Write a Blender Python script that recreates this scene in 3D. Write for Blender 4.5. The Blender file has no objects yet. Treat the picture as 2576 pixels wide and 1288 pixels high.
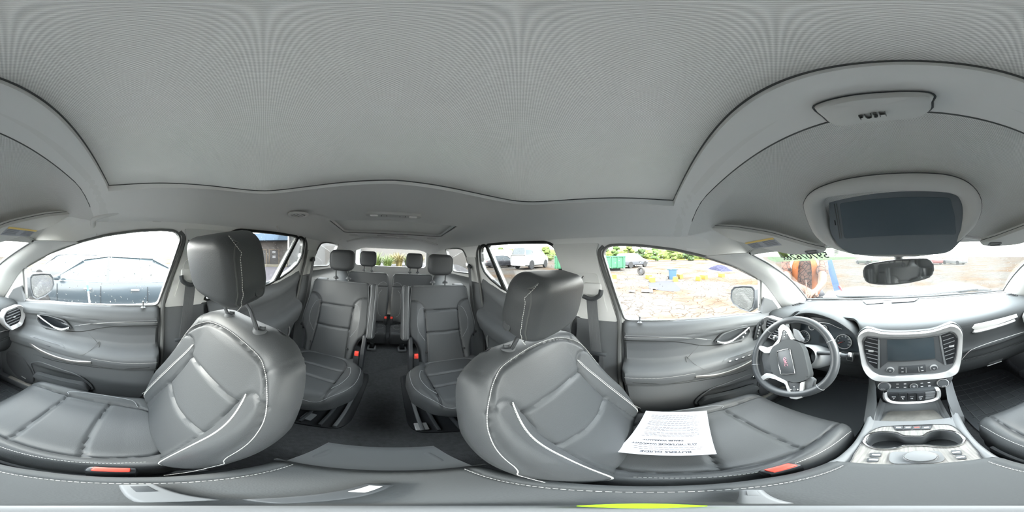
import bpy, bmesh, math, random
import numpy as np
from math import sin, cos, tan, radians, degrees, pi, sqrt, atan2, hypot
from mathutils import Vector, Matrix
from mathutils.geometry import tessellate_polygon

# ------------------------------------------------------------------ camera, sky, sun, exposure
S = bpy.context.scene
H = 1.42                      # lens height over the ground
K = pi/1288                   # radians per pixel of the full panorama
F = 2273                      # pixel column that looks straight ahead along the car
R = radians(2.65)             # the car leans by this much on the uneven lot
cd = bpy.data.cameras.new('camera'); cam = bpy.data.objects.new('camera', cd)
S.collection.objects.link(cam); S.camera = cam
cd.type = 'PANO'
for holder in (cd, getattr(cd, 'cycles', None)):
    try: holder.panorama_type = 'EQUIRECTANGULAR'
    except Exception: pass
cd.clip_start = 0.005; cd.clip_end = 500
cam.location = (0, 0, H)
cam.rotation_euler = (pi/2, 0, -(1288-F)*K)

W = bpy.data.worlds.new('overcast_sky'); S.world = W; W.use_nodes = True
wn = W.node_tree.nodes; wl = W.node_tree.links; wn.clear()
wo = wn.new('ShaderNodeOutputWorld'); wb = wn.new('ShaderNodeBackground')
tc = wn.new('ShaderNodeTexCoord'); sx = wn.new('ShaderNodeSeparateXYZ'); mr = wn.new('ShaderNodeValToRGB')
wl.new(tc.outputs['Generated'], sx.inputs[0]); wl.new(sx.outputs['Z'], mr.inputs[0])
mr.color_ramp.elements[0].position = 0.0; mr.color_ramp.elements[0].color = (1.0, .99, .96, 1)
mr.color_ramp.elements[1].position = 0.6; mr.color_ramp.elements[1].color = (.86, .93, 1.0, 1)
wl.new(mr.outputs[0], wb.inputs[0]); wb.inputs[1].default_value = 5.5
wl.new(wb.outputs[0], wo.inputs[0])
sd = bpy.data.lights.new('sun', 'SUN'); so = bpy.data.objects.new('sun', sd); S.collection.objects.link(so)
sd.energy = 2.5; sd.angle = radians(25); sd.color = (1, .96, .88)
so.rotation_euler = Vector((sin(radians(60))*cos(radians(38)), cos(radians(60))*cos(radians(38)), sin(radians(38)))).to_track_quat('Z', 'Y').to_euler()
so.location = (3, 2, 8)
S.view_settings.view_transform = 'Standard'; S.view_settings.look = 'None'
S.view_settings.gamma = 1; S.view_settings.exposure = 1.9; S.view_settings.use_curve_mapping = False
S.cycles.use_denoising = True
S.cycles.max_bounces = 14; S.cycles.diffuse_bounces = 8; S.cycles.glossy_bounces = 4
S.cycles.transmission_bounces = 8; S.cycles.transparent_max_bounces = 24
S.cycles.caustics_reflective = False; S.cycles.caustics_refractive = False
S.cycles.sample_clamp_indirect = 8

# ------------------------------------------------------------------ helpers
random.seed(4); rng = np.random.default_rng(4)
CAR = []                     # top-level objects that belong to the leaning car
BASE = {}

def D(px, py, roll=True):
    a = (px-F)*K; e = (644-py)*K
    x, y, z = sin(a)*cos(e), cos(a)*cos(e), sin(e)
    if roll: return np.array((x*cos(R)+z*sin(R), y, -x*sin(R)+z*cos(R)))
    return np.array((x, y, z))
def P(px, py, roll=True, **k):
    """a point of the car seen at a pixel, at a known x, y, z, distance or on a known plane"""
    d = D(px, py, roll)
    if 'x' in k: t = k['x']/d[0]
    elif 'y' in k: t = k['y']/d[1]
    elif 'z' in k: t = k['z']/d[2]
    elif 'pl' in k: t = k['pl'][1]/float(np.dot(k['pl'][0], d))
    else: t = k['d']
    return t*d
def plane(a, b, c):
    a, b, c = map(np.array, (a, b, c)); n = np.cross(b-a, c-a); n = n/np.linalg.norm(n)
    return (n, float(np.dot(n, a)))
def unit(v): v = np.asarray(v, float); return v/max(1e-9, np.linalg.norm(v))
def A(*v): return np.array(v, float)

def prop(o, label=None, cat=None, group=None, kind=None):
    if label: o['label'] = label
    if cat: o['category'] = cat
    if group: o['group'] = group
    if kind: o['kind'] = kind
def thing(name, label, cat, base, group=None, kind=None, car=True):
    o = bpy.data.objects.new(name, None); S.collection.objects.link(o)
    o.location = base; o.empty_display_size = .05
    BASE[o.name] = A(*base); prop(o, label, cat, group, kind)
    if car: CAR.append(o)
    return o
def make(name, V, Fc, mat, parent=None, smooth=40, label=None, kind=None, car=True, cat=None, group=None, recalc=True, mats=None, fmat=None):
    V = np.asarray(V, float)
    if parent is not None: base = BASE[parent.name]
    else: base = A((V[:, 0].min()+V[:, 0].max())/2, (V[:, 1].min()+V[:, 1].max())/2, V[:, 2].min())
    me = bpy.data.meshes.new(name)
    me.from_pydata((V-base).tolist(), [], [tuple(int(i) for i in f) for f in Fc])
    if fmat is not None: me.polygons.foreach_set('material_index', np.asarray(fmat, dtype=np.int32))
    bm = bmesh.new(); bm.from_mesh(me)
    if recalc: bmesh.ops.recalc_face_normals(bm, faces=bm.faces)
    if smooth:
        th = radians(smooth)
        for f in bm.faces: f.smooth = True
        for e in bm.edges:
            if len(e.link_faces) == 2 and e.calc_face_angle(0) > th: e.smooth = False
    bm.to_mesh(me); bm.free()
    o = bpy.data.objects.new(name, me); S.collection.objects.link(o)
    for m in (mats or [mat]): me.materials.append(m)
    if parent is not None:
        o.parent = parent; BASE[o.name] = base
    else:
        o.location = base; BASE[o.name] = base
        if car: CAR.append(o)
    prop(o, label, cat, group, kind)
    return o

class MB:
    """collects simple solids into ONE mesh"""
    def __init__(s): s.V = []; s.F = []; s.M = []; s.n = 0; s.m = 0
    def add(s, V, Fc):
        V = np.asarray(V, float)
        s.V.append(V); s.F += [tuple(int(i)+s.n for i in f) for f in Fc]; s.M += [s.m]*len(Fc); s.n += len(V)
        return s
    def build(s, name, mat, parent=None, **k):
        if s.n == 0: return None
        if k.get('mats'): k['fmat'] = s.M
        return make(name, np.vstack(s.V), s.F, mat, parent, **k)

def bm_data(bm):
    bm.verts.ensure_lookup_table(); bm.verts.index_update()
    V = np.array([v.co[:] for v in bm.verts]); Fc = [tuple(v.index for v in f.verts) for f in bm.faces]
    bm.free(); return V, Fc
class Frame:
    def __init__(s, o, ex, ey):
        s.o = np.asarray(o, float); s.ex = unit(ex); ey = np.asarray(ey, float)
        s.ey = unit(ey-np.dot(ey, s.ex)*s.ex); s.ez = np.cross(s.ex, s.ey)
    def p(s, a, b, c=0): return s.o+np.multiply.outer(a, s.ex)+np.multiply.outer(b, s.ey)+np.multiply.outer(c, s.ez)
    def pts(s, L, c=0): return np.array([s.p(q[0], q[1], q[2] if len(q) > 2 else c) for q in L])
    def loc(s, p): q = np.asarray(p)-s.o; return A(np.dot(q, s.ex), np.dot(q, s.ey), np.dot(q, s.ez))
    def at(s, a, b, c=0): return Frame(s.p(a, b, c), s.ex, s.ey)
WORLD = Frame((0, 0, 0), (1, 0, 0), (0, 1, 0))
def box(c, sz, fr=WORLD, bev=0, seg=2):
    bm = bmesh.new(); bmesh.ops.create_cube(bm, size=1)
    for v in bm.verts: v.co = Vector((v.co.x*sz[0], v.co.y*sz[1], v.co.z*sz[2]))
    if bev: bmesh.ops.bevel(bm, geom=bm.edges[:], offset=min(bev, .49*min(sz)), segments=seg, profile=.5, affect='EDGES')
    V, Fc = bm_data(bm); V = V+A(*c)
    return fr.p(V[:, 0], V[:, 1], V[:, 2]), Fc
def prism(poly, c0, c1, fr, bev=0, seg=2):
    """outline in the frame's a,b, solid from c0 to c1, edges of the c1 side bevelled"""
    bm = bmesh.new()
    top = [bm.verts.new((q[0], q[1], c1)) for q in poly]; bot = [bm.verts.new((q[0], q[1], c0)) for q in poly]
    n = len(poly); ft = bm.faces.new(top); bm.faces.new(bot[::-1])
    for i in range(n): bm.faces.new((top[i], bot[i], bot[(i+1) % n], top[(i+1) % n]))
    if bev: bmesh.ops.bevel(bm, geom=[e for e in ft.edges], offset=bev, segments=seg, profile=.5, affect='EDGES')
    V, Fc = bm_data(bm); return fr.p(V[:, 0], V[:, 1], V[:, 2]), Fc
def smoothline(pts, n=8, closed=False):
    P0 = np.asarray(pts, float); m = len(P0); out = []
    rngm = m if closed else m-1
    for i in range(rngm):
        p1, p2 = P0[i], P0[(i+1) % m]
        p0 = P0[(i-1) % m] if (closed or i > 0) else 2*p1-p2
        p3 = P0[(i+2) % m] if (closed or i < m-2) else 2*p2-p1
        for k in range(n):
            t = k/n
            out.append(.5*((2*p1)+(-p0+p2)*t+(2*p0-5*p1+4*p2-p3)*t*t+(-p0+3*p1-3*p2+p3)*t**3))
    if not closed: out.append(P0[-1])
    return np.array(out)
def roundpoly(poly, r, n=5):
    """polygon with its corners rounded"""
    out = []; m = len(poly); q = [A(*p) for p in poly]
    for i in range(m):
        a, b, c = q[i-1], q[i], q[(i+1) % m]
        u, v = a-b, c-b; lu, lv = np.linalg.norm(u), np.linalg.norm(v)
        rr = min(r[i] if isinstance(r, (list, tuple)) else r, .48*lu, .48*lv)
        p0, p2 = b+u/lu*rr, b+v/lv*rr
        for k in range(n+1):
            t = k/n; out.append((1-t)**2*p0+2*t*(1-t)*b+t*t*p2)
    return np.array(out)
def rrect(w, h, r, n=4, cx=0, cy=0): return roundpoly([(cx-w/2, cy-h/2), (cx+w/2, cy-h/2), (cx+w/2, cy+h/2), (cx-w/2, cy+h/2)], r, n)
def circ(r, n=24, cx=0, cy=0, ry=None): return [(cx+r*cos(2*pi*i/n), cy+(ry or r)*sin(2*pi*i/n)) for i in range(n)]
def tube(path, r, n=8, closed=False, caps=True, flat=1.0, up=None):
    p = np.asarray(path, float); m = len(p)
    rr = np.broadcast_to(np.asarray(r, float), (m,))
    V = []; Fc = []
    T = np.array([unit(p[(i+1) % m]-p[i-1]) if (closed or 0 < i < m-1) else (unit(p[1]-p[0]) if i == 0 else unit(p[-1]-p[-2])) for i in range(m)])
    nrm = np.asarray(up, float) if up is not None else (A(0, 0, 1) if abs(T[0][2]) < .9 else A(1, 0, 0))
    for i in range(m):
        nrm = unit(nrm-np.dot(nrm, T[i])*T[i]) if up is None else unit(np.asarray(up, float)-np.dot(up, T[i])*T[i])
        b = np.cross(T[i], nrm)
        for k in range(n):
            a = 2*pi*k/n; V.append(p[i]+rr[i]*(cos(a)*b+sin(a)*nrm*flat))
    for i in range(m if closed else m-1):
        for k in range(n):
            a, b2 = i*n+k, i*n+(k+1) % n; c, d = ((i+1) % m)*n+k, ((i+1) % m)*n+(k+1) % n
            Fc.append((a, b2, d, c))
    if caps and not closed: Fc.append(tuple(range(n))[::-1]); Fc.append(tuple(range((m-1)*n, m*n)))
    return np.array(V), Fc
def lathe(prof, fr, n=24, ry=1.0, caps=True):
    """(radius, c) profile turned around the frame's ez"""
    V = []; Fc = []; m = len(prof)
    for r, c in prof:
        for k in range(n): a = 2*pi*k/n; V.append(fr.p(r*cos(a), r*ry*sin(a), c))
    for i in range(m-1):
        for k in range(n): Fc.append((i*n+k, i*n+(k+1) % n, (i+1)*n+(k+1) % n, (i+1)*n+k))
    if caps and prof[0][0] > 1e-6: Fc.append(tuple(range(n))[::-1])
    if caps and prof[-1][0] > 1e-6: Fc.append(tuple(range((m-1)*n, m*n)))
    return np.array(V), Fc
def ring(outer, inner, c0, c1, fr, bev=0, cin=None):
    """a frame between two outlines with the same number of points"""
    n = len(outer); O = np.asarray(outer, float); I = np.asarray(inner, float); cin = c1 if cin is None else cin
    if not bev:
        rows = [(O, c0), (O, c1), (I, cin), (I, c0)]
    else:
        u = O+(I-O)*.18; w = O+(I-O)*.82
        rows = [(O, c0), (O, c1-bev), (u, c1), (w, cin), (I, cin-bev), (I, c0)]
    V = []; Fc = []; m = len(rows)
    for q, c in rows:
        for a in q: V.append(fr.p(a[0], a[1], c))
    for r_ in range(m):
        s_ = (r_+1) % m
        for k in range(n): Fc.append((r_*n+k, r_*n+(k+1) % n, s_*n+(k+1) % n, s_*n+k))
    return np.array(V), Fc
def gridmesh(G, closed_u=False):
    """G[i][j] array of points"""
    G = np.asarray(G, float); a, b = G.shape[:2]; Fc = []
    for i in range(a-1):
        for j in range(b-1): Fc.append((i*b+j, i*b+j+1, (i+1)*b+j+1, (i+1)*b+j))
        if closed_u: Fc.append((i*b+b-1, i*b, (i+1)*b, (i+1)*b+b-1))
    return G.reshape(-1, 3), Fc
def shell(G, off):
    """a grid surface given thickness by a constant offset vector or per-point offsets"""
    G = np.asarray(G, float); a, b = G.shape[:2]
    V1, F1 = gridmesh(G); G2 = G+off; V2, F2 = gridmesh(G2); n = len(V1)
    Fc = F1+[tuple(i+n for i in f[::-1]) for f in F2]
    loop = [j for j in range(b)]+[i*b+b-1 for i in range(1, a)]+[(a-1)*b+j for j in range(b-2, -1, -1)]+[i*b for i in range(a-2, 0, -1)]
    m = len(loop)
    for k in range(m):
        p, q = loop[k], loop[(k+1) % m]; Fc.append((p, q, q+n, p+n))
    return np.vstack([V1, V2]), Fc
def holed(outer, holes, f3, thick):
    """flat outline with window openings mapped to 3D by f3(a,b,c)"""
    loops = [outer]+holes; flat = [Vector((q[0], q[1], 0)) for L in loops for q in L]
    tri = tessellate_polygon([[Vector((q[0], q[1], 0)) for q in L] for L in loops])
    n = len(flat); V = [f3(q.x, q.y, 0) for q in flat]+[f3(q.x, q.y, thick) for q in flat]
    Fc = [tuple(t) for t in tri]+[tuple(i+n for i in t[::-1]) for t in tri]
    s = 0
    for L in loops:
        m = len(L)
        for k in range(m): a, b = s+k, s+(k+1) % m; Fc.append((a, b, b+n, a+n))
        s += m
    return np.array(V), Fc
def segdist(X, Y, poly, closed=False):
    pl = np.asarray(poly, float); a = pl; b = np.roll(pl, -1, 0)
    if not closed: a, b = a[:-1], b[:-1]
    best = np.full(X.shape, 1e9)
    for (ax, ay), (bx, by) in zip(a[:, :2], b[:, :2]):
        dx, dy = bx-ax, by-ay; L = dx*dx+dy*dy+1e-12
        t = np.clip(((X-ax)*dx+(Y-ay)*dy)/L, 0, 1)
        best = np.minimum(best, np.hypot(X-ax-t*dx, Y-ay-t*dy))
    return best
def inpoly(X, Y, poly):
    pl = np.asarray(poly, float); ins = np.zeros(X.shape, bool)
    for i in range(len(pl)):
        x1, y1 = pl[i][:2]; x2, y2 = pl[i-1][:2]
        if y1 == y2: continue
        c = ((y1 > Y) != (y2 > Y)) & (X < (x2-x1)*(Y-y1)/(y2-y1)+x1)
        ins ^= c
    return ins
class Pad:
    """an upholstered pad: rows of (b, left, right); c = crown(a,b); rounded edge; seams pressed in"""
    def __init__(s, fr, rows, crown, back, redge=.03, rc=.04, nu=48, nv=48, seams=(), rback=.015, sm=1, btaper=1.0):
        s.fr = fr; rows = np.asarray(rows, float); s.crown = crown; s.redge = redge; s.seams = [(smoothline(q, 6), w, d) for q, w, d in seams]
        b0, b1 = rows[0, 0], rows[-1, 0]
        t = np.linspace(0, 1, nv+1); t = .45*t+.55*(.5-.5*np.cos(pi*t)); bb = b0+(b1-b0)*t
        db = np.linspace(b0, b1, 200); L = np.interp(db, rows[:, 0], rows[:, 1]); Rr = np.interp(db, rows[:, 0], rows[:, 2])
        if sm:
            k = 17; ker = np.hanning(k+2)[1:-1]; ker /= ker.sum()
            L = np.convolve(np.pad(L, k//2, mode='reflect', reflect_type='odd'), ker, 'valid'); Rr = np.convolve(np.pad(Rr, k//2, mode='reflect', reflect_type='odd'), ker, 'valid')
        def ins(b):
            e = np.minimum(b-b0, b1-b); e = np.clip(e, 0, rc); return rc-np.sqrt(np.maximum(0, rc*rc-(rc-e)**2))
        s.L = lambda b: np.interp(b, db, L)+ins(b); s.R = lambda b: np.interp(b, db, Rr)-ins(b)
        u = np.linspace(0, 1, nu+1); u = .45*u+.55*(.5-.5*np.cos(pi*u))
        Bm, Um = np.meshgrid(bb, u, indexing='ij'); Am = s.L(Bm)*(1-Um)+s.R(Bm)*Um
        dd = np.linspace(b0, b1, 80); left = np.c_[s.L(dd), dd]; right = np.c_[s.R(dd), dd]
        s.outline = np.vstack([left, right[::-1]])
        C = s.c(Am, Bm)
        Bk = back(Am, Bm) if callable(back) else np.full(Am.shape, float(back))
        dist = segdist(Am, Bm, s.outline, True); rb = rback; dd2 = np.clip(dist, 0, rb)
        Bk = Bk+(rb-np.sqrt(np.maximum(0, rb*rb-(rb-dd2)**2)))
        front = fr.p(Am, Bm, C); bk = fr.p(Am*btaper, Bm, Bk)
        V1, F1 = gridmesh(front); V2, F2 = gridmesh(bk); n = len(V1); a, b = front.shape[:2]
        Fc = F1+[tuple(i+n for i in f[::-1]) for f in F2]
        loop = [j for j in range(b)]+[i*b+b-1 for i in range(1, a)]+[(a-1)*b+j for j in range(b-2, -1, -1)]+[i*b for i in range(a-2, 0, -1)]
        for k_ in range(len(loop)):
            p, q = loop[k_], loop[(k_+1) % len(loop)]; Fc.append((q, p, p+n, q+n))
        s.data = (np.vstack([V1, V2]), Fc)
    def base(s, Am, Bm):
        Am = np.asarray(Am, float); Bm = np.asarray(Bm, float)
        dist = segdist(Am, Bm, s.outline, True); r = s.redge; d = np.clip(dist, 0, r)
        return s.crown(Am, Bm)-(r-np.sqrt(np.maximum(0, r*r-(r-d)**2)))
    def c(s, Am, Bm):
        C = s.base(Am, Bm)
        for q, w, dp in s.seams: C = C-dp*np.exp(-(segdist(Am, Bm, q)/w)**2)
        return C
    def build(s, name, mat, parent=None, **k): return make(name, s.data[0], s.data[1], mat, parent, smooth=60, **k)
    def line(s, q, off=0.0, n=6, lift=.0008):
        """points on the surface along an (a,b) polyline, moved sideways by off"""
        q = smoothline(q, n); T = np.gradient(q, axis=0); T /= np.linalg.norm(T, axis=1)[:, None]+1e-9
        q = q+off*np.c_[-T[:, 1], T[:, 0]]
        c = s.base(q[:, 0], q[:, 1]); return s.fr.p(q[:, 0], q[:, 1], c+lift)
def stitches(mb, path, up, pitch=.005, ln=.0034, w=.0011):
    p = np.asarray(path, float); seg = np.linalg.norm(np.diff(p, axis=0), axis=1); L = np.r_[0, np.cumsum(seg)]
    n = int(L[-1]/pitch); up = np.asarray(up, float)
    for i in range(n):
        a, b = i*pitch, i*pitch+ln
        p0 = A(*[np.interp(a, L, p[:, k]) for k in range(3)]); p1 = A(*[np.interp(b, L, p[:, k]) for k in range(3)])
        t = unit(p1-p0); sd = unit(np.cross(t, up))*w/2; h = up*w*.6
        mb.add([p0-sd, p0+sd, p0+sd*.6+h, p0-sd*.6+h, p1-sd, p1+sd, p1+sd*.6+h, p1-sd*.6+h],
               [(3, 2, 6, 7), (0, 3, 7, 4), (1, 5, 6, 2), (0, 1, 2, 3), (4, 7, 6, 5)])
def text_mb(txt, size, fr, depth=.0006, mirror=False, align='CENTER', bold=0.0, res=2):
    cu = bpy.data.curves.new('lettering', 'FONT'); cu.body = txt; cu.size = size; cu.extrude = depth/2
    cu.align_x = align; cu.align_y = 'CENTER'; cu.offset = bold; cu.resolution_u = res
    ob = bpy.data.objects.new('lettering', cu); S.collection.objects.link(ob)
    dg = bpy.context.evaluated_depsgraph_get(); me = bpy.data.meshes.new_from_object(ob.evaluated_get(dg))
    V = np.array([v.co[:] for v in me.vertices]) if len(me.vertices) else np.zeros((0, 3)); Fc = [tuple(f.vertices) for f in me.polygons]
    bpy.data.objects.remove(ob); bpy.data.curves.remove(cu); bpy.data.meshes.remove(me)
    if mirror and len(V): V[:, 0] *= -1; Fc = [f[::-1] for f in Fc]
    return (fr.p(V[:, 0], V[:, 1], V[:, 2]), Fc) if len(V) else (np.zeros((0, 3)), [])
def letter(name, txt, size, fr, mat, parent, **k):
    lab = k.pop('label', None); d = text_mb(txt, size, fr, **k)
    if len(d[0]): return make(name, d[0], d[1], mat, parent, smooth=0, label=lab, recalc=False)

# ------------------------------------------------------------------ materials
def nodemat(name, col, rough=.5, metal=0, spec=.5, bump=None, var=None, emit=None, coat=0, sheen=0):
    """bump=(kind, scale, strength, distance), var=(scale, amount)"""
    m = bpy.data.materials.new(name); m.use_nodes = True; nt = m.node_tree; b = nt.nodes['Principled BSDF']
    b.inputs['Base Color'].default_value = (*col, 1); b.inputs['Roughness'].default_value = rough
    b.inputs['Metallic'].default_value = metal; b.inputs['Specular IOR Level'].default_value = spec
    if coat: b.inputs['Coat Weight'].default_value = coat; b.inputs['Coat Roughness'].default_value = .15
    if emit: b.inputs['Emission Color'].default_value = (*emit[:3], 1); b.inputs['Emission Strength'].default_value = emit[3]
    t = nt.nodes.new('ShaderNodeTexCoord'); m['_'] = 0
    if var:
        n = nt.nodes.new('ShaderNodeTexNoise'); n.inputs['Scale'].default_value = var[0]; n.inputs['Detail'].default_value = 6
        nt.links.new(t.outputs['Object'], n.inputs['Vector'])
        mx = nt.nodes.new('ShaderNodeMix'); mx.data_type = 'RGBA'
        mx.inputs[6].default_value = (*[c*(1-var[1]) for c in col], 1); mx.inputs[7].default_value = (*[min(1, c*(1+var[1])) for c in col], 1)
        nt.links.new(n.outputs['Fac'], mx.inputs[0]); nt.links.new(mx.outputs[2], b.inputs['Base Color'])
    if bump:
        kind, sc, st, ds = bump
        bp = nt.nodes.new('ShaderNodeBump'); bp.inputs['Strength'].default_value = st; bp.inputs['Distance'].default_value = ds
        if kind == 'noise':
            n = nt.nodes.new('ShaderNodeTexNoise'); n.inputs['Scale'].default_value = sc; n.inputs['Detail'].default_value = 4
            nt.links.new(t.outputs['Object'], n.inputs['Vector']); nt.links.new(n.outputs['Fac'], bp.inputs['Height'])
        elif kind == 'leather':
            n = nt.nodes.new('ShaderNodeTexVoronoi'); n.inputs['Scale'].default_value = sc
            nt.links.new(t.outputs['Object'], n.inputs['Vector']); nt.links.new(n.outputs['Distance'], bp.inputs['Height'])
        elif kind == 'weave':
            vm = nt.nodes.new('ShaderNodeVectorMath'); vm.operation = 'SCALE'; vm.inputs[3].default_value = sc
            nt.links.new(t.outputs['Object'], vm.inputs[0])
            sp = nt.nodes.new('ShaderNodeSeparateXYZ'); nt.links.new(vm.outputs[0], sp.inputs[0])
            ms = []
            for ax in (0, 1):
                s_ = nt.nodes.new('ShaderNodeMath'); s_.operation = 'SINE'; nt.links.new(sp.outputs[ax], s_.inputs[0]); ms.append(s_)
            mu = nt.nodes.new('ShaderNodeMath'); mu.operation = 'MULTIPLY'; nt.links.new(ms[0].outputs[0], mu.inputs[0]); nt.links.new(ms[1].outputs[0], mu.inputs[1])
            nt.links.new(mu.outputs[0], bp.inputs['Height'])
            mx = nt.nodes.new('ShaderNodeMix'); mx.data_type = 'RGBA'
            mp = nt.nodes.new('ShaderNodeMapRange'); mp.inputs['From Min'].default_value = -1; nt.links.new(mu.outputs[0], mp.inputs['Value'])
            mx.inputs[6].default_value = (*[c*.68 for c in col], 1); mx.inputs[7].default_value = (*[min(1, c*1.20) for c in col], 1)
            nt.links.new(mp.outputs[0], mx.inputs[0]); nt.links.new(mx.outputs[2], b.inputs['Base Color'])
        nt.links.new(bp.outputs[0], b.inputs['Normal'])
    return m
def glassmat(name, tint, refl=.06, rough=0.0):
    m = bpy.data.materials.new(name); m.use_nodes = True; nt = m.node_tree; nt.nodes.clear()
    o = nt.nodes.new('ShaderNodeOutputMaterial'); t = nt.nodes.new('ShaderNodeBsdfTransparent'); g = nt.nodes.new('ShaderNodeBsdfGlossy')
    t.inputs[0].default_value = (*tint, 1); g.inputs['Roughness'].default_value = rough
    mx = nt.nodes.new('ShaderNodeMixShader'); fr = nt.nodes.new('ShaderNodeFresnel'); fr.inputs[0].default_value = 1.3
    mu = nt.nodes.new('ShaderNodeMath'); mu.operation = 'MULTIPLY'; mu.inputs[1].default_value = refl*10
    nt.links.new(fr.outputs[0], mu.inputs[0]); nt.links.new(mu.outputs[0], mx.inputs[0])
    nt.links.new(t.outputs[0], mx.inputs[1]); nt.links.new(g.outputs[0], mx.inputs[2]); nt.links.new(mx.outputs[0], o.inputs[0])
    return m
M = {}
M['fabric'] = nodemat('headliner_weave', (.82, .82, .80), .9, bump=('weave', 1900, .5, .0008), spec=.15)
M['liner'] = nodemat('headliner_smooth', (.88, .88, .865), .85, bump=('noise', 900, .05, .0005), spec=.2)
M['band'] = nodemat('headliner_band', (.84, .84, .82), .8, bump=('noise', 700, .04, .0005), spec=.2)
M['pale'] = nodemat('pale_grey_plastic', (.74, .74, .72), .55, bump=('noise', 500, .06, .0005), spec=.35)
M['visor'] = nodemat('visor_cloth', (.70, .695, .67), .8, bump=('noise', 500, .08, .0005), spec=.2)
M['leather'] = nodemat('charcoal_leather', (.062, .066, .069), .48, bump=('leather', 520, .22, .0008), spec=.38)
M['perf'] = nodemat('perforated_leather', (.115, .122, .128), .5, bump=('weave', 1500, .35, .0008), spec=.4)
M['leather2'] = nodemat('rear_seat_leather', (.055, .058, .061), .5, bump=('leather', 520, .22, .0008), spec=.5)
M['dash'] = nodemat('dash_vinyl', (.085, .09, .093), .6, bump=('leather', 600, .22, .0008), spec=.08)
M['door'] = nodemat('door_vinyl', (.13, .137, .142), .5, bump=('leather', 600, .18, .0008), spec=.4)
M['dark'] = nodemat('dark_plastic', (.055, .06, .065), .5, bump=('noise', 800, .08, .0005))
M['mid'] = nodemat('mid_grey_plastic', (.17, .178, .185), .5, bump=('noise', 800, .08, .0005))
M['black'] = nodemat('black_plastic', (.018, .020, .023), .4)
M['gloss'] = nodemat('gloss_black', (.02, .023, .027), .12)
M['screen'] = nodemat('screen_glass', (.03, .04, .048), .22, spec=.8)
M['silver'] = nodemat('satin_silver', (.62, .62, .62), .38, metal=.55)
M['chrome'] = nodemat('chrome', (.85, .85, .86), .12, metal=1)
M['steel'] = nodemat('post_steel', (.45, .46, .47), .25, metal=1)
M['carpet'] = nodemat('black_carpet', (.085, .088, .092), .95, bump=('noise', 420, .7, .004), var=(60, .35), spec=.1)
M['mat'] = nodemat('rubber_mat', (.09, .10, .108), .6, bump=('noise', 300, .2, .001))
M['thread'] = nodemat('pale_thread', (.62, .62, .60), .7)
M['dthread'] = nodemat('dark_thread', (.25, .26, .27), .7)
M['belt'] = nodemat('seat_belt_webbing', (.13, .135, .14), .7, bump=('weave', 1600, .5, .0006))
M['red'] = nodemat('red_plastic', (.75, .06, .04), .4)
M['paper'] = nodemat('white_paper', (.46, .47, .51), .8, spec=.1)
M['ink'] = nodemat('grey_ink', (.07, .072, .085), .8)
M['white'] = nodemat('white_print', (.80, .81, .82), .6)
M['yellow'] = nodemat('yellow_print', (.85, .62, .18), .6)
M['seal'] = nodemat('rubber_seal', (.10, .105, .105), .65)
M['seal2'] = nodemat('grey_seal', (.14, .143, .14), .6)
M['edge'] = nodemat('black_rubber_edge', (.035, .037, .036), .9, spec=.1)
M['brushed'] = nodemat('brushed_dark_metal', (.30, .29, .28), .4, metal=.7)
M['glass'] = glassmat('clear_window', (.93, .935, .92), .05)
M['tint'] = glassmat('privacy_glass', (.78, .79, .78), .06)
M['shield'] = glassmat('windshield_glass', (.92, .93, .915), .04)
M['lime'] = nodemat('lime_plastic', (.26, .72, .01), .5)
M['mirror'] = nodemat('mirror_glass', (.8, .82, .83), .03, metal=1)
M['droplet'] = glassmat('rain_droplets', (.97, .98, .98), .5, .05)
# grey wood grain trim
def woodmat():
    m = nodemat('grey_wood_trim', (.4, .38, .35), .45); nt = m.node_tree; b = nt.nodes['Principled BSDF']
    t = nt.nodes.new('ShaderNodeTexCoord'); mp = nt.nodes.new('ShaderNodeMapping'); mp.inputs['Scale'].default_value = (260, 16, 22)
    n = nt.nodes.new('ShaderNodeTexNoise'); n.inputs['Scale'].default_value = 1; n.inputs['Detail'].default_value = 5
    r = nt.nodes.new('ShaderNodeValToRGB'); r.color_ramp.elements[0].color = (.12, .115, .11, 1); r.color_ramp.elements[1].color = (.30, .29, .27, 1)
    r.color_ramp.elements[0].position = .25; r.color_ramp.elements[1].position = .75
    nt.links.new(t.outputs['Object'], mp.inputs[0]); nt.links.new(mp.outputs[0], n.inputs['Vector']); nt.links.new(n.outputs['Fac'], r.inputs[0]); nt.links.new(r.outputs[0], b.inputs['Base Color'])
    return m
M['wood'] = woodmat()
# ================================================================== cabin shell (the setting)
GX = lambda z: .683-.28*z                       # inner face of the greenhouse side at height z
def roofz(x, y):
    x = np.abs(x); z = .2-.092*np.clip((x-.42)/.235, 0, 1.4)**2
    z = z-.06*np.clip((-y-1.9)/.8, 0, 1.2)**2
    return z
# ---- headliner panels
M['shade'] = nodemat('shade_weave', (.78, .78, .76), .9, bump=('weave', 1900, .5, .0008), spec=.15)
nt = M['shade'].node_tree; tr_ = nt.nodes.new('ShaderNodeBsdfTranslucent'); tr_.inputs[0].default_value = (.9, .9, .88, 1); mx_ = nt.nodes.new('ShaderNodeMixShader'); mx_.inputs[0].default_value = .10
nt.links.new(nt.nodes['Principled BSDF'].outputs[0], mx_.inputs[1]); nt.links.new(tr_.outputs[0], mx_.inputs[2]); nt.links.new(mx_.outputs[0], nt.nodes['Material Output'].inputs[0])
M['shade2'] = M['shade'].copy(); M['shade2'].node_tree.nodes['Mix Shader'].inputs[0].default_value = .05
def outl(h): return [(x, y) for x, y in h]+[(-x, y) for x, y in h[::-1]]
panA = smoothline([(0, -.405), (.12, -.412), (.22, -.412), (.31, -.40), (.375, -.372), (.418, -.31), (.45, -.20), (.475, -.06), (.49, .03), (.492, .08)], 4)
panA = [(x, y) for x, y in panA]
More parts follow.
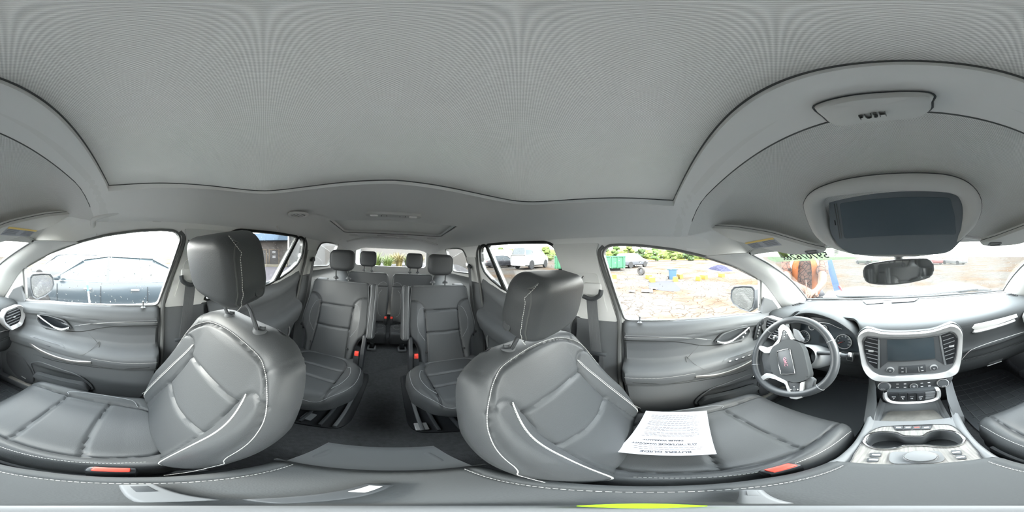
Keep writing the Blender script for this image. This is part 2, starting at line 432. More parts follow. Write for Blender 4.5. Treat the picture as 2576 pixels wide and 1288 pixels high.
def densify(L, n=6):
    out = []
    for a, b in zip(L[:-1], L[1:]):
        for k in range(n): out.append((a[0]+(b[0]-a[0])*k/n, a[1]+(b[1]-a[1])*k/n))
    out.append(L[-1]); return out
halfA = panA+densify([(.492, .08), (0, .08)], 14)[1:]
fullA = [(x, y) for x, y in halfA]+[(-x, y) for x, y in halfA[-2:0:-1]]
def ringliner(name, inner, x1, y0, y1, zin, mat, label):
    """headliner between a panel opening and the side rails, dipped to a soft lip at the opening"""
    cx = sum(p[0] for p in inner)/len(inner); cy = sum(p[1] for p in inner)/len(inner); G = []
    for (x, y) in inner:
        dx, dy = x-cx, y-cy
        t = min([((x1 if dx > 0 else -x1)-cx)/dx if abs(dx) > 1e-6 else 1e9, ((y1 if dy > 0 else y0)-cy)/dy if abs(dy) > 1e-6 else 1e9])
        ex, ey = cx+dx*t, cy+dy*t; row = []
        for k in range(15):
            q = (k/14)**1.5; X = x+(ex-x)*q; Y = y+(ey-y)*q; d = hypot(X-x, Y-y)
            z = float(roofz(X, Y))+(.0015 if zin > .22 else 0); lip = .006*math.exp(-(d/.03)**2)
            row.append((X, Y, z-lip if k else zin))
        G.append(row)
    # corners of the rectangle
    V, Fc = gridmesh(G, False); n = len(inner); m = 15
    for j in range(m-1): Fc.append(((n-1)*m+j, (n-1)*m+j+1, j+1, j))
    base = len(V); extra = []
    for i in range(n):
        a, b = G[i][-1], G[(i+1) % n][-1]
        if abs(a[0]-b[0]) > 1e-4 and abs(a[1]-b[1]) > 1e-4:
            c = (a[0] if abs(abs(a[0])-x1) < 1e-6 else b[0], a[1] if abs(abs(a[0])-x1) > 1e-6 else b[1])
            Fc.append((i*m+m-1, ((i+1) % n)*m+m-1, base+len(extra))); extra.append((c[0], c[1], float(roofz(c[0], c[1]))))
    if extra: V = np.vstack([V, extra])
    return make(name, V, Fc, mat, None, smooth=50, kind='structure', label=label)
ceil = ringliner('ceiling', fullA, .66, -.64, .163, .207, M['liner'], 'smooth pale grey headliner around the large fabric roof panel')
V, Fc = prism(fullA[::-1], .2045, .215, WORLD)
make('sunshade_panel', V, Fc, M['shade'], ceil, smooth=0, label='woven pale grey fabric panel')
V, Fc = tube([(x, y, .2035) for x, y in fullA], .0017, 6, True); make('panel_edge', V, Fc, M['seal'], ceil, label='thin dark gap line around the fabric panel')
h2 = [(0, -.90), (.37, -.90), (.43, -1.40), (.40, -1.455), (0, -1.47)]
halfB = densify(h2, 8); fullB = [(x, y) for x, y in halfB]+[(-x, y) for x, y in halfB[-2:0:-1]]
ceil2 = ringliner('ceiling_rear', fullB, .66, -1.76, -.60, .225, M['liner'], 'smooth pale grey rear headliner with a second roof panel')
V, Fc = prism(fullB, .222, .23, WORLD); make('rear_sunshade_panel', V, Fc, M['shade2'], ceil2, smooth=0, label='darker woven shade panel of the rear roof opening')
V, Fc = tube([(x, y, .2) for x, y in fullB], .0025, 6, True); make('panel_edge', V, Fc, M['seal'], ceil2)
G = [[(x, y, float(roofz(x, y))-.02*max(0, (-y-2.2)/.5)) for x in np.linspace(-.66, .66, 41)] for y in np.linspace(-1.75, -2.72, 26)]
V, Fc = shell(G, A(0, 0, .02)); make('ceiling_tail', V, Fc, M['liner'], None, kind='structure', label='headliner over the third row')
# rear header bulge with two round speakers
V, Fc = tube([(x, -1.75-.02*(1-(x/.5)**2), .195-.05*abs(x/.5)**3) for x in np.linspace(-.5, .5, 24)], .02, 10, flat=.5)
tr = make('trim_rear_roof_bow', V, Fc, M['liner'], None, kind='structure')
V, Fc = holed([(-.63, -2.72), (.63, -2.72), (.63, .40), (-.63, .40)], [[(-.47, -.38), (.47, -.38), (.47, .06), (-.47, .06)], [(-.40, -1.42), (.40, -1.42), (.36, -.92), (-.36, -.92)]], lambda x, y, c: A(x, y, .252+c), .02); make('ceiling_roof_skin', V, Fc, M['dark'], None, kind='structure', smooth=0, label='roof skin above the headliner')
V, Fc = box((0, -.16, .262), (.96, .46, .006)); make('window_9', V, Fc, M['glass'], None, smooth=0, kind='structure', label='glass roof panel above the closed fabric shade')
V, Fc = box((0, -1.17, .262), (.82, .54, .006)); make('window_10', V, Fc, M['glass'], None, smooth=0, kind='structure', label='rear glass roof panel above its closed shade')
# front header: woven fabric sloping to the windshield, with pockets for the visors
XE = lambda v: .655-.075*v
def header_pt(u, v):
    x = u*XE(v); yf = .540-.115*(abs(x)/.58)**2; y = .163+(yf-.163)*v; t = max(0, (v-.33)/.67); e = max(0, (abs(x)-.42)/.235)
    return A(x, y, .2045-.165*t**1.6-.092*e**2*(1-.75*t))
G = [[header_pt(u, v) for u in np.linspace(-1, 1, 101)] for v in np.linspace(0, 1, 54)]
V, Fc = shell(G, A(0, 0, .015)); hd = make('ceiling_front', V, Fc, M['fabric'], None, kind='structure', label='woven pale grey header above the windshield')
# smooth band in front of the fabric panel (lip of the opening)
G = [[(x, y, .2035-.004*sin(pi*(y-.080)/.082)-.092*max(0, (abs(x)-.42)/.235)**2) for y in np.linspace(.080, .162, 8)] for x in np.linspace(-.655, .655, 41)]
V, Fc = shell(G, A(0, 0, .003)); make('trim_roof_band', V, Fc, M['band'], None, kind='structure', label='smooth grey band across the roof ahead of the fabric panel')
V, Fc = tube([(x, .1635, .2005-.092*max(0, (abs(x)-.42)/.235)**2) for x in np.linspace(-.58, .58, 41)], .0018, 6); make('trim_band_gap', V, Fc, M['seal'], None, kind='structure')

# ---- side greenhouse walls with window openings
winF_px = [(1519, 640), (1523, 627), (1533, 620), (1560, 618), (1620, 621), (1700, 631), (1770, 647), (1850, 673), (1912, 704), (1912, 785), (1850, 794), (1740, 803), (1640, 806), (1573, 803)]
plL = (A(-1, 0, .28), .683)
winF = [tuple(P(*q, pl=plL)[1:]) for q in winF_px]
winR = [(-.345, -.262), (-.36, -.20), (-.41, .03), (-.43, .075), (-.47, .093), (-.75, .104), (-.985, .106), (-.855, -.205), (-.80, -.222), (-.6, -.245)]
winQ = [(-1.005, .105), (-1.065, .10), (-1.095, .065), (-1.115, -.03), (-1.09, -.09), (-1.02, -.14), (-.885, -.198)]
winD = [(-1.375, .04), (-1.41, .085), (-1.5, .10), (-1.86, .118), (-1.90, .10), (-1.80, -.13), (-1.76, -.145), (-1.37, -.13), (-1.345, -.11)]
winR = roundpoly(winR, .02, 4); winQ = roundpoly(winQ, .02, 4); winD = roundpoly(winD, .03, 4); winF = roundpoly(winF, .02, 3)
outer = [(-2.72, .17), (-1.2, .150), (-.6, .145), (0, .145), (.20, .132), (.33, .075), (.46, .00), (.80, -.19), (1.10, -.33), (1.10, -.40), (.62, -.36), (.3, -.32), (-.105, -.30), (-.30, -.285), (-.9, -.26), (-1.15, -.21), (-1.35, -.175), (-2.72, -.19)]
def xf(s):
    return lambda y, z, c: A(s*(GX(z)+c), y, z)
SIDE = {}
for s, nm in ((-1, 'left'), (1, 'right')):
    V, Fc = holed(outer, [[tuple(q) for q in w] for w in (winF, winR, winQ, winD)], xf(s), .02)
    SIDE[s] = make('wall_'+nm, V, Fc, M['liner'], None, smooth=20, kind='structure', label='pale grey upper cabin side with its window openings, '+('driver' if s < 0 else 'passenger')+' side')
# roof rail filler between the header, the pillar and the top of the door window
wt_ = sorted([q for q in winF if q[1] > -.14], key=lambda q: q[0])
def wtop(y): return float(np.interp(y, [q[0] for q in wt_ if q[1] > -.12 and (q[0] > -.12)], [q[1] for q in wt_ if q[1] > -.12 and (q[0] > -.12)]))
for s, nm in ((-1, 'left'), (1, 'right')):
    G = []
    for v in np.linspace(0, 1, 24):
        a = header_pt(1, v); b_ = A(0, a[1]-.01*v, 0); zt = wtop(b_[1])+.010; b_ = A(GX(zt)-.006, b_[1], zt); row = []
        for k in np.linspace(-.12, 1, 10):
            q = a+(b_-a)*k+A(.010, 0, .012)*sin(pi*max(0, k)); row.append(q*A(s, 1, 1))
        G.append(row)
    V, Fc = shell(G, A(s*.008, 0, .012)); make('trim_roof_rail_'+nm, V, Fc, M['liner'], None, smooth=60, kind='structure', label='headliner rail over the front door, '+('driver' if s < 0 else 'passenger')+' side')
# lower side walls, behind the door cards and beside the third row
def lowz(y): return float(np.interp(y, [-2.72, -1.35, -1.15, -.9, -.3, 1.1], [-.19, -.175, -.21, -.26, -.285, -.36]))
for s, nm in ((-1, 'left'), (1, 'right')):
    G = []
    for y in np.linspace(-2.75, 1.3, 90):
        col = []
        fw = 1/(1+math.exp((y+1.30)/.05))      # wheel-house trim beside the third row stands further in
        for t in np.linspace(0, 1, 22):
            z = lowz(y)*(1-t)+(-1.06)*t; bul = .19*fw*max(0, min(1, (t-.12)/.35))**.8
            col.append((s*(GX(z) if t == 0 else .775-bul-.02*t), y, z))
        G.append(col)
    V, Fc = shell(G, A(s*.02, 0, 0)); make('wall_lower_'+nm, V, Fc, M['mid'], None, smooth=60, kind='structure', label='dark lower cabin side trim, '+('driver' if s < 0 else 'passenger')+' side')
# rear wall and tailgate
rw = [(-.80, .20), (.80, .20), (.80, -1.05), (-.80, -1.05)]
rwin = roundpoly([(-.54, .135), (.56, .135), (.595, .09), (.60, -.15), (.57, -.175), (-.55, -.175), (-.58, -.15), (-.575, .09)], .04, 4)
V, Fc = holed(rw, [[tuple(q) for q in rwin]], lambda x, z, c: A(x, -2.70-c+.12*(z+.2), z), .03)
tg = make('door_5', V, Fc, M['liner'], None, smooth=0, kind='structure', label='tailgate with the wide rear window behind the third row')
V, Fc = ring([(x*1.03, z*1.05) for x, z in rwin], rwin, 0, .015, Frame((0, -2.69, 0), (1, 0, 0), (0, .12, 1))); make('window_frame', V, Fc, M['pale'], tg)
V, Fc = prism([(x*1.01, z*1.02) for x, z in rwin], -.012, -.008, Frame((0, -2.70, 0), (1, 0, 0), (0, .12, 1))); make('window_5', V, Fc, M['tint'], tg, smooth=0, label='tinted rear window')
# floor, stepped carpet
G = []
for y in np.linspace(-2.75, 1.35, 84):
    row = []
    for x in np.linspace(-.80, .80, 33):
        z = -1.05
        if y < -1.62: z = -1.05+.02
        if y > 1.0: z = -1.05+.45*((y-1.0)/.3)**1.3*.6
        if y < -.3 and y > -1.7: z += .012*math.exp(-((x)/.25)**2)
        row.append((x, y, z))
    G.append(row)
V, Fc = shell(G, A(0, 0, -.03)); make('floor', V, Fc, M['carpet'], None, smooth=50, kind='structure', label='black carpet of the cabin floor')
# sill plates
for s in (-1, 1):
    V, Fc = box((s*.715, .35, -1.015), (.07, 1.0, .06), bev=.008); sp = make('trim_sill_'+('left' if s < 0 else 'right'), V, Fc, M['mid'], None, kind='structure')
    V, Fc = box((s*.705, .52, -.984), (.035, .42, .006), bev=.002); make('scuff_plate', V, Fc, nodemat('scuffed_sill', (.42, .40, .36), .6, var=(40, .3)), sp, label='scuffed pale sill plate')

# ---- windshield, pillars, glass
WB = lambda x: A(x, 1.195-.16*(abs(x)/.71)**2.2, -.305+.005*(x/.7)**2)
WT = lambda x: A(x*.81, .475-.055*(abs(x)/.71)**2, .125-.085*(abs(x)/.71)**2.5)
G = [[WB(x)*(1-t)+WT(x)*t+A(0, .02, .03)*sin(pi*t) for x in np.linspace(-.72, .72, 31)] for t in np.linspace(-.03, 1.02, 16)]
V, Fc = shell(G, A(0, .004, .004)); ws = make('window_6', V, Fc, M['shield'], None, smooth=60, kind='structure', label='windshield glass spotted with rain')
mb = MB(); r_ = random.Random(12)
for i in range(700):
    x, t = r_.uniform(-.68, .68), r_.uniform(.02, .98); c = WB(x)*(1-t)+WT(x)*t+A(0, .02, .03)*sin(pi*t)+A(0, .007, .008); e1 = A(1, 0, 0); e2 = unit(WT(x)-WB(x)); n_ = np.cross(e1, e2); rad = .0012+.0022*r_.random()**2
    mb.add([c+n_*rad*.5*(1 if n_[2] > 0 else -1)]+[c+e1*rad*cos(2*pi*k/6)+e2*rad*1.3*sin(2*pi*k/6) for k in range(6)], [(0, 1+k, 1+(k+1) % 6) for k in range(6)])
mb.build('rain_droplets', M['droplet'], ws, smooth=0, kind='stuff', label='rain droplets on the outside of the windshield')
V, Fc = tube([WB(x)+A(0, -.01, -.002) for x in np.linspace(-.71, .71, 40)], .006, 6); make('trim_windshield_seal', V, Fc, M['seal'], None, kind='structure')
V, Fc = box((0, 1.25, -.375), (1.6, .10, .03), bev=.01); make('trim_cowl', V, Fc, M['black'], None, kind='structure')
V, Fc = tube([WT(x)+A(0, .02, .018) for x in np.linspace(-.71, .71, 40)], .022, 8); make('trim_header_rail', V, Fc, M['liner'], None, kind='structure')
for s in (-1, 1):
    wb = lambda t: WB(.712)*(1-t)+WT(.712)*t+A(0, .02, .03)*sin(pi*t)
    side_px = [(1990, 800), (1962, 765), (1935, 728), (1912, 706), (1850, 674), (1800, 656), (1770, 648)]
    sd_ = smoothline([P(*q, pl=(A(-1, 0, .28), .676))*A(-1, 1, 1) for q in side_px], 5)
    sd_[:, 2] += .003
    n = len(sd_); G = []
    for i in range(n):
        t = i/(n-1); a = sd_[i]; b = wb(t)+A(0, -.006*t, 0)
        row = []
        for k in range(9):
            u = k/8; q = a*(1-u)+b*u; q = q+A(-.022, -.02, 0)*sin(pi*u)
            row.append(q*A(s, 1, 1))
        G.append(row)
    V, Fc = shell(G, A(s*.012, .012, .004)); ap = make('trim_pillar_front_'+('left' if s < 0 else 'right'), V, Fc, M['pale'], None, smooth=60, kind='structure', label='smooth pale windshield pillar, '+('driver' if s < 0 else 'passenger')+' side')
    V, Fc = tube([wb(t)*A(s, 1, 1)+A(-s*.002, -.004, 0) for t in np.linspace(0, 1, 20)], .004, 6); make('pillar_seal', V, Fc, M['seal'], ap)
    # triangular mirror sail at the front of the door glass
    fr = Frame((s*GX(-.27), .615, -.32), (0, 1, 0), (-s*.28, 0, 1))
    V, Fc = prism([(0, -.03), (.14, -.07), (.13, .02), (.07, .085), (0, .115)], -.014 if s > 0 else -.004, .004 if s > 0 else .014, fr, 0); make('trim_mirror_sail_'+('left' if s < 0 else 'right'), V, Fc, M['mid'], None, smooth=20, kind='structure', label='dark triangular trim at the base of the windshield pillar')
k = 0
def frame_ring(s, w, out, name, mat, parent, c0, c1):
    w = np.asarray(w); ctr = w.mean(0); n = len(w); O = []
    area = sum(w[i-1][0]*w[i][1]-w[i][0]*w[i-1][1] for i in range(n))
    for i in range(n):
        a, b, c = w[i-1], w[i], w[(i+1) % n]; t = unit(unit(b-a)+unit(c-b)); nn = A(t[1], -t[0])*(1 if area > 0 else -1)
        O.append(b+nn*out)
    f3 = xf(s); V = []; Fc = []
    rows = [(O, c0), (O, c1), (w, c1+.003), (w, c0)]
    for q, c in rows:
        for a in q: V.append(f3(a[0], a[1], -c))
    for r_ in range(4):
        s_ = (r_+1) % 4
        for i in range(n): Fc.append((r_*n+i, r_*n+(i+1) % n, s_*n+(i+1) % n, s_*n+i))
    return make(name, V, Fc, mat, parent, smooth=30)
def pane(s, w, name, mat, parent, off=.012, label=None):
    f3 = xf(s); n = len(w); V = [f3(a[0], a[1], off) for a in w]+[f3(a[0], a[1], off+.004) for a in w]
    Fc = [tuple(range(n)), tuple(range(n, 2*n))[::-1]]+[(i, (i+1) % n, n+(i+1) % n, n+i) for i in range(n)]
    return make(name, V, Fc, mat, parent, smooth=0, label=label)
def droplets(s, w, name, parent, n, rmax, seed, y0=None, y1=None):
    r_ = random.Random(seed); w = np.asarray(w); f3 = xf(s); mb = MB(); c = 0
    lo, hi = w.min(0), w.max(0)
    while c < n:
        y, z = r_.uniform(lo[0], hi[0]), r_.uniform(lo[1], hi[1])
        if not inpoly(np.array([y]), np.array([z]), w)[0]: continue
        rad = rmax*(.35+.65*r_.random()**2); c += 1; st = 1+r_.random()*.8
        V = [f3(y, z, .018+rad*.5)]; m = 6
        V += [f3(y+rad*cos(2*pi*i/m), z+rad*st*sin(2*pi*i/m), .0165) for i in range(m)]
        mb.add(V, [(0, 1+i, 1+(i+1) % m) for i in range(m)])
    return mb.build(name, M['droplet'], parent, smooth=0, kind='stuff', label='rain droplets on the outside of the glass')
# ================================================================== doors, pillar trims, seat belts
def dprism(s, poly, x, t, bev=0, seg=2):
    """outline in (y,z) standing proud of the plane |x| = x by t towards the cabin"""
    fr = Frame((s*x, 0, 0), (0, -s, 0), (0, 0, 1)); q = [(-s*y, z) for y, z in poly]
    a = sum(q[i-1][0]*q[i][1]-q[i][0]*q[i-1][1] for i in range(len(q)))
    if a < 0: q = q[::-1]
    return prism(q, 0, t, fr, bev, seg)
PZ = np.array([(-.262, .760), (-.272, .756), (-.283, .748), (-.297, .733), (-.325, .717), (-.347, .713), (-.351, .718), (-.355, .713), (-.372, .716), (-.383, .724), (-.43, .730), (-.480, .724), (-.500, .708), (-.512, .678), (-.520, .660), (-.54, .650), (-.57, .651), (-.605, .661), (-.616, .666), (-.621, .675), (-.64, .684), (-.80, .700), (-1.03, .715)])[::-1]
def DX(y, z):
    w = .10*np.clip(np.asarray(y)-.05, 0, .45); return np.interp(np.asarray(z)-w*np.clip((-.25-np.asarray(z))/.2, 0, 1), PZ[:, 0], PZ[:, 1])
def front_door(s, n, label):
    t = thing('door_%d' % n, label, None, (s*.76, .3, -1.0), kind='structure')
    belt = lambda y: float(np.interp(y, [-.11, .2, .45, .64, .80], [-.277, -.281, -.292, -.318, -.335]))
    G = []
    for v in np.linspace(0, 1, 120):
        row = []
        for u in np.linspace(0, 1, 60):
            zt = None; z = -.275*(1-v)+(-1.0)*v
            yr = float(np.interp(z, [-1.0, -.97, -.92, -.85, -.75, -.6, -.275], [.10, .03, -.03, -.065, -.088, -.10, -.112])); yf = .80
            y = yr+(yf-yr)*u; z = z+(belt(y)+.275)*(1-v)**1.5
            x = float(DX(y, z-(belt(y)+.277)*(1-v)**3)); e = min(1, (y-yr)/.012); x += .02*(1-sqrt(max(0, 1-(1-e)**2)))
            # cups pressed in: handle bowl and map pocket
            x += .018*math.exp(-(((y-.41)/.10)**4+((z+.405-.0*(y-.41))/.035)**4))
            x += .022*math.exp(-(((y-.37)/.15)**4+((z+.80)/.055)**4))
            row.append((s*x, y, z))
        G.append(row)
    V, Fc = shell(G, A(s*.015, 0, 0)); make('door_panel', V, Fc, M['door'], t, smooth=50)
    frame_ring(s, winF, .009, 'window_frame', M['seal2'], t, -.022, .006)
    pane(s, winF, 'window_pane', M['glass'], t, .008, label='clear side window glass')
    droplets(s, winF, 'droplets', t, 240 if s > 0 else 140, .0034, 5+s)
    # accent stitch line, belt strip
    q = [A(s*(float(DX(y, -.352))-.003), y, -.351-(.02+.15*(y-.12)**2 if y > .12 else .02*math.exp(-((y-.12)/.1)**2))*0-(.045*max(0, (y-.08)/.2)**1.6 if y > .08 else 0)) for y in np.linspace(-.10, .27, 24)]
    q = [A(s*(float(DX(p[1], p[2]))-.001), p[1], p[2]) for p in q]
    mb = MB(); mb.add(*tube(q, .0011, 5)); mb.build('accent_seam', M['thread'], t, label='thin pale accent line')
    mb = MB(); stitches(mb, [A(s*(float(DX(y, -.553))-.001), y, -.553+.10*max(0, y-.05)*.9) for y in np.linspace(-.09, .19, 30)], A(-s, 0, 0), w=.0014); mb.build('armrest_stitching', M['thread'], t, smooth=0, kind='stuff', label='pale dashed stitching under the armrest')
    V, Fc = tube([(s*.758, y, belt(y)+.004) for y in np.linspace(-.105, .66, 30)], .003, 6); make('window_sweep', V, Fc, M['silver'], t, label='thin bright strip along the window sill')
    # moulded seams of the card
    def dp(px, py):
        x = .70
        for _ in range(6): p = P(px, py, x=-x); x = float(DX(p[1], p[2]))
        return A(s*(x-.0006), p[1], p[2])
    cz = lambda L: [dp(1540+a*.2174, 780+b*.2174) for a, b in L]
    for L, nm, r_, m_ in (([(140, 350), (500, 358), (750, 370), (880, 385), (1000, 405), (1100, 412), (1250, 400), (1400, 376), (1500, 360)], 'upper_seam', .0017, 'edge'), ([(1005, 408), (930, 490), (853, 572), (860, 590), (900, 615), (980, 650), (1060, 680), (1115, 688)], 'insert_seam', .0011, 'seal2'),
                     ([(235, 838), (500, 853), (800, 842), (1100, 802), (1400, 742), (1560, 690)], 'lower_panel_seam', .0015, 'edge'), ([(1150, 345), (1040, 330), (850, 315), (500, 305), (150, 292)], 'upper_crease', .0012, 'dthread')):
        V, Fc = tube(smoothline(cz(L), 4), r_, 6); make(nm, V, Fc, M[m_], t)
    # lock pin
    V, Fc = lathe([(.011, 0), (.011, .003), (.006, .006), (.0035, .008), (.0035, .026), (.005, .030), (.004, .034), (0, .035)], Frame((s*.742, -.035, -.283), (1, 0, 0), (0, 1, 0)), 14); make('lock_pin', V, Fc, M['mid'], t)
    # handle bowl and chrome pull
    y0 = .0
    bowl = roundpoly([(.300, -.415), (.345, -.372), (.43, -.358), (.50, -.362), (.515, -.40), (.49, -.435), (.42, -.445), (.35, -.436)], .018, 4)
    x0 = .722
    V, Fc = ring([(-s*y, z) for y, z in bowl], [(-s*(y*.94+.0246), z*.88-.0485) for y, z in bowl], -.004, .006, Frame((s*x0, 0, 0), (0, -s, 0), (0, 0, 1)), .002); make('handle_bezel', V, Fc, M['mid'], t)
    V, Fc = dprism(s, [(y*.94+.0246, z*.88-.0485) for y, z in bowl], .730, .003); make('handle_bowl', V, Fc, M['gloss'] if s > 0 else M['dark'], t)
    path = smoothline([(s*.713, .315, -.408), (s*.700, .345, -.418), (s*.696, .385, -.412), (s*.697, .43, -.392), (s*.702, .475, -.372), (s*.71, .495, -.366)], 6)
    rr = np.interp(np.linspace(0, 1, len(path)), [0, .2, .5, 1], [.013, .012, .006, .005])
    V, Fc = tube(path, rr, 10, flat=.6); make('door_handle', V, Fc, M['chrome'], t, label='chrome pull handle')
    # switch bezel: silver rimmed pod on the armrest front
    pod = roundpoly([(.255, -.546), (.33, -.490), (.50, -.482), (.535, -.50), (.53, -.545), (.44, -.585), (.30, -.592), (.20, -.575)], .012, 3)
    V, Fc = dprism(s, pod, .68, .026, .008); sp = make('switch_pod', V, Fc, M['mid'], t)
    path = smoothline([(s*.655, .19, -.570), (s*.651, .28, -.583), (s*.650, .38, -.576), (s*.652, .47, -.556), (s*.658, .528, -.528)], 6)
    V, Fc = tube(path, .0055, 8, flat=1.6); make('pod_trim', V, Fc, M['brushed'], sp, label='satin metal strip')
    fr = Frame((s*.668, .41, -.487), (0, -s, .02), (-s*.9, 0, .35))
    fr = Frame((s*.655, .40, -.512), (0, 1, .02), (s*1, 0, .55) if s > 0 else (-1, 0, .55))
    nsw = 4 if s < 0 else 1
    for i in range(nsw):
        c = .035*(i-(nsw-1)/2)+.0
        V, Fc = box((c, .004, 0), (.026, .020, .010), fr, .003); sw = make('window_switch', V, Fc, M['dark'], sp)
        V, Fc = box((c, -.001, .0055), (.012, .008, .002), fr, .0008); make('switch_mark', V, Fc, M['silver'], sp)
    # speaker grille with a small pale badge, map pocket lip
    V, Fc = dprism(s, roundpoly([(.60, -.70), (.53, -.84), (.535, -.93), (.57, -.965), (.66, -.93), (.74, -.84), (.74, -.72), (.68, -.68)], .03, 4), .703, .010, .004); sg = make('speaker_grille', V, Fc, nodemat('speaker_mesh', (.09, .095, .10), .7, bump=('weave', 2200, .6, .001)), t)
    V, Fc = dprism(s, [(.585, -.915), (.615, -.905), (.615, -.897), (.585, -.907)], .692, .003); make('speaker_badge', V, Fc, M['silver'], sg)
    pk = roundpoly([(.55, -.735), (.48, -.685), (.36, -.700), (.27, -.715), (.205, -.80), (.195, -.85), (.24, -.868), (.44, -.868), (.53, -.85)], .03, 4)
    lip = smoothline([(s*(float(DX(p[0], p[1]))-.004), p[0], p[1]) for p in pk], 2, True); V, Fc = tube(lip, .0045, 6, True); make('map_pocket_rim', V, Fc, M['door'], t)
    V, Fc = dprism(s, roundpoly([(.51, -.80), (.24, -.79), (.205, -.85), (.24, -.868), (.44, -.868), (.53, -.85)], .02, 3), .705, .03, .008); make('map_pocket', V, Fc, M['door'], t)
    # lower armrest insert seam
    V, Fc = tube([(s*(float(DX(y, -.62))-.0005), y, -.62-.03*((y-.1)/.5)**2) for y in np.linspace(-.09, .52, 30)], .0012, 5); make('lower_seam', V, Fc, M['seal'], t)
    if s < 0:
        for i in range(5):
            V, Fc = box((-.708, .548+.004*i*0+.006*i, -.44+.018*i), (.006, .011, .012), bev=.002); make('memory_button', V, Fc, M['silver'] if i < 4 else M['dark'], t)
        V, Fc = dprism(s, roundpoly([(.520, -.475), (.555, -.455), (.592, -.35), (.575, -.345), (.55, -.365)], .01, 3), .716, .005, .002); make('memory_panel', V, Fc, M['dark'], t)
        V, Fc = lathe([(.020, 0), (.020, .006), (.016, .008), (.013, .008), (.012, .013), (0, .013)], Frame((-.698, .505, -.73), (0, 1, 0), (0, 0, 1)), 20); make('tailgate_knob', V, Fc, M['chrome'], t, label='round chrome rimmed knob')
        for k in (0, 1):
            V, Fc = box((-.712, .46+.014*k, -.418+.02*k), (.006, .008, .008), bev=.002); make('lock_button', V, Fc, M['white'], t)
    # body side rubber seal along the rear edge of the door opening
    seal = smoothline([(.668, -.185, .075), (.675, -.205, .045), (.693, -.19, -.03), (.722, -.155, -.15), (.742, -.128, -.27), (.738, -.125, -.45), (.735, -.118, -.65), (.735, -.095, -.80), (.735, -.04, -.93), (.735, .08, -1.0), (.735, .6, -1.02)], 6)
    V, Fc = tube([p*A(s, 1, 1) for p in seal], .010, 8); make('door_seal', V, Fc, M['seal2'], t)
    return t
front_door(1, 1, 'front passenger door with its window, grey panel and one window switch')
front_door(-1, 2, 'driver door with its window, grey panel and four window switches')
def rear_door(s, n, label):
    t = thing('door_%d' % n, label, None, (s*.76, -.8, -1.0), kind='structure')
    top = lambda y: float(np.interp(y, [-1.17, -1.05, -.9, -.36], [-.085, -.150, -.205, -.268]))
    G = []
    for v in np.linspace(0, 1, 70):
        row = []
        for u in np.linspace(0, 1, 40):
            yr = float(np.interp(v, [0, .12, .35, .6, 1], [-1.165, -1.165, -1.13, -1.02, -.93])); y = yr+(-.36-yr)*u
            z = top(y)*(1-v)-1.0*v
            zz = -.262-(top(y)-z)*(.738/(1.0+top(y))); x = float(np.interp(zz, PZ[:, 0], PZ[:, 1])); e = min(1, (y-yr)/.02); x += .02*(1-sqrt(max(0, 1-(1-e)**2)))
            if zz > -.30: x = min(x, GX(z)+.005)
            row.append((s*x, y, z))
        G.append(row)
    V, Fc = shell(G, A(s*.015, 0, 0)); make('door_panel', V, Fc, M['door'], t, smooth=50)
    frame_ring(s, winR, .013, 'window_frame', M['edge'], t, -.022, .008)
    frame_ring(s, winQ, .015, 'window_frame', M['edge'], t, -.022, .009)
    V, Fc = holed([(-1.0, .110), (-.980, .110), (-.845, -.215), (-.890, -.205)], [], lambda y, z, c: A(s*(GX(z)-c), y, z), .012); make('window_divider', V, Fc, M['edge'], t, smooth=0); pane(s, winR, 'window_pane', M['tint'], t, .008, label='tinted rear door glass'); pane(s, winQ, 'quarter_pane', M['tint'], t, .008, label='small fixed tinted pane')
    droplets(s, winR, 'droplets', t, 200, .0030, 9+s)
    V, Fc = tube([(s*.705, y, -.555-.05*(y+.8)) for y in np.linspace(-.98, -.45, 12)], .006, 6); make('armrest_edge', V, Fc, M['mid'], t)
    V, Fc = tube(smoothline([(s*.69, -.98, -.70), (s*.675, -.97, -.60), (s*.69, -.95, -.56)], 5), .006, 6); make('pull_handle', V, Fc, M['silver'], t)
    V, Fc = tube([(s*.758, y, top(y)+.003) for y in np.linspace(-.87, -.37, 20)], .003, 6); make('window_sweep', V, Fc, M['silver'], t)
    V, Fc = lathe([(.010, 0), (.010, .003), (.0035, .007), (.0035, .022), (.0045, .026), (0, .028)], Frame((s*.738, -.47, -.262), (1, 0, 0), (0, 1, 0)), 12); make('lock_pin', V, Fc, M['mid'], t)
    seal = smoothline([(.652, -1.09, .115), (.665, -1.15, .06), (.685, -1.175, -.06), (.71, -1.17, -.18), (.72, -1.14, -.34), (.72, -1.10, -.45), (.715, -1.04, -.55), (.72, -.99, -.68), (.72, -.95, -.9), (.72, -.9, -1.0)], 6)
    V, Fc = tube([p*A(s, 1, 1) for p in seal], .010, 8); make('door_seal', V, Fc, M['seal2'], t)
rear_door(1, 3, 'rear passenger-side door with tinted glass')
rear_door(-1, 4, 'rear driver-side door with tinted glass')
for s in (-1, 1):
    p = pane(s, winD, 'window_%d' % (7 if s < 0 else 8), M['tint'], None, .008); p['kind'] = 'structure'
    r_ = frame_ring(s, winD, .012, 'trim_quarter_window_'+('left' if s < 0 else 'right'), M['seal2'], None, -.022, .006); r_['kind'] = 'structure'
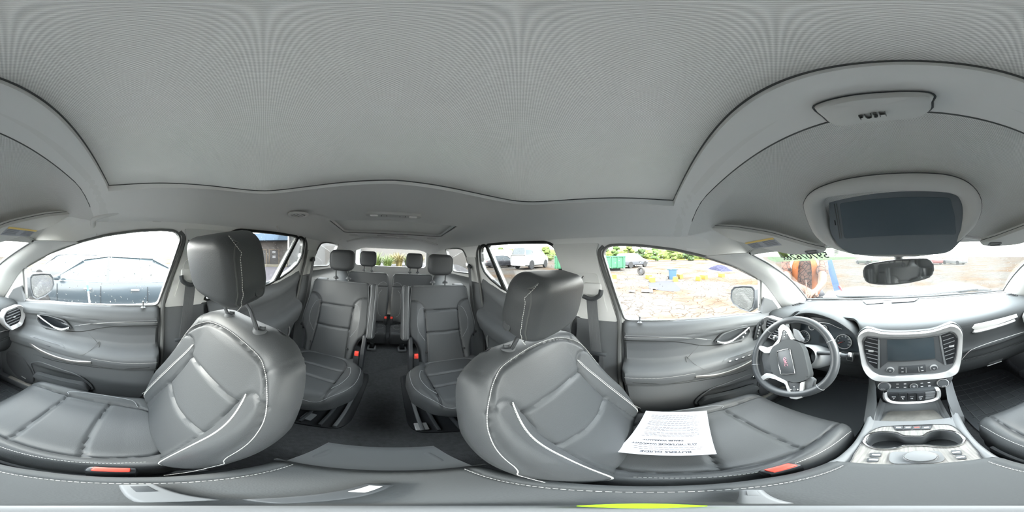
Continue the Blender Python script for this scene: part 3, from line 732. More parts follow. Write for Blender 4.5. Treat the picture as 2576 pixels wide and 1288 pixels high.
# B pillars: pale upper cover, dark lower cover; C pillars likewise
for s, nm in ((-1, 'left'), (1, 'right')):
    f3 = lambda y, z, c: A(s*(GX(z)-c), y, z)
    poly = roundpoly([(-.20, .085), (-.215, .05), (-.205, -.02), (-.168, -.15), (-.135, -.285), (-.325, -.285), (-.385, -.05), (-.43, .085)], .012, 3)
    V, Fc = holed([tuple(q) for q in poly], [], f3, .016); bp = make('trim_pillar_middle_'+nm, V, Fc, M['pale'], None, smooth=30, kind='structure', label='pale cover of the middle pillar, '+('driver' if s < 0 else 'passenger')+' side')
    V, Fc = holed([tuple(q) for q in roundpoly([(-.215, -.045), (-.178, -.235), (-.30, -.235), (-.335, -.045)], .02, 4)], [], f3, .022); make('belt_plate', V, Fc, M['pale'], bp, smooth=30)
    G = [[(s*(.735+.02*abs(u-.5)-.0), -.135-.20*u-(.03*v if u > .5 else -.03*v), -.285-.72*v) for u in np.linspace(0, 1, 12)] for v in np.linspace(0, 1, 12)]
    V, Fc = shell(G, A(s*.02, 0, 0)); make('pillar_lower_cover', V, Fc, M['door'], bp, smooth=50, label='dark lower cover')
    f4 = lambda y, z, c: A(s*(GX(z)-c-.002), y, z)
    V, Fc = holed([tuple(q) for q in roundpoly([(-1.185, .02), (-1.20, -.2), (-1.335, -.2), (-1.345, .02)], .012, 3)], [], f4, .012); cp = make('trim_pillar_rear_'+nm, V, Fc, M['pale'], None, smooth=30, kind='structure')
    G = [[(s*(.715-.03*sin(pi*u)), -1.165-.20*u+.12*v, -.2-.80*v) for u in np.linspace(0, 1, 10)] for v in np.linspace(0, 1, 14)]
    V, Fc = shell(G, A(s*.02, 0, 0)); make('pillar_lower_cover', V, Fc, M['door'], cp, smooth=50)
    # front belt
    t = thing('seat_belt', 'front seat belt webbing hanging down the middle pillar, '+('driver' if s < 0 else 'passenger')+' side', 'seat belt', (s*.70, -.22, -.9), 'front seat belts')
    V, Fc = box((s*.682, -.238, -.115), (.022, .085, .055), Frame((0, 0, 0), (1, 0, 0), (0, 1, 0)), .012); make('guide_cover', V, Fc, M['pale'], t)
    V, Fc = tube(smoothline([(s*.668, -.275, -.150), (s*.664, -.235, -.158), (s*.664, -.20, -.140), (s*.668, -.193, -.115)], 5), .010, 8); make('belt_guide', V, Fc, M['dark'], t)
    def strap(path, w, wdir, th=.0018):
        p = smoothline(path, 6); wd = unit(wdir); G = [[q+wd*k for k in np.linspace(-w/2, w/2, 5)] for q in p]; return shell(G, A(-s*th, 0, 0))
    V, Fc = strap([(s*.664, -.235, -.150), (s*.672, -.228, -.26), (s*.678, -.215, -.415), (s*.680, -.212, -.44)], .047, (0, 1, .12)); make('webbing', V, Fc, M['belt'], t)
    V, Fc = box((s*.674, -.205, -.438), (.014, .075, .020), bev=.007, fr=WORLD); lp = make('latch_plate', V, Fc, M['dark'], t)
    V, Fc = box((s*.678, -.215, -.47), (.008, .03, .05), bev=.003); make('latch_tongue', V, Fc, M['steel'], lp)
    V, Fc = strap([(s*.684, -.210, -.44), (s*.70, -.20, -.62), (s*.705, -.19, -.86)], .045, (0, 1, .1)); make('webbing', V, Fc, M['belt'], t)
    # second row belt
    t = thing('seat_belt', 'second row seat belt hanging beside the bucket seat, '+('driver' if s < 0 else 'passenger')+' side', 'seat belt', (s*.70, -1.25, -.9), 'second row seat belts')
    V, Fc = tube(smoothline([(s*.668, -1.30, -.07), (s*.660, -1.275, -.05), (s*.662, -1.24, -.07)], 4), .012, 8); make('belt_guide', V, Fc, M['dark'], t)
    V, Fc = strap([(s*.660, -1.27, -.06), (s*.660, -1.235, -.20), (s*.660, -1.19, -.38), (s*.655, -1.13, -.58)], .045, (0, 1, .12)); make('webbing', V, Fc, M['belt'], t)
    V, Fc = box((s*.65, -1.12, -.60), (.016, .06, .022), bev=.006); lp = make('latch_plate', V, Fc, M['dark'], t)
    V, Fc = box((s*.65, -1.13, -.635), (.006, .022, .035), bev=.002); make('latch_tongue', V, Fc, M['steel'], lp)
# ================================================================== seats
def mir(q): return [(-a, b) for a, b in q]
def headrest(cx, y, zlo, zhi, w, dep, tilt, mat, parent, posts=True, ptop=None, py=None, pz=None, ph=.067, seam=True, button=0, thread=None, hood=False):
    h = zhi-zlo
    fr = Frame((cx, y-tilt, zlo), (-1, 0, 0), (0, tilt, h))
    L = hypot(h, tilt); hw = w/2
    rows = [(0, -hw*.80, hw*.80), (.12*L, -hw*.92, hw*.92), (.35*L, -hw, hw), (.7*L, -hw*.99, hw*.99), (L, -hw*.90, hw*.90)]
    crown = lambda a, b: .012-.30*(a*a)/(hw*4)-.9*(b-.5*L)**2*.25
    pd = Pad(fr, rows, crown, lambda a, b: -dep+.5*(a*a)+0*b, redge=min(.03, dep*.4), rc=.034, nu=40, nv=36, rback=.032,
             seams=[])
    o = pd.build('headrest', mat, parent)
    if seam:
        for s in (-1, 1):
            ln = [(s*hw*.80, .06*L), (s*hw*.93, .30*L), (s*hw*.945, .60*L), (s*hw*.935, .78*L), (s*hw*.91, .90*L), (s*hw*.87, .965*L)]
            mb = MB(); p = pd.line(ln, lift=.0004); mb.add(*tube(p, .0016, 5)); mb.build('headrest_seam', M['seal'], o if False else parent)
            mb = MB(); p = pd.line(ln, off=-s*.0045, lift=.0005); stitches(mb, p, fr.ez, pitch=.0045, ln=.003, w=.0013); mb.build('headrest_stitching', thread or M['thread'], parent, smooth=0, kind='stuff', label='pale dashed stitching')
    if button:
        f2 = Frame(fr.p(button*hw*.985, .30*L, -dep*.62), (0, 1, 0), (0, 0, 1)) if False else Frame((cx-button*hw*.965, y-dep*.62-tilt*.6, zlo+.30*h), (0, 1, 0), (0, 0, 1))
        s = -1 if button > 0 else 1
        V, Fc = lathe([(.013, -.01), (.0125, .0005), (.0095, .001), (.009, .0002), (0, .0008)], f2 if s > 0 else Frame(f2.o, (0, -1, 0), (0, 0, 1)), 24)
        make('release_button', V, Fc, M['leather'], parent)
    if posts:
        for s in (-1, 1):
            x = cx+s*ph
            V, Fc = tube([(x, py, pz-.03), (x, py+(y-tilt*.8-dep*.5-py)*.6, zlo-.01), (x, y-tilt*.7-dep*.5, zlo+.03)], .0055, 10); make('headrest_post', V, Fc, M['steel'], parent, label='shiny steel headrest post')
            V, Fc = lathe([(.021, -.014), (.021, -.004), (.019, 0), (.011, .0015), (.010, .007), (.0085, .009), (.006, .009)], Frame((x, py, pz+.006), (1, 0, 0), (0, 1, .25)), 20); make('post_collar', V, Fc, M['dark'], parent)
    return pd

def front_seat(s, cx, yb, zb, yt, zt, hr, label, group):
    t = thing('front_seat', label, 'car seat', (cx, .12, -1.05), group)
    # ---- cushion
    fr = Frame((cx, -.075, -.722), (1, 0, 0), (0, 1, .055))
    rows = [(0, -.20, .20), (.12, -.212, .212), (.33, -.212, .212), (.485, -.195, .195)]
    def crown(a, b):
        e = np.abs(a); bol = .030*np.exp(-((e-.178)/.036)**2)*(1-.35*np.clip((b-.3)/.18, 0, 1))
        return .002+bol+.010*np.cos(np.clip(a/.15, -1, 1)*pi/2)-.9*np.clip(b-.41, 0, 1)**2*6*.5+.018*np.clip((b-.1)/.3, 0, 1)
    ins = [(-.150, .484), (-.149, .31), (-.148, .16), (-.135, .08), (-.115, .035), (-.05, .006), (.05, .004), (.115, .035), (.135, .08), (.146, .16), (.148, .31), (.150, .484)]
    seams = [(ins, .0045, .009), ([(-.146, .305), (-.06, .318), (.06, .318), (.146, .305)], .0055, .008), ([(-.147, .155), (-.06, .172), (.06, .172), (.147, .155)], .0055, .008),
             ([(.148, .31), (.166, .25), (.172, .17), (.160, .08), (.135, .06)], .003, .003), ([(-.115, .035), (-.16, .015), (-.2, .01)], .003, .003), ([(.115, .035), (.16, .02), (.2, .015)], .003, .003)]
    pc = Pad(fr, rows, crown, -.12, redge=.042, rc=.07, nu=92, nv=96, seams=seams)
    pc.build('seat_cushion', M['leather'], t)
    # perforated insert lies on the middle of the cushion
    mb = MB(); stitches(mb, pc.line([(-s*.195, .43), (-s*.188, .30), (-s*.178, .15), (-s*.160, .06)], lift=.0008), fr.ez, w=.0014); mb.build('cushion_stitching', M['thread'], t, smooth=0, kind='stuff', label='pale dashed stitching along the bolster')
    mb = MB()
    for q in ([(s*.150, .305), (s*.160, .31), (s*.176, .25), (s*.180, .17), (s*.166, .09), (s*.136, .068)],):
        mb.add(*tube(pc.line(q, lift=.0004), .0013, 5))
    mb.build('cushion_piping', M['dthread'], t, label='thin pale seam on the outer bolster')
    # lower shell and rails
    q = roundpoly([(-.205, 0), (.205, 0), (.20, .42), (-.20, .42)], .06, 5)
    V, Fc = prism(q, -.20, -.10, fr.at(0, .03), .02); make('seat_base', V, Fc, M['dark'], t)
    for k in (-1, 1):
        V, Fc = box((cx+k*.165, .12, -1.0), (.035, .46, .045), bev=.006); make('seat_rail', V, Fc, M['mid'], t)
        V, Fc = box((cx+k*.165, .15, -.935), (.02, .30, .13), bev=.004); make('rail_bracket', V, Fc, M['black'], t)
        V, Fc = box((cx+k*.212, .08, -.80), (.022, .40, .075), bev=.01); make('side_valance', V, Fc, M['dark'], t)
    # ---- backrest
    dy, dz = yt-yb, zt-zb; L = hypot(dy, dz)
    fb = Frame((cx, yb, zb), (-1, 0, 0), (0, dy, dz)); B = L+.045
    rows = [(-.06, -.19, .19), (.02, -.212, .212), (.16, -.226, .226), (.30, -.230, .230), (.40, -.220, .220), (.47, -.205, .205), (B, -.165, .165)]
    def crown(a, b):
        e = np.abs(a); m = np.clip(1-np.abs(b-.17)/.34, 0, 1)**.6
        bol = (.040*m)*np.clip((e-.118)/.06, 0, 1)**1.2*np.clip((.250-e)/.06, 0, 1)**.4
        return .008*np.cos(np.clip(a/.13, -1, 1)*pi/2)+bol-.018*np.clip((b-.45)/.07, 0, 1)**1.5+.012*np.exp(-((b-.12)/.12)**2)
    face = [(-.215, -.03), (-.214, .08), (-.211, .17), (-.205, .27), (-.195, .34), (-.176, .40), (-.147, .44), (-.10, .468), (0, .482), (.10, .468), (.147, .44), (.176, .40), (.195, .34), (.205, .27), (.211, .17), (.214, .08), (.215, -.03)]
    seams = [(face, .0045, .008)]
    for k in (-1, 1):
        seams += [([(k*.193, .368), (k*.160, .382), (k*.138, .368), (k*.120, .322), (k*.122, .25), (k*.125, .17), (k*.140, .06), (k*.15, -.03)], .0042, .007),
                  ([(k*.147, .44), (k*.175, .475), (k*.20, .50)], .0035, .004)]
    seams += [([(-.120, .322), (0, .329), (.120, .322)], .006, .009), ([(-.125, .170), (0, .160), (.125, .170)], .006, .009)]
    pb = Pad(fb, rows, crown, lambda a, b: -.122+.022*np.clip(b/.5, 0, 1)+.25*a*a, redge=.052, rc=.075, nu=96, nv=110, seams=seams, rback=.035, btaper=.86)
    pb.build('backrest', M['leather'], t)
    mb = MB(); stitches(mb, pb.line(face, off=.0065, lift=.0007), fb.ez, w=.0015)
    for k in (-1, 1): stitches(mb, pb.line([(k*.136, .362), (k*.142, .334), (k*.156, .254), (k*.163, .143), (k*.178, .017), (k*.186, -.03)], lift=.0008), fb.ez, w=.0015)
    mb.build('backrest_stitching', M['thread'], t, smooth=0, kind='stuff', label='pale dashed stitching on the backrest')
    mb = MB()
    for k in (-1, 1): mb.add(*tube(pb.line([(k*.133, .365), (k*.1385, .334), (k*.1525, .254), (k*.1595, .143), (k*.1745, .017), (k*.183, -.03)], lift=.0003), .0014, 5))
    mb.build('bolster_piping', M['thread'], t, label='pale seam line on the bolsters', kind='stuff')
    # hard back shell
    q = roundpoly([(-.17, -.03), (.17, -.03), (.188, .28), (.14, B-.03), (-.14, B-.03), (-.188, .28)], .05, 5)
    V, Fc = prism([(a, b) for a, b in q][::-1], -.090, -.136, fb, .015); make('seat_back_shell', V, Fc, M['dark'], t)
    hz0, hz1, hy, tilt = hr
    headrest(cx, hy, hz0, hz1, .245, .098, tilt, M['leather'], t, py=yt-.045, pz=zt+.014, button=s)
    return pc, pb
# passenger and driver seats (sides: +1 passenger, -1 driver)
pcP, pbP = front_seat(1, .345, -.05, -.68, -.235, -.225, (-.128, .030, -.142, .030), 'front passenger seat in charcoal leather, empty, with its headrest raised higher', 'front bucket seats')
pcD, pbD = front_seat(-1, -.345, -.05, -.68, -.265, -.262, (-.192, -.036, -.178, .034), 'driver seat in charcoal leather behind the steering wheel, printed sheet lying on its cushion', 'front bucket seats')

def bucket(s, label):
    cx = s*.38
    t = thing('bucket_seat', label, 'car seat', (cx, -.8, -1.05), 'second row bucket seats')
    fr = Frame((cx, -1.02, -.765), (1, 0, 0), (0, 1, .055))
    sgn = s
    rows = [(0, -.21, .21), (.08, -.22, .22), (.13, -.262, .262), (.20, -.272, .272), (.35, -.262, .262), (.46, -.20, .20), (.515, -.12, .12)]
    def crown(a, b):
        e = np.abs(a); return .008+.018*np.exp(-((e-.205)/.04)**2)+.008*np.cos(np.clip(a/.16, -1, 1)*pi/2)-.03*np.clip((b-.42)/.1, 0, 1)**2
    seams = [([(-.165, .515), (-.165, .40), (-.163, .28), (-.168, .16), (-.14, .075), (-.08, .05), (.08, .05), (.14, .075), (.168, .16), (.163, .28), (.165, .40), (.165, .515)], .0055, .010),
             ([(-.165, .205), (0, .200), (.165, .205)], .006, .010), ([(-.165, .325), (0, .32), (.165, .325)], .006, .010)]
    for k in (-1, 1): seams.append(([(k*.165, .39), (k*.19, .34), (k*.205, .25), (k*.19, .17), (k*.172, .165)], .003, .003))
    pc = Pad(fr, rows, crown, -.13, redge=.05, rc=.05, nu=96, nv=96, seams=seams, rback=.05); pc.build('seat_cushion', M['leather2'], t)
    mb = MB()
    for k in (-1, 1): mb.add(*tube(pc.line([(k*.167, .39), (k*.194, .34), (k*.209, .25), (k*.194, .17), (k*.176, .162)], lift=.0003), .0013, 5))
    mb.add(*tube(pc.line([(-.235, .10), (-.252, .2), (-.24, .34), (-.18, .455), (-.10, .495), (.10, .495), (.18, .455), (.24, .34), (.252, .2), (.235, .10)], lift=.0002), .0012, 5))
    mb.build('cushion_piping', M['dthread'], t, label='pale seam line around the cushion top')
    fb = Frame((cx, -.98, -.76), (-1, 0, 0), (0, -.24, .56)); L = .609
    rows = [(-.02, -.165, .165), (.10, -.175, .175), (.155, -.195, .195), (.20, -.238, .238), (.28, -.250, .250), (.45, -.243, .243), (.60, -.232, .232)]
    def crown(a, b):
        e = np.abs(a); return .004+.022*np.clip((e-.125)/.06, 0, 1)*np.clip((.5-b)/.2, 0, 1)
    bz = lambda z: (z+.76)/.56*L
    seams = [([(-.13, .0), (-.122, bz(-.55)), (-.128, bz(-.40))], .0055, .009), ([(.13, .0), (.122, bz(-.55)), (.128, bz(-.40))], .0055, .009),
             ([(-.128, bz(-.395)), (0, bz(-.392)), (.128, bz(-.395))], .006, .009), ([(-.122, bz(-.545)), (0, bz(-.55)), (.122, bz(-.545))], .006, .010)]
    for k in (-1, 1):
        seams.append(([(k*.128, bz(-.395)), (k*.14, bz(-.36)), (k*.18, bz(-.33)), (k*.245, bz(-.32))], .0055, .009))
    pb = Pad(fb, rows, crown, -.085, redge=.022, rc=.035, nu=96, nv=100, seams=seams, rback=.02); pb.build('backrest', M['leather2'], t)
    mb = MB()
    mb.add(*tube(pb.line([(-.238, .22), (-.240, .30), (-.232, .45), (-.220, .565), (-.20, .587), (.20, .587), (.220, .565), (.232, .45), (.240, .30), (.238, .22)], lift=.0003), .0014, 5))
    for k in (-1, 1): mb.add(*tube(pb.line([(k*.131, bz(-.37)), (k*.165, bz(-.385)), (k*.185, bz(-.45)), (k*.178, bz(-.53)), (k*.135, bz(-.60))], lift=.0003), .0013, 5))
    mb.build('backrest_piping', M['dthread'], t, label='pale seam lines of the backrest')
    for k in (-1, 1):
        f2 = Frame(fb.p(k*.13, bz(-.685), .012), (-1, 0, 0), (0, -.24, .56)); V, Fc = lathe([(.008, -.004), (.008, .001), (.005, .003), (.003, .001), (0, .001)], f2, 14); make('anchor_button', V, Fc, M['black'], t)
    # top: recline handle plate, headrest
    V, Fc = box((0, 0, 0), (.085, .06, .014), Frame(fb.p(-s*.175, .607, -.045), (1, 0, 0), (0, -1, .1)), .005); hp = make('release_handle', V, Fc, M['mid'], t, label='grey pull handle on top of the backrest')
    V, Fc = box((0, 0, .008), (.06, .036, .004), Frame(fb.p(-s*.175, .607, -.045), (1, 0, 0), (0, -1, .1)), .002); make('handle_inset', V, Fc, M['silver'], hp)
    headrest(cx, -1.185, -.135, .028, .20, .085, .01, M['leather2'], t, py=-1.245, pz=-.195, ph=.052, thread=M['dthread'])
    # folded inner armrest
    fa = Frame((cx-s*.268, -1.0, -.60), (-1, 0, 0), (0, -.24, .56))
    V, Fc = prism(roundpoly([(-.030, .035), (.030, .035), (.032, .40), (.022, .425), (-.022, .425), (-.032, .40)], .015, 4)[::-1], -.10, .025, fa, .014, 3) if False else box((0, .225, -.035), (.052, .40, .125), fa, .02, 3)
    ar = make('armrest', V, Fc, M['leather2'], t, label='padded armrest folded upright')
    mb = MB(); mb.add(*tube([fa.p(.014*k, b, .0285) for k, b in [(1, .04), (1, .41)]], .0012, 5)); mb.add(*tube([fa.p(-.014, .04, .0285), fa.p(-.014, .41, .0285)], .0012, 5)); mb.build('armrest_seam', M['dthread'], ar)
    # inner hinge bracket and buckle
    V, Fc = prism(roundpoly([(-.96, -.80), (-.90, -.80), (-.93, -.66), (-1.0, -.54), (-1.045, -.56), (-1.01, -.70)], .015, 3), 0, .022, Frame((cx-s*.238-.011, 0, 0), (0, 1, 0), (0, 0, 1)), .004); make('hinge_cover', V, Fc, M['black'], t, label='black plastic hinge cover')
    V, Fc = box((0, 0, 0), (.036, .024, .12), Frame((cx-s*.205, -.945, -.715), (1, 0, 0), (0, 1, .25)), .008); bk = make('buckle_stalk', V, Fc, M['black'], t)
    V, Fc = box((0, .008, .045), (.026, .016, .036), Frame((cx-s*.205, -.945, -.715), (1, 0, 0), (0, 1, .25)), .004); make('buckle_button', V, Fc, M['red'], bk, label='red buckle release button')
    # pedestal and floor track
    V, Fc = box((cx, -.80, -.93), (.34, .34, .10), bev=.02); make('seat_base', V, Fc, M['black'], t)
    V, Fc = prism(roundpoly([(cx-.19, -.50), (cx+.19, -.50), (cx+.17, -.545), (cx+.19, -1.15), (cx-.19, -1.15), (cx-.17, -.545)] if False else [(cx-s*.245, -.545), (cx-s*.04, -.51), (cx-s*.0, -.62), (cx-s*.02, -1.15), (cx-s*.27, -1.15), (cx-s*.27, -.62)], .03, 4)[::(1 if s < 0 else -1)], -1.05, -1.03, WORLD, .006)
    tk = make('floor_track', V, Fc, M['black'], t, label='black floor mount with metal rails')
    for k, dx in enumerate((.225, .17, .09)):
        V, Fc = box((cx-s*dx, -.72+.03*k, -1.022), (.016, .34-.04*k, .022), bev=.004); make('rail', V, Fc, M['mid'] if k == 0 else M['dark'], tk)
    V, Fc = box((cx-s*(.225 if s < 0 else .10), -.585, -1.022), (.05, .06, .012), bev=.004); make('track_cover', V, Fc, M['silver'] if s < 0 else M['mid'], tk)
    return t
bucket(1, 'second row bucket seat behind the front passenger seat, dark leather, armrest folded up')
bucket(-1, 'second row bucket seat behind the driver seat, dark leather, pale scuff low on its backrest')

# third row: two halves of a bench
for s in (-1, 1):
    t = thing('third_row_seat', 'third row seat half in dark leather seen between the bucket seats, '+('driver' if s < 0 else 'passenger')+' side', 'car seat', (s*.29, -1.9, -1.03), 'third row seat halves')
    cx = s*.29; fr = Frame((cx, -1.98, -.86), (1, 0, 0), (0, 1, .06))
    V, Fc = None, None
    pc = Pad(fr, [(0, -.25, .25), (.12, -.27, .27), (.35, -.275, .275)], lambda a, b: .01*np.cos(a*5)+0*b, -.14, redge=.03, rc=.03, nu=60, nv=50, seams=[([(-s*.17, 0), (-s*.17, .35)], .0055, .009), ([(-.27, .17), (.27, .17)], .0055, .009)]); pc.build('seat_cushion', M['leather2'], t)
    mb = MB(); mb.add(*tube(pc.line([(-s*.17, .10), (-s*.21, .10), (-s*.235, .16), (-s*.21, .24), (-s*.17, .24)], lift=.0003), .0013, 5)); mb.build('cushion_piping', M['dthread'], t)
    fb = Frame((cx, -1.93, -.84), (-1, 0, 0), (0, -.15, .64)); L = hypot(.15, .64)
    g = s
    pb = Pad(fb, [(0, -.265, .265), (.3, -.278, .278), (L-.02, -.26, .26)], lambda a, b: .012*np.cos(a*5)+0*b, -.09, redge=.025, rc=.05, nu=60, nv=80, seams=[([(g*.13, 0), (g*.13, .46)], .0055, .009), ([(-.26, .46), (.26, .46)], .0055, .009)]); pb.build('backrest', M['leather2'], t)
    mb = MB(); mb.add(*tube(pb.line([(g*.19, .42), (g*.155, .36), (g*.15, .24), (g*.165, .12), (g*.2, .08)], lift=.0003), .0013, 5)); mb.add(*tube(pb.line([(g*.25, .50), (g*.2, .52), (g*.14, .47), (g*.12, .3), (g*.13, .05)], lift=.0003), .0013, 5)); mb.build('backrest_piping', M['dthread'], t)
    headrest(s*.295, -2.03, -.148, .048, .215, .08, .0, M['leather2'], t, py=-2.09, pz=-.20, ph=.05, seam=False)
    for k in (0,):
        f2 = Frame((s*.035, -1.895, -.79), (1, 0, 0), (0, 1, .2)); V, Fc = box((0, 0, 0), (.04, .03, .11), f2, .008); bk = make('buckle_stalk', V, Fc, M['black'], t)
        V, Fc = box((0, .010, .035), (.028, .016, .03), f2, .004); make('buckle_button', V, Fc, M['red'], bk, label='red buckle release button')
    V, Fc = box((s*.15, -1.66, -1.0), (.045, .10, .06), bev=.008); lg = make('seat_foot', V, Fc, M['black'], t)
    V, Fc = ring([(s*.15+q[0], -1.60+q[1]) for q in rrect(.085, .10, .02)], [(s*.15+q[0], -1.60+q[1]) for q in rrect(.05, .065, .012)], -1.03, -1.012, WORLD, .004); make('floor_loop', V, Fc, M['mid'], lg)
# ================================================================== things on the roof
def on_roof(x, y, dz=0): return A(x, y, float(roofz(x, y))+dz)
t = thing('sunglasses_holder', 'pale grey pull handle embossed PUSH set in the roof band', 'handle', (-.03, .15, .18))
plA = (A(0, 0, 1), .19)
hp_px = [(2050, 277), (2075, 262), (2140, 247), (2220, 239), (2310, 237), (2337, 240), (2349, 249), (2343, 262), (2337, 283), (2280, 300), (2130, 316), (2090, 311), (2075, 300)]
hp = np.array([P(*q, pl=plA)[:2] for q in hp_px]); hp = [tuple(q) for q in smoothline(hp, 3, True)]
c = np.mean(hp, 0); G = []
for k, (sc, z) in enumerate([(1.0, .2045), (1.0, .197), (.99, .192), (.95, .188), (.85, .186), (.0, .185)]):
    G.append([(c[0]+(x-c[0])*sc, c[1]+(y-c[1])*sc+.0*k, z) for x, y in hp])
V, Fc = gridmesh(G, True); make('handle_shell', V, Fc, M['pale'], t, smooth=35)
V, Fc = tube([(x, y, .1965) for x, y in [(c[0]+(x-c[0])*1.03, c[1]+(y-c[1])*1.03) for x, y in hp]], .0011, 6, True); make('gap_line', V, Fc, M['dark'], t)
a_, b_ = P(2160, 297, pl=(A(0, 0, 1), .1835)), P(2232, 286, pl=(A(0, 0, 1), .1835)); ex = unit(b_-a_)
fr = Frame((a_+b_)/2, ex, -np.cross(A(0, 0, -1), ex)*-1)
fr = Frame((a_+b_)/2, ex, np.cross(A(0, 0, -1), ex)); letter('lettering', 'PUSH', .031*np.linalg.norm(b_-a_)/.075, fr, M['seal2'], t, depth=.004, bold=-.0003, label='grey embossed word PUSH')
# overhead surround and its dark display panel
t = thing('overhead_display', 'large dark glass display panel hanging in a pale oval surround above the mirror', 'screen', (0, .43, .0))
opx = [(2024, 525), (2028, 500), (2050, 478), (2100, 458), (2170, 444), (2250, 437), (2330, 436), (2390, 442), (2435, 460), (2462, 490), (2468, 525), (2455, 560), (2430, 585), (2400, 612), (2360, 632), (2300, 640), (2200, 640), (2130, 630), (2080, 612), (2045, 580)]
plO = plane((0, .335, .185), (1, .335, .185), (0, .455, .03))
O = smoothline([P(*q, pl=plO) for q in opx], 3, True)
ipx = [(2066, 525), (2070, 507), (2085, 497), (2130, 492), (2190, 485), (2250, 482), (2330, 482), (2385, 486), (2412, 496), (2425, 515), (2427, 535), (2422, 560), (2410, 585), (2390, 605), (2355, 622), (2300, 630), (2200, 630), (2140, 622), (2100, 605), (2075, 565)]
I = smoothline([P(*q, pl=plO) for q in ipx], 3, True)
nO = plO[0]*(1 if np.dot(plO[0], A(0, -1, -.3)) > 0 else -1)
G = [O-nO*.03, O+nO*.004, O+(I-O)*.12+nO*.012, O+(I-O)*.5+nO*.014, O+(I-O)*.88+nO*.008, I-nO*.004, I-nO*.070, I*.2+np.mean(I, 0)*.8-nO*.085]
V, Fc = gridmesh(np.array(G), True); make('surround', V, Fc, M['pale'], t, smooth=60, label='pale oval surround')
V, Fc = tube(O+nO*.001, .0025, 6, True); make('surround_gap', V, Fc, M['seal'], t)
spx = [(2085, 492), (2420, 486), (2440, 560), (2428, 595), (2390, 634), (2360, 640), (2145, 641), (2112, 622), (2088, 585)]
plS = plane((0, .392, .165), (1, .392, .165), (0, .446, .0))
Sg = np.array([P(*q, pl=plS) for q in spx]); so_ = Sg.mean(0); nS = plS[0]*(1 if plS[0][1] < 0 else -1)
fS = Frame(so_, (1, 0, 0), np.cross(nS, (1, 0, 0))); sg2 = [tuple(fS.loc(p)[:2]) for p in Sg]
if sum(sg2[i-1][0]*sg2[i][1]-sg2[i][0]*sg2[i-1][1] for i in range(len(sg2))) < 0: sg2 = sg2[::-1]
sg2 = roundpoly(sg2, .016, 4)
V, Fc = prism(sg2, -.022, .0, fS, .006, 3); body = make('display_body', V, Fc, nodemat('hazed_plastic', (.20, .23, .26), .45), t)  # base colour lightened to carry the haze over the panel
gl = [tuple(fS.loc(P(*q, pl=plS))[:2]) for q in [(2112, 512), (2390, 498), (2402, 545), (2405, 590), (2124, 600)]]
if sum(gl[i-1][0]*gl[i][1]-gl[i][0]*gl[i-1][1] for i in range(5)) < 0: gl = gl[::-1]
V, Fc = prism(roundpoly(gl, .008, 3), 0, .0015, fS, .0006); make('display_glass', V, Fc, nodemat('display_glass', (.11, .145, .175), .25), t, smooth=20, label='dark glass with blue-grey haze in its colour')  # haze is put into the glass colour too
for dx in (0, .006):
    a_, b_ = fS.loc(P(2104, 512, pl=plS)), fS.loc(P(2118, 600, pl=plS)); V, Fc = tube([fS.p(a_[0]-dx, a_[1], .001), fS.p(b_[0]-dx, b_[1], .001)], .0011, 6); make('edge_rib', V, Fc, M['mid'], t)
b_ = fS.loc(P(2101, 560, pl=plS)); V, Fc = box((b_[0], b_[1], .001), (.003, .014, .002), fS, .0008); make('port', V, Fc, M['black'], t)

# rear-view mirror
t = thing('rearview_mirror', 'rounded rear-view mirror on a stalk below the overhead display', 'mirror', (-.015, .5, -.09))
oy = .475; mc = P(2262, 684, y=oy); W2 = (P(2352, 685, y=oy)[0]-P(2173, 685, y=oy)[0])/2; hh = .036
fm = Frame(mc, (1, .10, .045), (0, -.02, 1))
mo = smoothline([(-W2, .004), (-W2*.97, .021), (-W2*.82, hh*.86), (-W2*.4, hh*.97), (0, hh), (W2*.4, hh*.97), (W2*.82, hh*.86), (W2*.97, .021), (W2, .004), (W2*.97, -.018), (W2*.80, -hh*.78), (W2*.4, -hh*.97), (0, -hh*1.02), (-W2*.4, -hh*.97), (-W2*.80, -hh*.78), (-W2*.97, -.018)], 4, True)
mo = [tuple(q) for q in mo][::-1]
if sum(mo[i-1][0]*mo[i][1]-mo[i][0]*mo[i-1][1] for i in range(len(mo))) < 0: mo = mo[::-1]
V, Fc = prism(mo, -.03, .0, fm, .006, 3); make('mirror_housing', V, Fc, M['mid'], t)
V, Fc = prism([(x*.95, y*.90) for x, y in mo], -.0002, .0006, fm); make('mirror_glass', V, Fc, nodemat('dim_mirror', (.75, .78, .78), .05, metal=1), t, smooth=0)
V, Fc = tube(smoothline([mc+A(0, .022, .02), mc+A(0, .04, .055), mc+A(0, .055, .10)], 5), np.linspace(.012, .02, 11), 10); make('mirror_stalk', V, Fc, M['mid'], t)
V, Fc = box(tuple(mc+A(0, .055, .085)), (.05, .03, .07), bev=.01); make('sensor_housing', V, Fc, M['mid'], t)

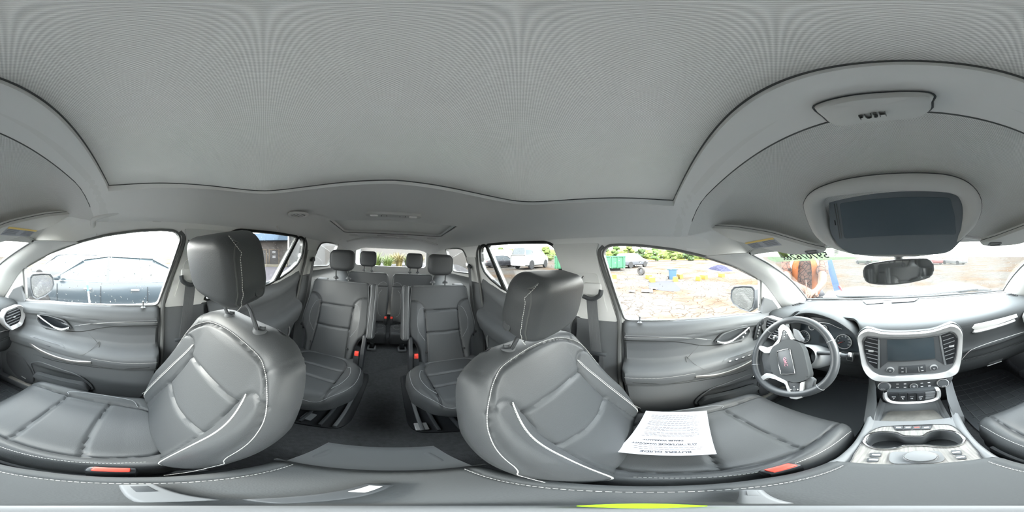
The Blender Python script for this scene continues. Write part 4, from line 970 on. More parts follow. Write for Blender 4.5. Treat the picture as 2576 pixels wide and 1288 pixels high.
# sun visors with warning labels
def visor(s, label):
    t = thing('sun_visor', label, 'sun visor', (s*.38, .42, .04), 'sun visors')
    pts = [(.62, .226, .100), (.506, .300, .125), (.387, .395, .140), (.345, .435, .125), (.29, .472, .085), (.238, .488, .042), (.30, .500, .032), (.406, .485, .030), (.496, .42, .034), (.605, .322, .060)]
    pts = np.array([(s*x, y, z) for x, y, z in pts]); cc = pts.mean(0)
    n = unit(np.cross(A(.605, .322, .06)-A(.506, .30, .125), A(.387, .395, .14)-A(.605, .322, .06)))*A(s, 1, 1); n = n*(1 if n[1] < 0 else -1); fv = Frame(cc, (1, 0, 0), np.cross(n, (1, 0, 0)))
    q = [tuple(fv.loc(p)[:2]) for p in pts]
    if sum(q[i-1][0]*q[i][1]-q[i][0]*q[i-1][1] for i in range(len(q))) < 0: q = q[::-1]
    q = roundpoly(q, .02, 4); V, Fc = prism(q, -.010, .010, fv, .007, 3); make('visor_panel', V, Fc, M['visor'], t, smooth=50)
    q2 = [(a*.985, b*.985) for a, b in q]; V, Fc = tube([fv.p(a, b, -.002) for a, b in q], .0012, 5, True); make('visor_seam', V, Fc, M['seal'], t)
    # label: white sheet with yellow strip and lines of print
    c0 = fv.loc(A(s*.47, .37, .08)); lx = c0[0]
    lf = Frame(fv.p(lx, 0, .0104), fv.ex*1.0+fv.ey*(-.0*s), fv.ey)
    V, Fc = box((0, 0, 0), (.165, .050, .0008), lf); lb = make('warning_label', V, Fc, M['paper'], t, smooth=0, label='white warning label with a yellow heading strip')
    V, Fc = box((0, .021 if fv.ey[2] > 0 else -.021, .0006), (.165, .010, .0006), lf); make('label_strip', V, Fc, M['yellow'], lb, smooth=0)
    mb = MB(); r_ = random.Random(3)
    for i in range(6):
        for sg in (-1, 1):
            mb.add(*box((sg*.045, (.012-.0055*i)*(1 if fv.ey[2] > 0 else -1), .0005), (.058+r_.random()*.01, .0014, .0003), lf))
    mb.build('label_print', M['ink'], lb, smooth=0, kind='stuff')
    # clip arm at the inner front corner
    p = fv.loc(A(s*.30, .485, .045)); V, Fc = ring([(p[0]+a, p[1]+b) for a, b in rrect(.05, .02, .005)], [(p[0]+a, p[1]+b) for a, b in rrect(.036, .010, .003)], .006, .014, fv, .002); make('vanity_catch', V, Fc, M['mid'], t)
    V, Fc = tube([A(s*.250, .480, .045), A(s*.20, .50, .055)], .006, 8); make('pivot_arm', V, Fc, M['pale'], t)
    return t
visor(-1, 'driver sun visor folded up, white and yellow warning label on it')
visor(1, 'passenger sun visor folded up beside the passenger window')

# grab handles
def grab(name_label, s, y0, y1, z0, z1):
    x = lambda z: .665-.42*(z-.10)
    t = thing('grab_handle', name_label, 'handle', (s*x((z0+z1)/2), (y0+y1)/2, min(z0, z1)-.03), 'roof grab handles')
    p0 = A(s*(x(z0-.03)+.006), y0, z0-.03); p1 = A(s*(x(z1-.03)+.006), y1, z1-.03); d = p1-p0
    up = A(-s*.045, 0, .035)
    path = smoothline([p0, p0+up*.75+d*.02, p0+up+d*.10, p0+up*1.1+d*.5, p0+up+d*.90, p0+up*.75+d*.98, p1], 5)
    rr = np.interp(np.linspace(0, 1, len(path)), [0, .15, .5, .85, 1], [.015, .011, .009, .011, .015])
    V, Fc = tube(path, rr, 10, flat=.75); make('handle_bar', V, Fc, M['pale'], t)
    for p in (p0, p1):
        V, Fc = box(tuple(p+A(-s*.004, 0, .0)), (.014, .040, .036), bev=.006); make('handle_mount', V, Fc, M['pale'], t)
    return t
grab('pale grab handle above the front passenger window', 1, .175, -.085, .115, .155)
g2 = grab('pale grab handle with coat hook above the rear passenger-side window', 1, -.50, -.80, .150, .160)
V, Fc = tube(smoothline([(.615, -.705, .150), (.600, -.705, .135), (.592, -.700, .120), (.600, -.695, .112)], 4), .004, 6); make('coat_hook', V, Fc, M['pale'], g2)
t = thing('roof_vent', 'round slatted air vent in the roof on the passenger side', 'vent', (.44, -.67, .18))
V, Fc = lathe([(.052, .004), (.050, -.004), (.040, -.006), (.034, -.003), (.034, .004)], Frame((.44, -.67, .186), (1, 0, 0), (0, 1, 0)), 28, caps=False); make('vent_ring', V, Fc, M['pale'], t)
V, Fc = lathe([(.034, .0), (0, .0)], Frame((.44, -.67, .187), (1, 0, 0), (0, 1, 0)), 24); make('vent_recess', V, Fc, M['dark'], t)
for k in (-1, 0, 1):
    V, Fc = box((.44+.018*k, -.67, .183), (.010, .060*sqrt(1-(k*.018/.034)**2), .003), bev=.001); make('slat', V, Fc, M['pale'], t)
t = thing('dome_lamp', 'long pale switch and lamp bar in the roof ahead of the rear shade', 'lamp', (0, -.745, .18))
V, Fc = prism(roundpoly([(-.128, -.775), (.128, -.775), (.128, -.722), (-.128, -.722)], .018, 4)[::-1], .200, .188, WORLD); make('lamp_body', V, Fc, M['pale'], t)
M['lens'] = nodemat('added_glow_lens', (.9, .9, .88), .5, emit=(1, .98, .94, .02))  # roof lamps are off; the faint lens glow is added emission
for x in (-.09, .09):
    V, Fc = box((x, -.748, .187), (.034, .020, .004), bev=.001); make('lamp_lens', V, Fc, M['lens'], t)
for x in (-.055, -.03, .03, .055): V, Fc = box((x, -.748, .187), (.002, .02, .003)); make('switch_gap', V, Fc, M['dark'], t)
for x in (-.40, .40):
    V, Fc = lathe([(.05, .004), (.048, -.004), (.04, -.005), (0, -.004)], Frame((x, -1.63, float(roofz(x, -1.63))), (1, 0, 0), (0, 1, 0)), 24)
    o = make('roof_speaker', V, Fc, M['pale'], None, label='round pale roof speaker near the rear header, '+('driver' if x < 0 else 'passenger')+' side', cat='speaker', group='rear roof speakers')
t = thing('rear_lamp', 'slim pale lamp strip in the roof behind the rear shade panel', 'lamp', (0, -1.60, .18))
V, Fc = box((0, -1.60, .196), (.30, .05, .012), bev=.005); make('lamp_body', V, Fc, M['pale'], t)
V, Fc = box((0, -1.60, .189), (.14, .02, .003), bev=.001); make('lamp_lens', V, Fc, M['lens'], t)
# airbag tag square on the driver side wall
V, Fc = holed([tuple(q) for q in rrect(.035, .045, .008, 3, -.36, .035)], [], lambda y, z, c: A(-(GX(z)-c), y-.0, z), .004)
make('airbag_cover', V, Fc, M['pale'], None, label='small square plastic cover high on the driver side middle pillar', cat='cover')
# ================================================================== dashboard
c2 = lambda x, y: (2100+x*.1708, 780+y*.1708)
c3 = lambda x, y: (2100+x*.18633, 960+y*.18633)
c4 = lambda x, y: (1860+x*.22517, 740+y*.22517)
def orient(q):
    q = [tuple(p[:2]) for p in q]; a = sum(q[i-1][0]*q[i][1]-q[i][0]*q[i-1][1] for i in range(len(q)))
    return q if a > 0 else q[::-1]
class Panel:
    """a flat face of the car: pixels are dropped onto it, pieces are raised from it"""
    def __init__(s, a, b, facing, ex=(1, 0, 0)):
        s.pl = plane(a, A(*a)+A(*ex), b); n = s.pl[0]*(1 if np.dot(s.pl[0], A(*facing)) > 0 else -1); s.n = n
        s.fr = Frame(a, ex, np.cross(n, ex))
    def q(s, pts): return [tuple(s.fr.loc(P(*p, pl=s.pl))[:2]) for p in pts]
    def solid(s, pts, c0, c1, bev=0, r=0, px=True):
        q = orient(s.q(pts) if px else pts)
        if r: q = roundpoly(q, r, 4)
        return prism(q, c0, c1, s.fr, bev)
def resamp(poly, n, c):
    """outline resampled along rays from its centre so that two outlines pair up"""
    p = np.asarray(poly); out = []
    for k in range(n):
        a = 2*pi*k/n; d = A(cos(a), sin(a)); best = 0
        for i in range(len(p)):
            u, v = p[i-1]-c, p[i]-c; w = v-u; den = d[0]*w[1]-d[1]*w[0]
            if abs(den) < 1e-12: continue
            t = (u[0]*w[1]-u[1]*w[0])/den; q_ = (u[0]*d[1]-u[1]*d[0])/den
            if t > 0 and -1e-6 <= q_ <= 1+1e-6: best = max(best, t)
        out.append(c+d*best)
    return np.array(out)
dashb = thing('dashboard', 'dark grey dashboard spanning the car below the windshield', 'dashboard', (0, .9, -1.0))
G = []
for x in np.linspace(-.735, .735, 99):
    yb = 1.185-.16*(abs(x)/.71)**2.2; w = 1/(1+math.exp(-(x+.545)/.006))*1/(1+math.exp((x+.205)/.006))
    out = max(0, (abs(x)-.60)/.135); ctr = math.exp(-(x/.26)**4)
    prof = [(yb+.02, -.318), (yb-.02, -.310), (yb-.12, -.300), (.92, -.292), (.80, -.288), (.70+.02*w, -.288+.018*w), (.665+.02*w, -.292+.022*w), (.645+.03*w, -.303+.025*w), (.637+.095*w, -.325+.01*w),
            (.645+.10*w, -.37), (.652+.10*w, -.42-.01*w), (.648+.07*w, -.452-.01*w), (.640+.05*w, -.466-.01*w), (.652+.03*w, -.486), (.664, -.53), (.674, -.538), (.664, -.552), (.70, -.64), (.78, -.72), (.95, -.79), (1.12, -.82)]
    row = []
    for (y, z) in prof:
        row.append((x, y+.0*out+(.02*out if z > -.5 and y < .7 else 0), z-.025*out**2))
    row = smoothline(row, 3); G.append(row)
V, Fc = shell(G, A(0, .0, -.006)); make('dash_body', V, Fc, M['dash'], dashb, smooth=50)
# edge line of the windshield duct, speaker grilles on top
V, Fc = tube(smoothline([(-.66, .93, -.292), (-.55, 1.0, -.293), (-.3, 1.06, -.294), (0, 1.075, -.295), (.3, 1.06, -.294), (.55, 1.0, -.293), (.66, .93, -.292)], 5), .0025, 6); make('duct_seam', V, Fc, M['seal'], dashb)
for k in range(2):
    g = [P(*q, z=-.292) for q in ([(2170, 757), (2222, 755), (2222, 762), (2180, 766)] if k == 0 else [(2243, 755), (2312, 750), (2300, 758), (2243, 762)])]
    V, Fc = prism(orient([(p[0], p[1]) for p in g]), -.294, -.2895, WORLD); make('defrost_grille', V, Fc, M['black'], dashb, smooth=0)
for s in (-1, 1):
    for k in range(4):
        V, Fc = box((s*(.64+.0*k), .80+.022*k, -.2905), (.045, .008, .006), bev=.001); make('corner_grille_slat', V, Fc, M['black'], dashb)
# passenger side: channel with a silver strip leading to the vent, stitched seam, glove box
def facepts(L, y): return [P(*q, y=y) for q in L]
path = smoothline(facepts([(2448, 833), (2456, 834), (2490, 826), (2530, 814), (2552, 806)], .640), 5)
V, Fc = tube(path, .008, 8, flat=1.0); make('silver_strip', V, Fc, M['silver'], dashb, label='satin silver strip')
V, Fc = prism(orient([(p[0], p[2]) for p in facepts([(2443, 823), (2450, 815), (2555, 790), (2556, 800), (2455, 830)], .640)]), 0, .006, Frame((0, .642, 0), (1, 0, 0), (0, 0, 1)), .002) if False else Panel((0, .640, -.33), (0, .648, -.42), (0, -1, 0)).solid([(2444, 824), (2451, 815), (2556, 789), (2560, 797), (2455, 832)], 0, .004, .001)
make('strip_channel', V, Fc, M['pale'], dashb)
p1 = smoothline([P(*q, y=.636) for q in [(2416, 910), (2424, 899), (2436, 886), (2450, 877), (2490, 862), (2540, 846), (2576, 835)]]+[A(.70, .645, -.49)], 4)
V, Fc = tube(p1, .0013, 5); make('dash_seam', V, Fc, M['thread'], dashb, label='pale stitched seam across the dash')
V, Fc = tube([(x, .662, -.545-.02*max(0, x-.5)) for x in np.linspace(.24, .70, 20)], .003, 6); make('glovebox_gap', V, Fc, M['black'], dashb)
gp = Panel((0, .672, -.56), (0, .70, -.64), (0, -1, 0))
V, Fc = gp.solid([(2485, 915), (2494, 903), (2527, 893), (2520, 903), (2516, 908)], -.002, .004, .0015, .003); make('glovebox_latch', V, Fc, M['mid'], dashb)
V, Fc = tube(gp.fr.pts(gp.q([(2482, 919), (2500, 913), (2518, 907)]), .006), .003, 6); make('latch_lip', V, Fc, M['silver'], dashb)
# outer vents with silver hexagonal frames
for s in (-1, 1):
    o_ = [(.545, -.352), (.575, -.320), (.685, -.318), (.725, -.345), (.728, -.405), (.69, -.455), (.60, -.455), (.555, -.40)]
    fr = Frame((0, .628 if s < 0 else .632, 0), (1, 0, 0), (0, .12, 1)); q = orient([(s*x, z) for x, z in o_]); c = np.mean(q, 0)
    O_ = resamp(roundpoly(q, .012, 4), 48, c); I_ = resamp(roundpoly([(c[0]+(x-c[0])*.74, c[1]+(y-c[1])*.70) for x, y in q], .008, 4), 48, c)
    fr = Frame((0, .640, 0), (1, 0, 0), (0, .08, 1)); fr.ez = fr.ez if fr.ez[1] < 0 else -fr.ez
    V, Fc = ring(O_, I_, -.02, .014, fr, .004, cin=.004); vn = make('side_vent_frame', V, Fc, M['silver'], dashb, label='satin silver vent frame')
    V, Fc = gridmesh([[fr.p(p[0], p[1], -.002) for p in I_], [fr.p(c[0], c[1], -.002) for p in I_]], True); make('vent_back', V, Fc, M['black'], vn)
    for k in range(5):
        zc = c[1]-.034+.017*k; hw_ = .055 if 0 < k < 4 else .045
        V, Fc = box((c[0], zc, .001), (2*hw_, .003, .010), fr, .001); make('vent_slat', V, Fc, M['mid'], vn)
    V, Fc = box((c[0], c[1], .008), (.016, .006, .008), fr, .002); make('vent_tab', V, Fc, M['silver'], vn)

# ---- instrument cluster
cl = thing('instrument_cluster', 'instrument cluster with round dials under a hood behind the steering wheel', 'gauges', (-.375, .70, -.46))
fr = Frame((0, 0, 0), (1, 0, 0), (0, 0, 1))
arch = smoothline([(-.548, -.46), (-.550, -.38), (-.535, -.315), (-.49, -.272), (-.42, -.252), (-.34, -.258), (-.27, -.285), (-.215, -.335), (-.196, -.40), (-.20, -.465)], 5)
G = []
for (x, z), k in zip(arch, np.linspace(0, 1, len(arch))):
    lip = .625+.05*abs(2*k-1)**3; c = A(-.375, 0, -.38); dx, dz = x+.375, z+.38; L_ = hypot(dx, dz); u, v = dx/L_, dz/L_
    G.append([(x+u*.012, .80, z+v*.006), (x+u*.010, lip+.03, z+v*.008), (x+u*.004, lip+.004, z+v*.004), (x, lip, z), (x-u*.006, lip+.003, z-v*.006), (x-u*.012, lip+.03, z-v*.012), (x-u*.012, .735, z-v*.012)])
V, Fc = gridmesh(G); make('cluster_hood', V, Fc, M['dash'], cl, smooth=60)
cp = Panel((0, .712, -.36), (0, .692, -.45), (0, -1, .1))
pts = [(-.532, -.30), (-.42, -.262), (-.33, -.268), (-.215, -.34), (-.212, -.47), (-.535, -.47)]
q = [tuple(cp.fr.loc(A(x, cp.pl[1]/cp.pl[0][1]-(cp.pl[0][2]*z)/cp.pl[0][1], z))[:2]) for x, z in pts]
V, Fc = prism(orient(q), -.012, 0, cp.fr); make('cluster_face', V, Fc, M['screen'], cl, smooth=0)
def dial(px, r, a0, a1, n, need, num, name, size):
    c = cp.q([px])[0]; f = cp.fr.at(c[0], c[1], .001)
    V, Fc = lathe([(r, 0), (r, .006), (r-.0025, .006), (r-.003, .001)], f, 36, caps=False); d = make(name, V, Fc, M['silver'], cl, label='round dial with a pale ring and red needle')
    mb = MB()
    for i in range(n):
        a = a0+(a1-a0)*i/(n-1); mb.add(*box(((r-.006)*cos(a), (r-.006)*sin(a), .001), (.0012, .0012, .001), f))
    mb.build('dial_marks', M['white'], d, smooth=0, kind='stuff')
    V, Fc = tube([f.p(0, 0, .003), f.p((r-.009)*cos(need), (r-.009)*sin(need), .003)], .0008, 5); make('needle', V, Fc, M['red'], d)
    V, Fc = lathe([(.004, 0), (.004, .005), (0, .005)], f, 12); make('needle_hub', V, Fc, M['black'], d)
    if num:
        for k, tx in enumerate(num):
            a = a0+(a1-a0)*k/(len(num)-1); letter('dial_number', tx, size, cp.fr.at(c[0]+(r-.0125)*cos(a), c[1]+(r-.0125)*sin(a), .002), M['white'], d, depth=.0004)
dial((2123, 859), .040, radians(215), radians(-35), 25, radians(205), ['0', '20', '40', '60', '80', '100', '120', '140'], 'speedometer', .0075)
dial((2024, 846), .036, radians(215), radians(-35), 21, radians(190), ['0', '1', '2', '3', '4', '5', '6', '7', '8'], 'tachometer', .0075)
dial((2043, 822), .019, radians(200), radians(-20), 7, radians(170), None, 'fuel_gauge', .005); dial((2074, 826), .019, radians(200), radians(-20), 7, radians(150), None, 'temperature_gauge', .005)
V, Fc = cp.solid([(2062, 843), (2098, 849), (2098, 866), (2062, 862)], .001, .003, 0, .002); make('trip_display', V, Fc, M['gloss'], cl)
V, Fc = tube(smoothline([P(*q, y=.70) for q in [(2040, 818), (2060, 812), (2085, 814), (2103, 822), (2118, 828)]], 4), .0015, 6); make('gauge_rim', V, Fc, M['silver'], cl)

# ---- centre stack
st = thing('center_stack', 'center stack with a dark screen in a satin silver frame', 'console', (0, .62, -.62))
cs = Panel((0, .628, -.30), (0, .585, -.575), (0, -1, .2))
outer_ = [(350, 400), (380, 330), (430, 285), (500, 262), (600, 290), (700, 310), (900, 320), (1200, 310), (1400, 290), (1550, 250), (1700, 195), (1780, 215), (1840, 280), (1862, 350), (1860, 500), (1850, 650), (1830, 780), (1800, 890), (1740, 940), (1640, 970), (1400, 995), (1200, 1010), (900, 1025), (700, 1028), (590, 1010), (510, 960), (450, 880), (410, 780), (390, 650), (365, 500)]
inner_ = [(398, 455), (430, 400), (480, 378), (600, 390), (700, 402), (900, 406), (1200, 400), (1400, 378), (1550, 345), (1690, 312), (1760, 335), (1812, 400), (1815, 480), (1800, 600), (1780, 720), (1740, 820), (1690, 870), (1600, 915), (1400, 938), (1200, 950), (900, 965), (700, 960), (600, 925), (540, 880), (480, 800), (450, 700), (420, 560)]
qo = np.array(orient(cs.q([c2(*p) for p in outer_]))); qi = np.array(orient(cs.q([c2(*p) for p in inner_]))); cc = qi.mean(0)
O_ = resamp(smoothline(qo, 3, True), 96, cc); I_ = resamp(smoothline(qi, 3, True), 96, cc)
V, Fc = ring(O_, I_, -.03, .022, cs.fr, .006, cin=.010); make('stack_frame', V, Fc, M['silver'], st, label='wide satin silver frame')
V, Fc = ring(O_*1.0+(O_-cc)*.03, O_, -.03, .010, cs.fr, .003); make('frame_surround', V, Fc, M['dash'], st)
V, Fc = gridmesh([[cs.fr.p(p[0], p[1], .000) for p in I_], [cs.fr.p(cc[0]+(p[0]-cc[0])*.5, cc[1]+(p[1]-cc[1])*.5, .0) for p in I_], [cs.fr.p(cc[0], cc[1], .0) for p in I_]], True); make('stack_panel', V, Fc, M['mid'], st)
V, Fc = cs.solid([c2(*p) for p in [(665, 418), (900, 425), (1200, 418), (1535, 375), (1612, 795), (1480, 715), (780, 755), (665, 850)]], .0, .004, .001); make('screen_bezel', V, Fc, M['dark'], st)
V, Fc = cs.solid([c2(*p) for p in [(770, 430), (1450, 392), (1478, 700), (782, 738)]], .004, .0058, .0005, .003); make('touch_screen', V, Fc, nodemat('touch_screen', (.045, .06, .07), .15), st, label='dark touch screen')
for a_, b_ in (((652, 425), (648, 860)), ((1545, 375), (1622, 800))):
    pa, pb_ = cs.q([c2(*a_), c2(*b_)]); V, Fc = tube([cs.fr.p(pa[0], pa[1], .004), cs.fr.p(pb_[0], pb_[1], .004)], .004, 8); make('divider', V, Fc, M['mid'], st)
for sgn, cor, tabp in ((-1, [((485, 405), (630, 440)), ((455, 460), (635, 500)), ((450, 512), (635, 556)), ((460, 570), (635, 612)), ((465, 628), (635, 668)), ((480, 685), (635, 724)), ((505, 745), (625, 778))], (540, 592)),
                       (1, [((1580, 388), (1710, 348)), ((1588, 448), (1745, 395)), ((1595, 505), (1758, 447)), ((1602, 562), (1755, 505)), ((1610, 616), (1755, 560)), ((1618, 668), (1755, 625)), ((1630, 722), (1740, 685))], (1710, 522))):
    bg = [(470, 395), (640, 410), (638, 860), (590, 850), (500, 770), (440, 600), (425, 470)] if sgn < 0 else [(1565, 370), (1690, 325), (1750, 350), (1800, 420), (1785, 600), (1740, 780), (1655, 800)]
    V, Fc = cs.solid([c2(*p) for p in bg], .0, .002); vt = make('air_vent', V, Fc, M['black'], st, smooth=0)
    for a_, b_ in cor:
        pa, pb_ = cs.q([c2(*a_), c2(*b_)]); V, Fc = tube([cs.fr.p(pa[0], pa[1], .005), cs.fr.p(pb_[0], pb_[1], .005)], .0026, 6, flat=.6); make('vent_slat', V, Fc, M['mid'], vt)
    pc_ = cs.q([c2(*tabp)])[0]; V, Fc = box((pc_[0], pc_[1], .009), (.020, .008, .008), cs.fr, .002); make('vent_tab', V, Fc, M['silver'], vt, label='small silver tab')
def knob(panel, px, r, h, name, parent, ringm='silver', capm='dark', sc=1):
    c = panel.q([px])[0]; f = panel.fr.at(c[0], c[1], 0)
    V, Fc = lathe([(r, 0), (r, h*.6), (r*.94, h*.75), (r*.82, h*.78)], f, 32); k_ = make(name, V, Fc, M[ringm], parent)
    V, Fc = lathe([(r*.84, h*.5), (r*.82, h), (r*.74, h*1.12), (0, h*1.12)], f, 32); make('knob_cap', V, Fc, M[capm], k_)
    return f, k_
for px in (c2(820, 875), c2(1455, 840)):
    f, k_ = knob(cs, px, .0145, .012, 'audio_knob', st)
    V, Fc = lathe([(.0035, 0), (.0035, .0006), (.0025, .0006), (.0025, 0)], Frame(f.p(0, 0, .0135), f.ex, f.ey), 14, caps=False); make('knob_symbol', V, Fc, M['white'], k_)
V, Fc = cs.solid([c2(*p) for p in [(945, 822), (1335, 802), (1345, 910), (945, 932)]], 0, .003, .001, .003); bp = make('button_panel', V, Fc, M['dark'], st)
for p_ in [(997, 850), (998, 905), (1278, 835), (1290, 886)]:
    c = cs.q([c2(*p_)])[0]; V, Fc = box((c[0], c[1], .0034), (.008, .0028, .001), cs.fr); make('button_mark', V, Fc, M['white'], bp, smooth=0)
for p_ in [((1048, 840), (1050, 915)), ((1228, 830), (1240, 905))]:
    a_, b_ = cs.q([c2(*p_[0]), c2(*p_[1])]); V, Fc = tube([cs.fr.p(*a_, .004), cs.fr.p(*b_, .004)], .0012, 5); make('button_edge', V, Fc, M['silver'], bp)
# climate row
hv = Panel((0, .590, -.562), (0, .548, -.622), (0, -1, .5))
V, Fc = hv.solid([c2(*p) for p in [(560, 1035), (1150, 1020), (1720, 960), (1745, 985), (1690, 1090), (1620, 1125), (1150, 1170), (700, 1180), (620, 1150)]], -.03, .004, .002, .004); hp_ = make('climate_panel', V, Fc, M['dark'], st)
for px, r in ((c2(735, 1118), .0235), (c2(1585, 1070), .0225)):
    f, k_ = knob(hv, px, r, .020, 'climate_knob', st)
f, k_ = knob(hv, c2(1165, 1118), .0145, .014, 'fan_knob', st)
V, Fc = lathe([(.004, 0), (.004, .0006), (.0028, .0006), (.0028, 0)], Frame(f.p(0, 0, .0162), f.ex, f.ey), 12, caps=False); make('knob_symbol', V, Fc, M['white'], k_)
for c_, t_, dz_ in ((c2(722, 1153), 'AUTO', .0095), (c2(1597, 1108), 'SYNC', .0095)):
    q_ = hv.q([c_])[0]; letter('knob_lettering', t_, .006, hv.fr.at(q_[0], q_[1], .0235), M['white'], st, depth=.0004)
for p_ in [(925, 1088), (925, 1138), (1035, 1085), (1035, 1135), (1280, 1075), (1283, 1122), (1385, 1065), (1392, 1115)]:
    c = hv.q([c2(*p_)])[0]; V, Fc = box((c[0], c[1], .0046), (.009, .0042, .0014), hv.fr, .0006); make('climate_button', V, Fc, M['white'] if p_[0] != 925 else M['silver'], hp_)

# ---- gear selector: row of buttons in a silver cradle
sh = thing('gear_selector', 'row of gear buttons P R N D in a silver cradle below the climate knobs', 'controls', (0, .50, -.64))
sp_ = Panel((0, .524, -.545), (0, .494, -.625), (0, -1, .4))
Uo = [(655, 135), (652, 200), (680, 245), (760, 285), (880, 296), (1000, 296), (1200, 282), (1320, 262), (1400, 228), (1427, 180), (1420, 105), (1390, 92), (1355, 95)]
Ui = [(705, 128), (712, 180), (735, 220), (790, 250), (900, 262), (1000, 262), (1190, 250), (1300, 232), (1355, 205), (1375, 165), (1368, 115), (1366, 112), (1358, 112)]
qo = sp_.q([c3(*p) for p in Uo]); qi = sp_.q([c3(*p) for p in Ui]); G = []
for a_, b_ in zip(smoothline(qo, 3), smoothline(qi, 3)):
    m_ = (a_+b_)/2; G.append([sp_.fr.p(a_[0], a_[1], -.02), sp_.fr.p(a_[0], a_[1], .008), sp_.fr.p(m_[0], m_[1], .016), sp_.fr.p(b_[0], b_[1], .010), sp_.fr.p(b_[0], b_[1], -.02)])
V, Fc = gridmesh(G); make('silver_cradle', V, Fc, M['silver'], sh, smooth=60)
V, Fc = sp_.solid([c3(*p) for p in [(700, 130), (1366, 95), (1378, 170), (1350, 215), (1200, 255), (1000, 268), (850, 262), (740, 228), (708, 190)]], -.03, .004, .001, .006); make('selector_base', V, Fc, M['dark'], sh)
for x0, x1, h_, tx in ((740, 860, .006, 'P'), (865, 975, .006, 'R'), (985, 1095, .003, 'N'), (1105, 1210, .006, 'D')):
    V, Fc = sp_.solid([c3(*p) for p in [(x0, 150), (x1, 145), (x1, 245), (x0+(15 if tx == 'P' else 0), 248)]], .002, .004+h_, .0015, .002); b_ = make('gear_button', V, Fc, M['black'], sh)
    c = sp_.q([c3((x0+x1)/2, 218)])[0]; letter('gear_letter', tx, .0095, sp_.fr.at(c[0], c[1], .0045+h_), M['white'], b_, depth=.0005)
    c = sp_.q([c3((x0+x1)/2, 193)])[0]; V, Fc = box((c[0], c[1], .0045+h_), (.012, .0016, .001), sp_.fr); make('button_light', V, Fc, M['white'] if tx != 'N' else M['mid'], b_, smooth=0)
for k in range(3):
    V, Fc = sp_.solid([c3(*p) for p in [(1218, 135+32*k), (1355-6*k, 122+32*k), (1352-10*k, 150+32*k), (1218, 163+32*k)]], .002, .008, .001, .001); make('drive_mode_button', V, Fc, M['mid'], sh)

# ---- floor console: body, cubby, wood panel, cup holders, knob
co = thing('center_console', 'center console with grey wood panel and two cup holders between the front seats', 'console', (-.01, .2, -1.05))
LE = [P(*c3(*p), z=-.662) for p in [(480, 200), (470, 340), (400, 560), (280, 780), (130, 940), (0, 1040), (-120, 1100)]]
RE = [P(*c3(*p), z=-.662) for p in [(1600, 150), (1640, 330), (1740, 560), (1880, 760), (2060, 920), (2254, 1040), (2330, 1085)]]
LE = [A(-.150, .60, -.60)]+LE+[A(-.115, .0, -.675), A(-.11, -.17, -.68), A(-.105, -.27, -.74), A(-.10, -.31, -.80)]
RE = [A(.150, .60, -.60)]+RE+[A(.092, .0, -.675), A(.088, -.17, -.68), A(.084, -.27, -.74), A(.08, -.31, -.80)]
L_ = smoothline(LE, 5); R_ = smoothline(RE, 5); n_ = 64
def byarc(p, n):
    s_ = np.r_[0, np.cumsum(np.linalg.norm(np.diff(p, axis=0), axis=1))]; t_ = np.linspace(0, s_[-1], n); return np.c_[[np.interp(t_, s_, p[:, k]) for k in range(3)]].T
L_, R_ = byarc(L_, n_), byarc(R_, n_)
for s_, E_, nm in ((-1, L_, 'left'), (1, R_, 'right')):
    G = []
    for p in E_:
        ins = A(-s_*.022, 0, -.004); row = [p+ins, p+A(-s_*.010, 0, .003), p+A(-s_*.003, 0, .001), p+A(0, 0, -.006), p+A(-s_*.004, 0, -.05), p+A(-s_*.01, 0, -.15), A(p[0]-s_*.012, p[1], -1.05)]
        G.append(row)
    V, Fc = gridmesh(G); make('console_side', V, Fc, M['mid'], co, smooth=55)
# top deck between the sides around the wood panel (ends in front at the cubby)
wo_px = [(235, 1060), (255, 985), (350, 840), (430, 720), (520, 645), (640, 605), (900, 592), (1300, 576), (1560, 580), (1660, 640), (1780, 760), (1940, 950), (1970, 1030)]
wood = [tuple(P(*c3(*p), z=-.660)[:2]) for p in wo_px]; wood = [(-.098, .10)]+wood+[(.075, .10)]
wood = [tuple(q) for q in roundpoly(orient(wood), .012, 3)]
cup_px = [(400, 800), (415, 755), (470, 715), (560, 690), (700, 680), (840, 697), (935, 735), (1060, 742), (1190, 738), (1270, 690), (1400, 660), (1540, 665), (1660, 700), (1740, 765), (1735, 810), (1680, 855), (1560, 880), (1400, 880), (1250, 862), (1100, 864), (940, 870), (840, 900), (700, 912), (560, 903), (450, 862), (410, 830)]
cup = smoothline([P(*c3(*p), z=-.659)[:2] for p in cup_px], 3, True); cup = [tuple(q) for q in orient(cup)]
deck = [tuple(p[:2]+A(.020, 0)) for p in L_ if .10 < p[1] < .43]; deck2 = [tuple(p[:2]-A(.020, 0)) for p in R_ if .10 < p[1] < .43]
deck = deck+deck2[::-1]
f3 = lambda x, y, c: A(x, y, -.666-c)
V, Fc = holed([tuple(q) for q in deck], [wood], f3, .004); make('console_deck', V, Fc, M['mid'], co, smooth=20)
V, Fc = holed(wood, [cup], lambda x, y, c: A(x, y, -.660-c), .008); make('wood_panel', V, Fc, M['wood'], co, smooth=20, label='grey wood grain panel')
V, Fc = tube([(x, y, -.659) for x, y in wood], .0016, 5, True); make('panel_gap', V, Fc, M['black'], co)
V, Fc = tube([(x, y, -.656) for x, y in cup], .0038, 8, True); make('cup_rim', V, Fc, M['chrome'], co, label='bright metal rim around the cup holders')
cc = np.mean(cup, 0); G = []
for sc, z in ((1.0, -.658), (.985, -.68), (.97, -.735), (.90, -.742)): G.append([(cc[0]+(x-cc[0])*sc, cc[1]+(y-cc[1])*sc, z) for x, y in cup])
V, Fc = gridmesh(G, True); make('cup_well', V, Fc, M['mid'], co, smooth=60)
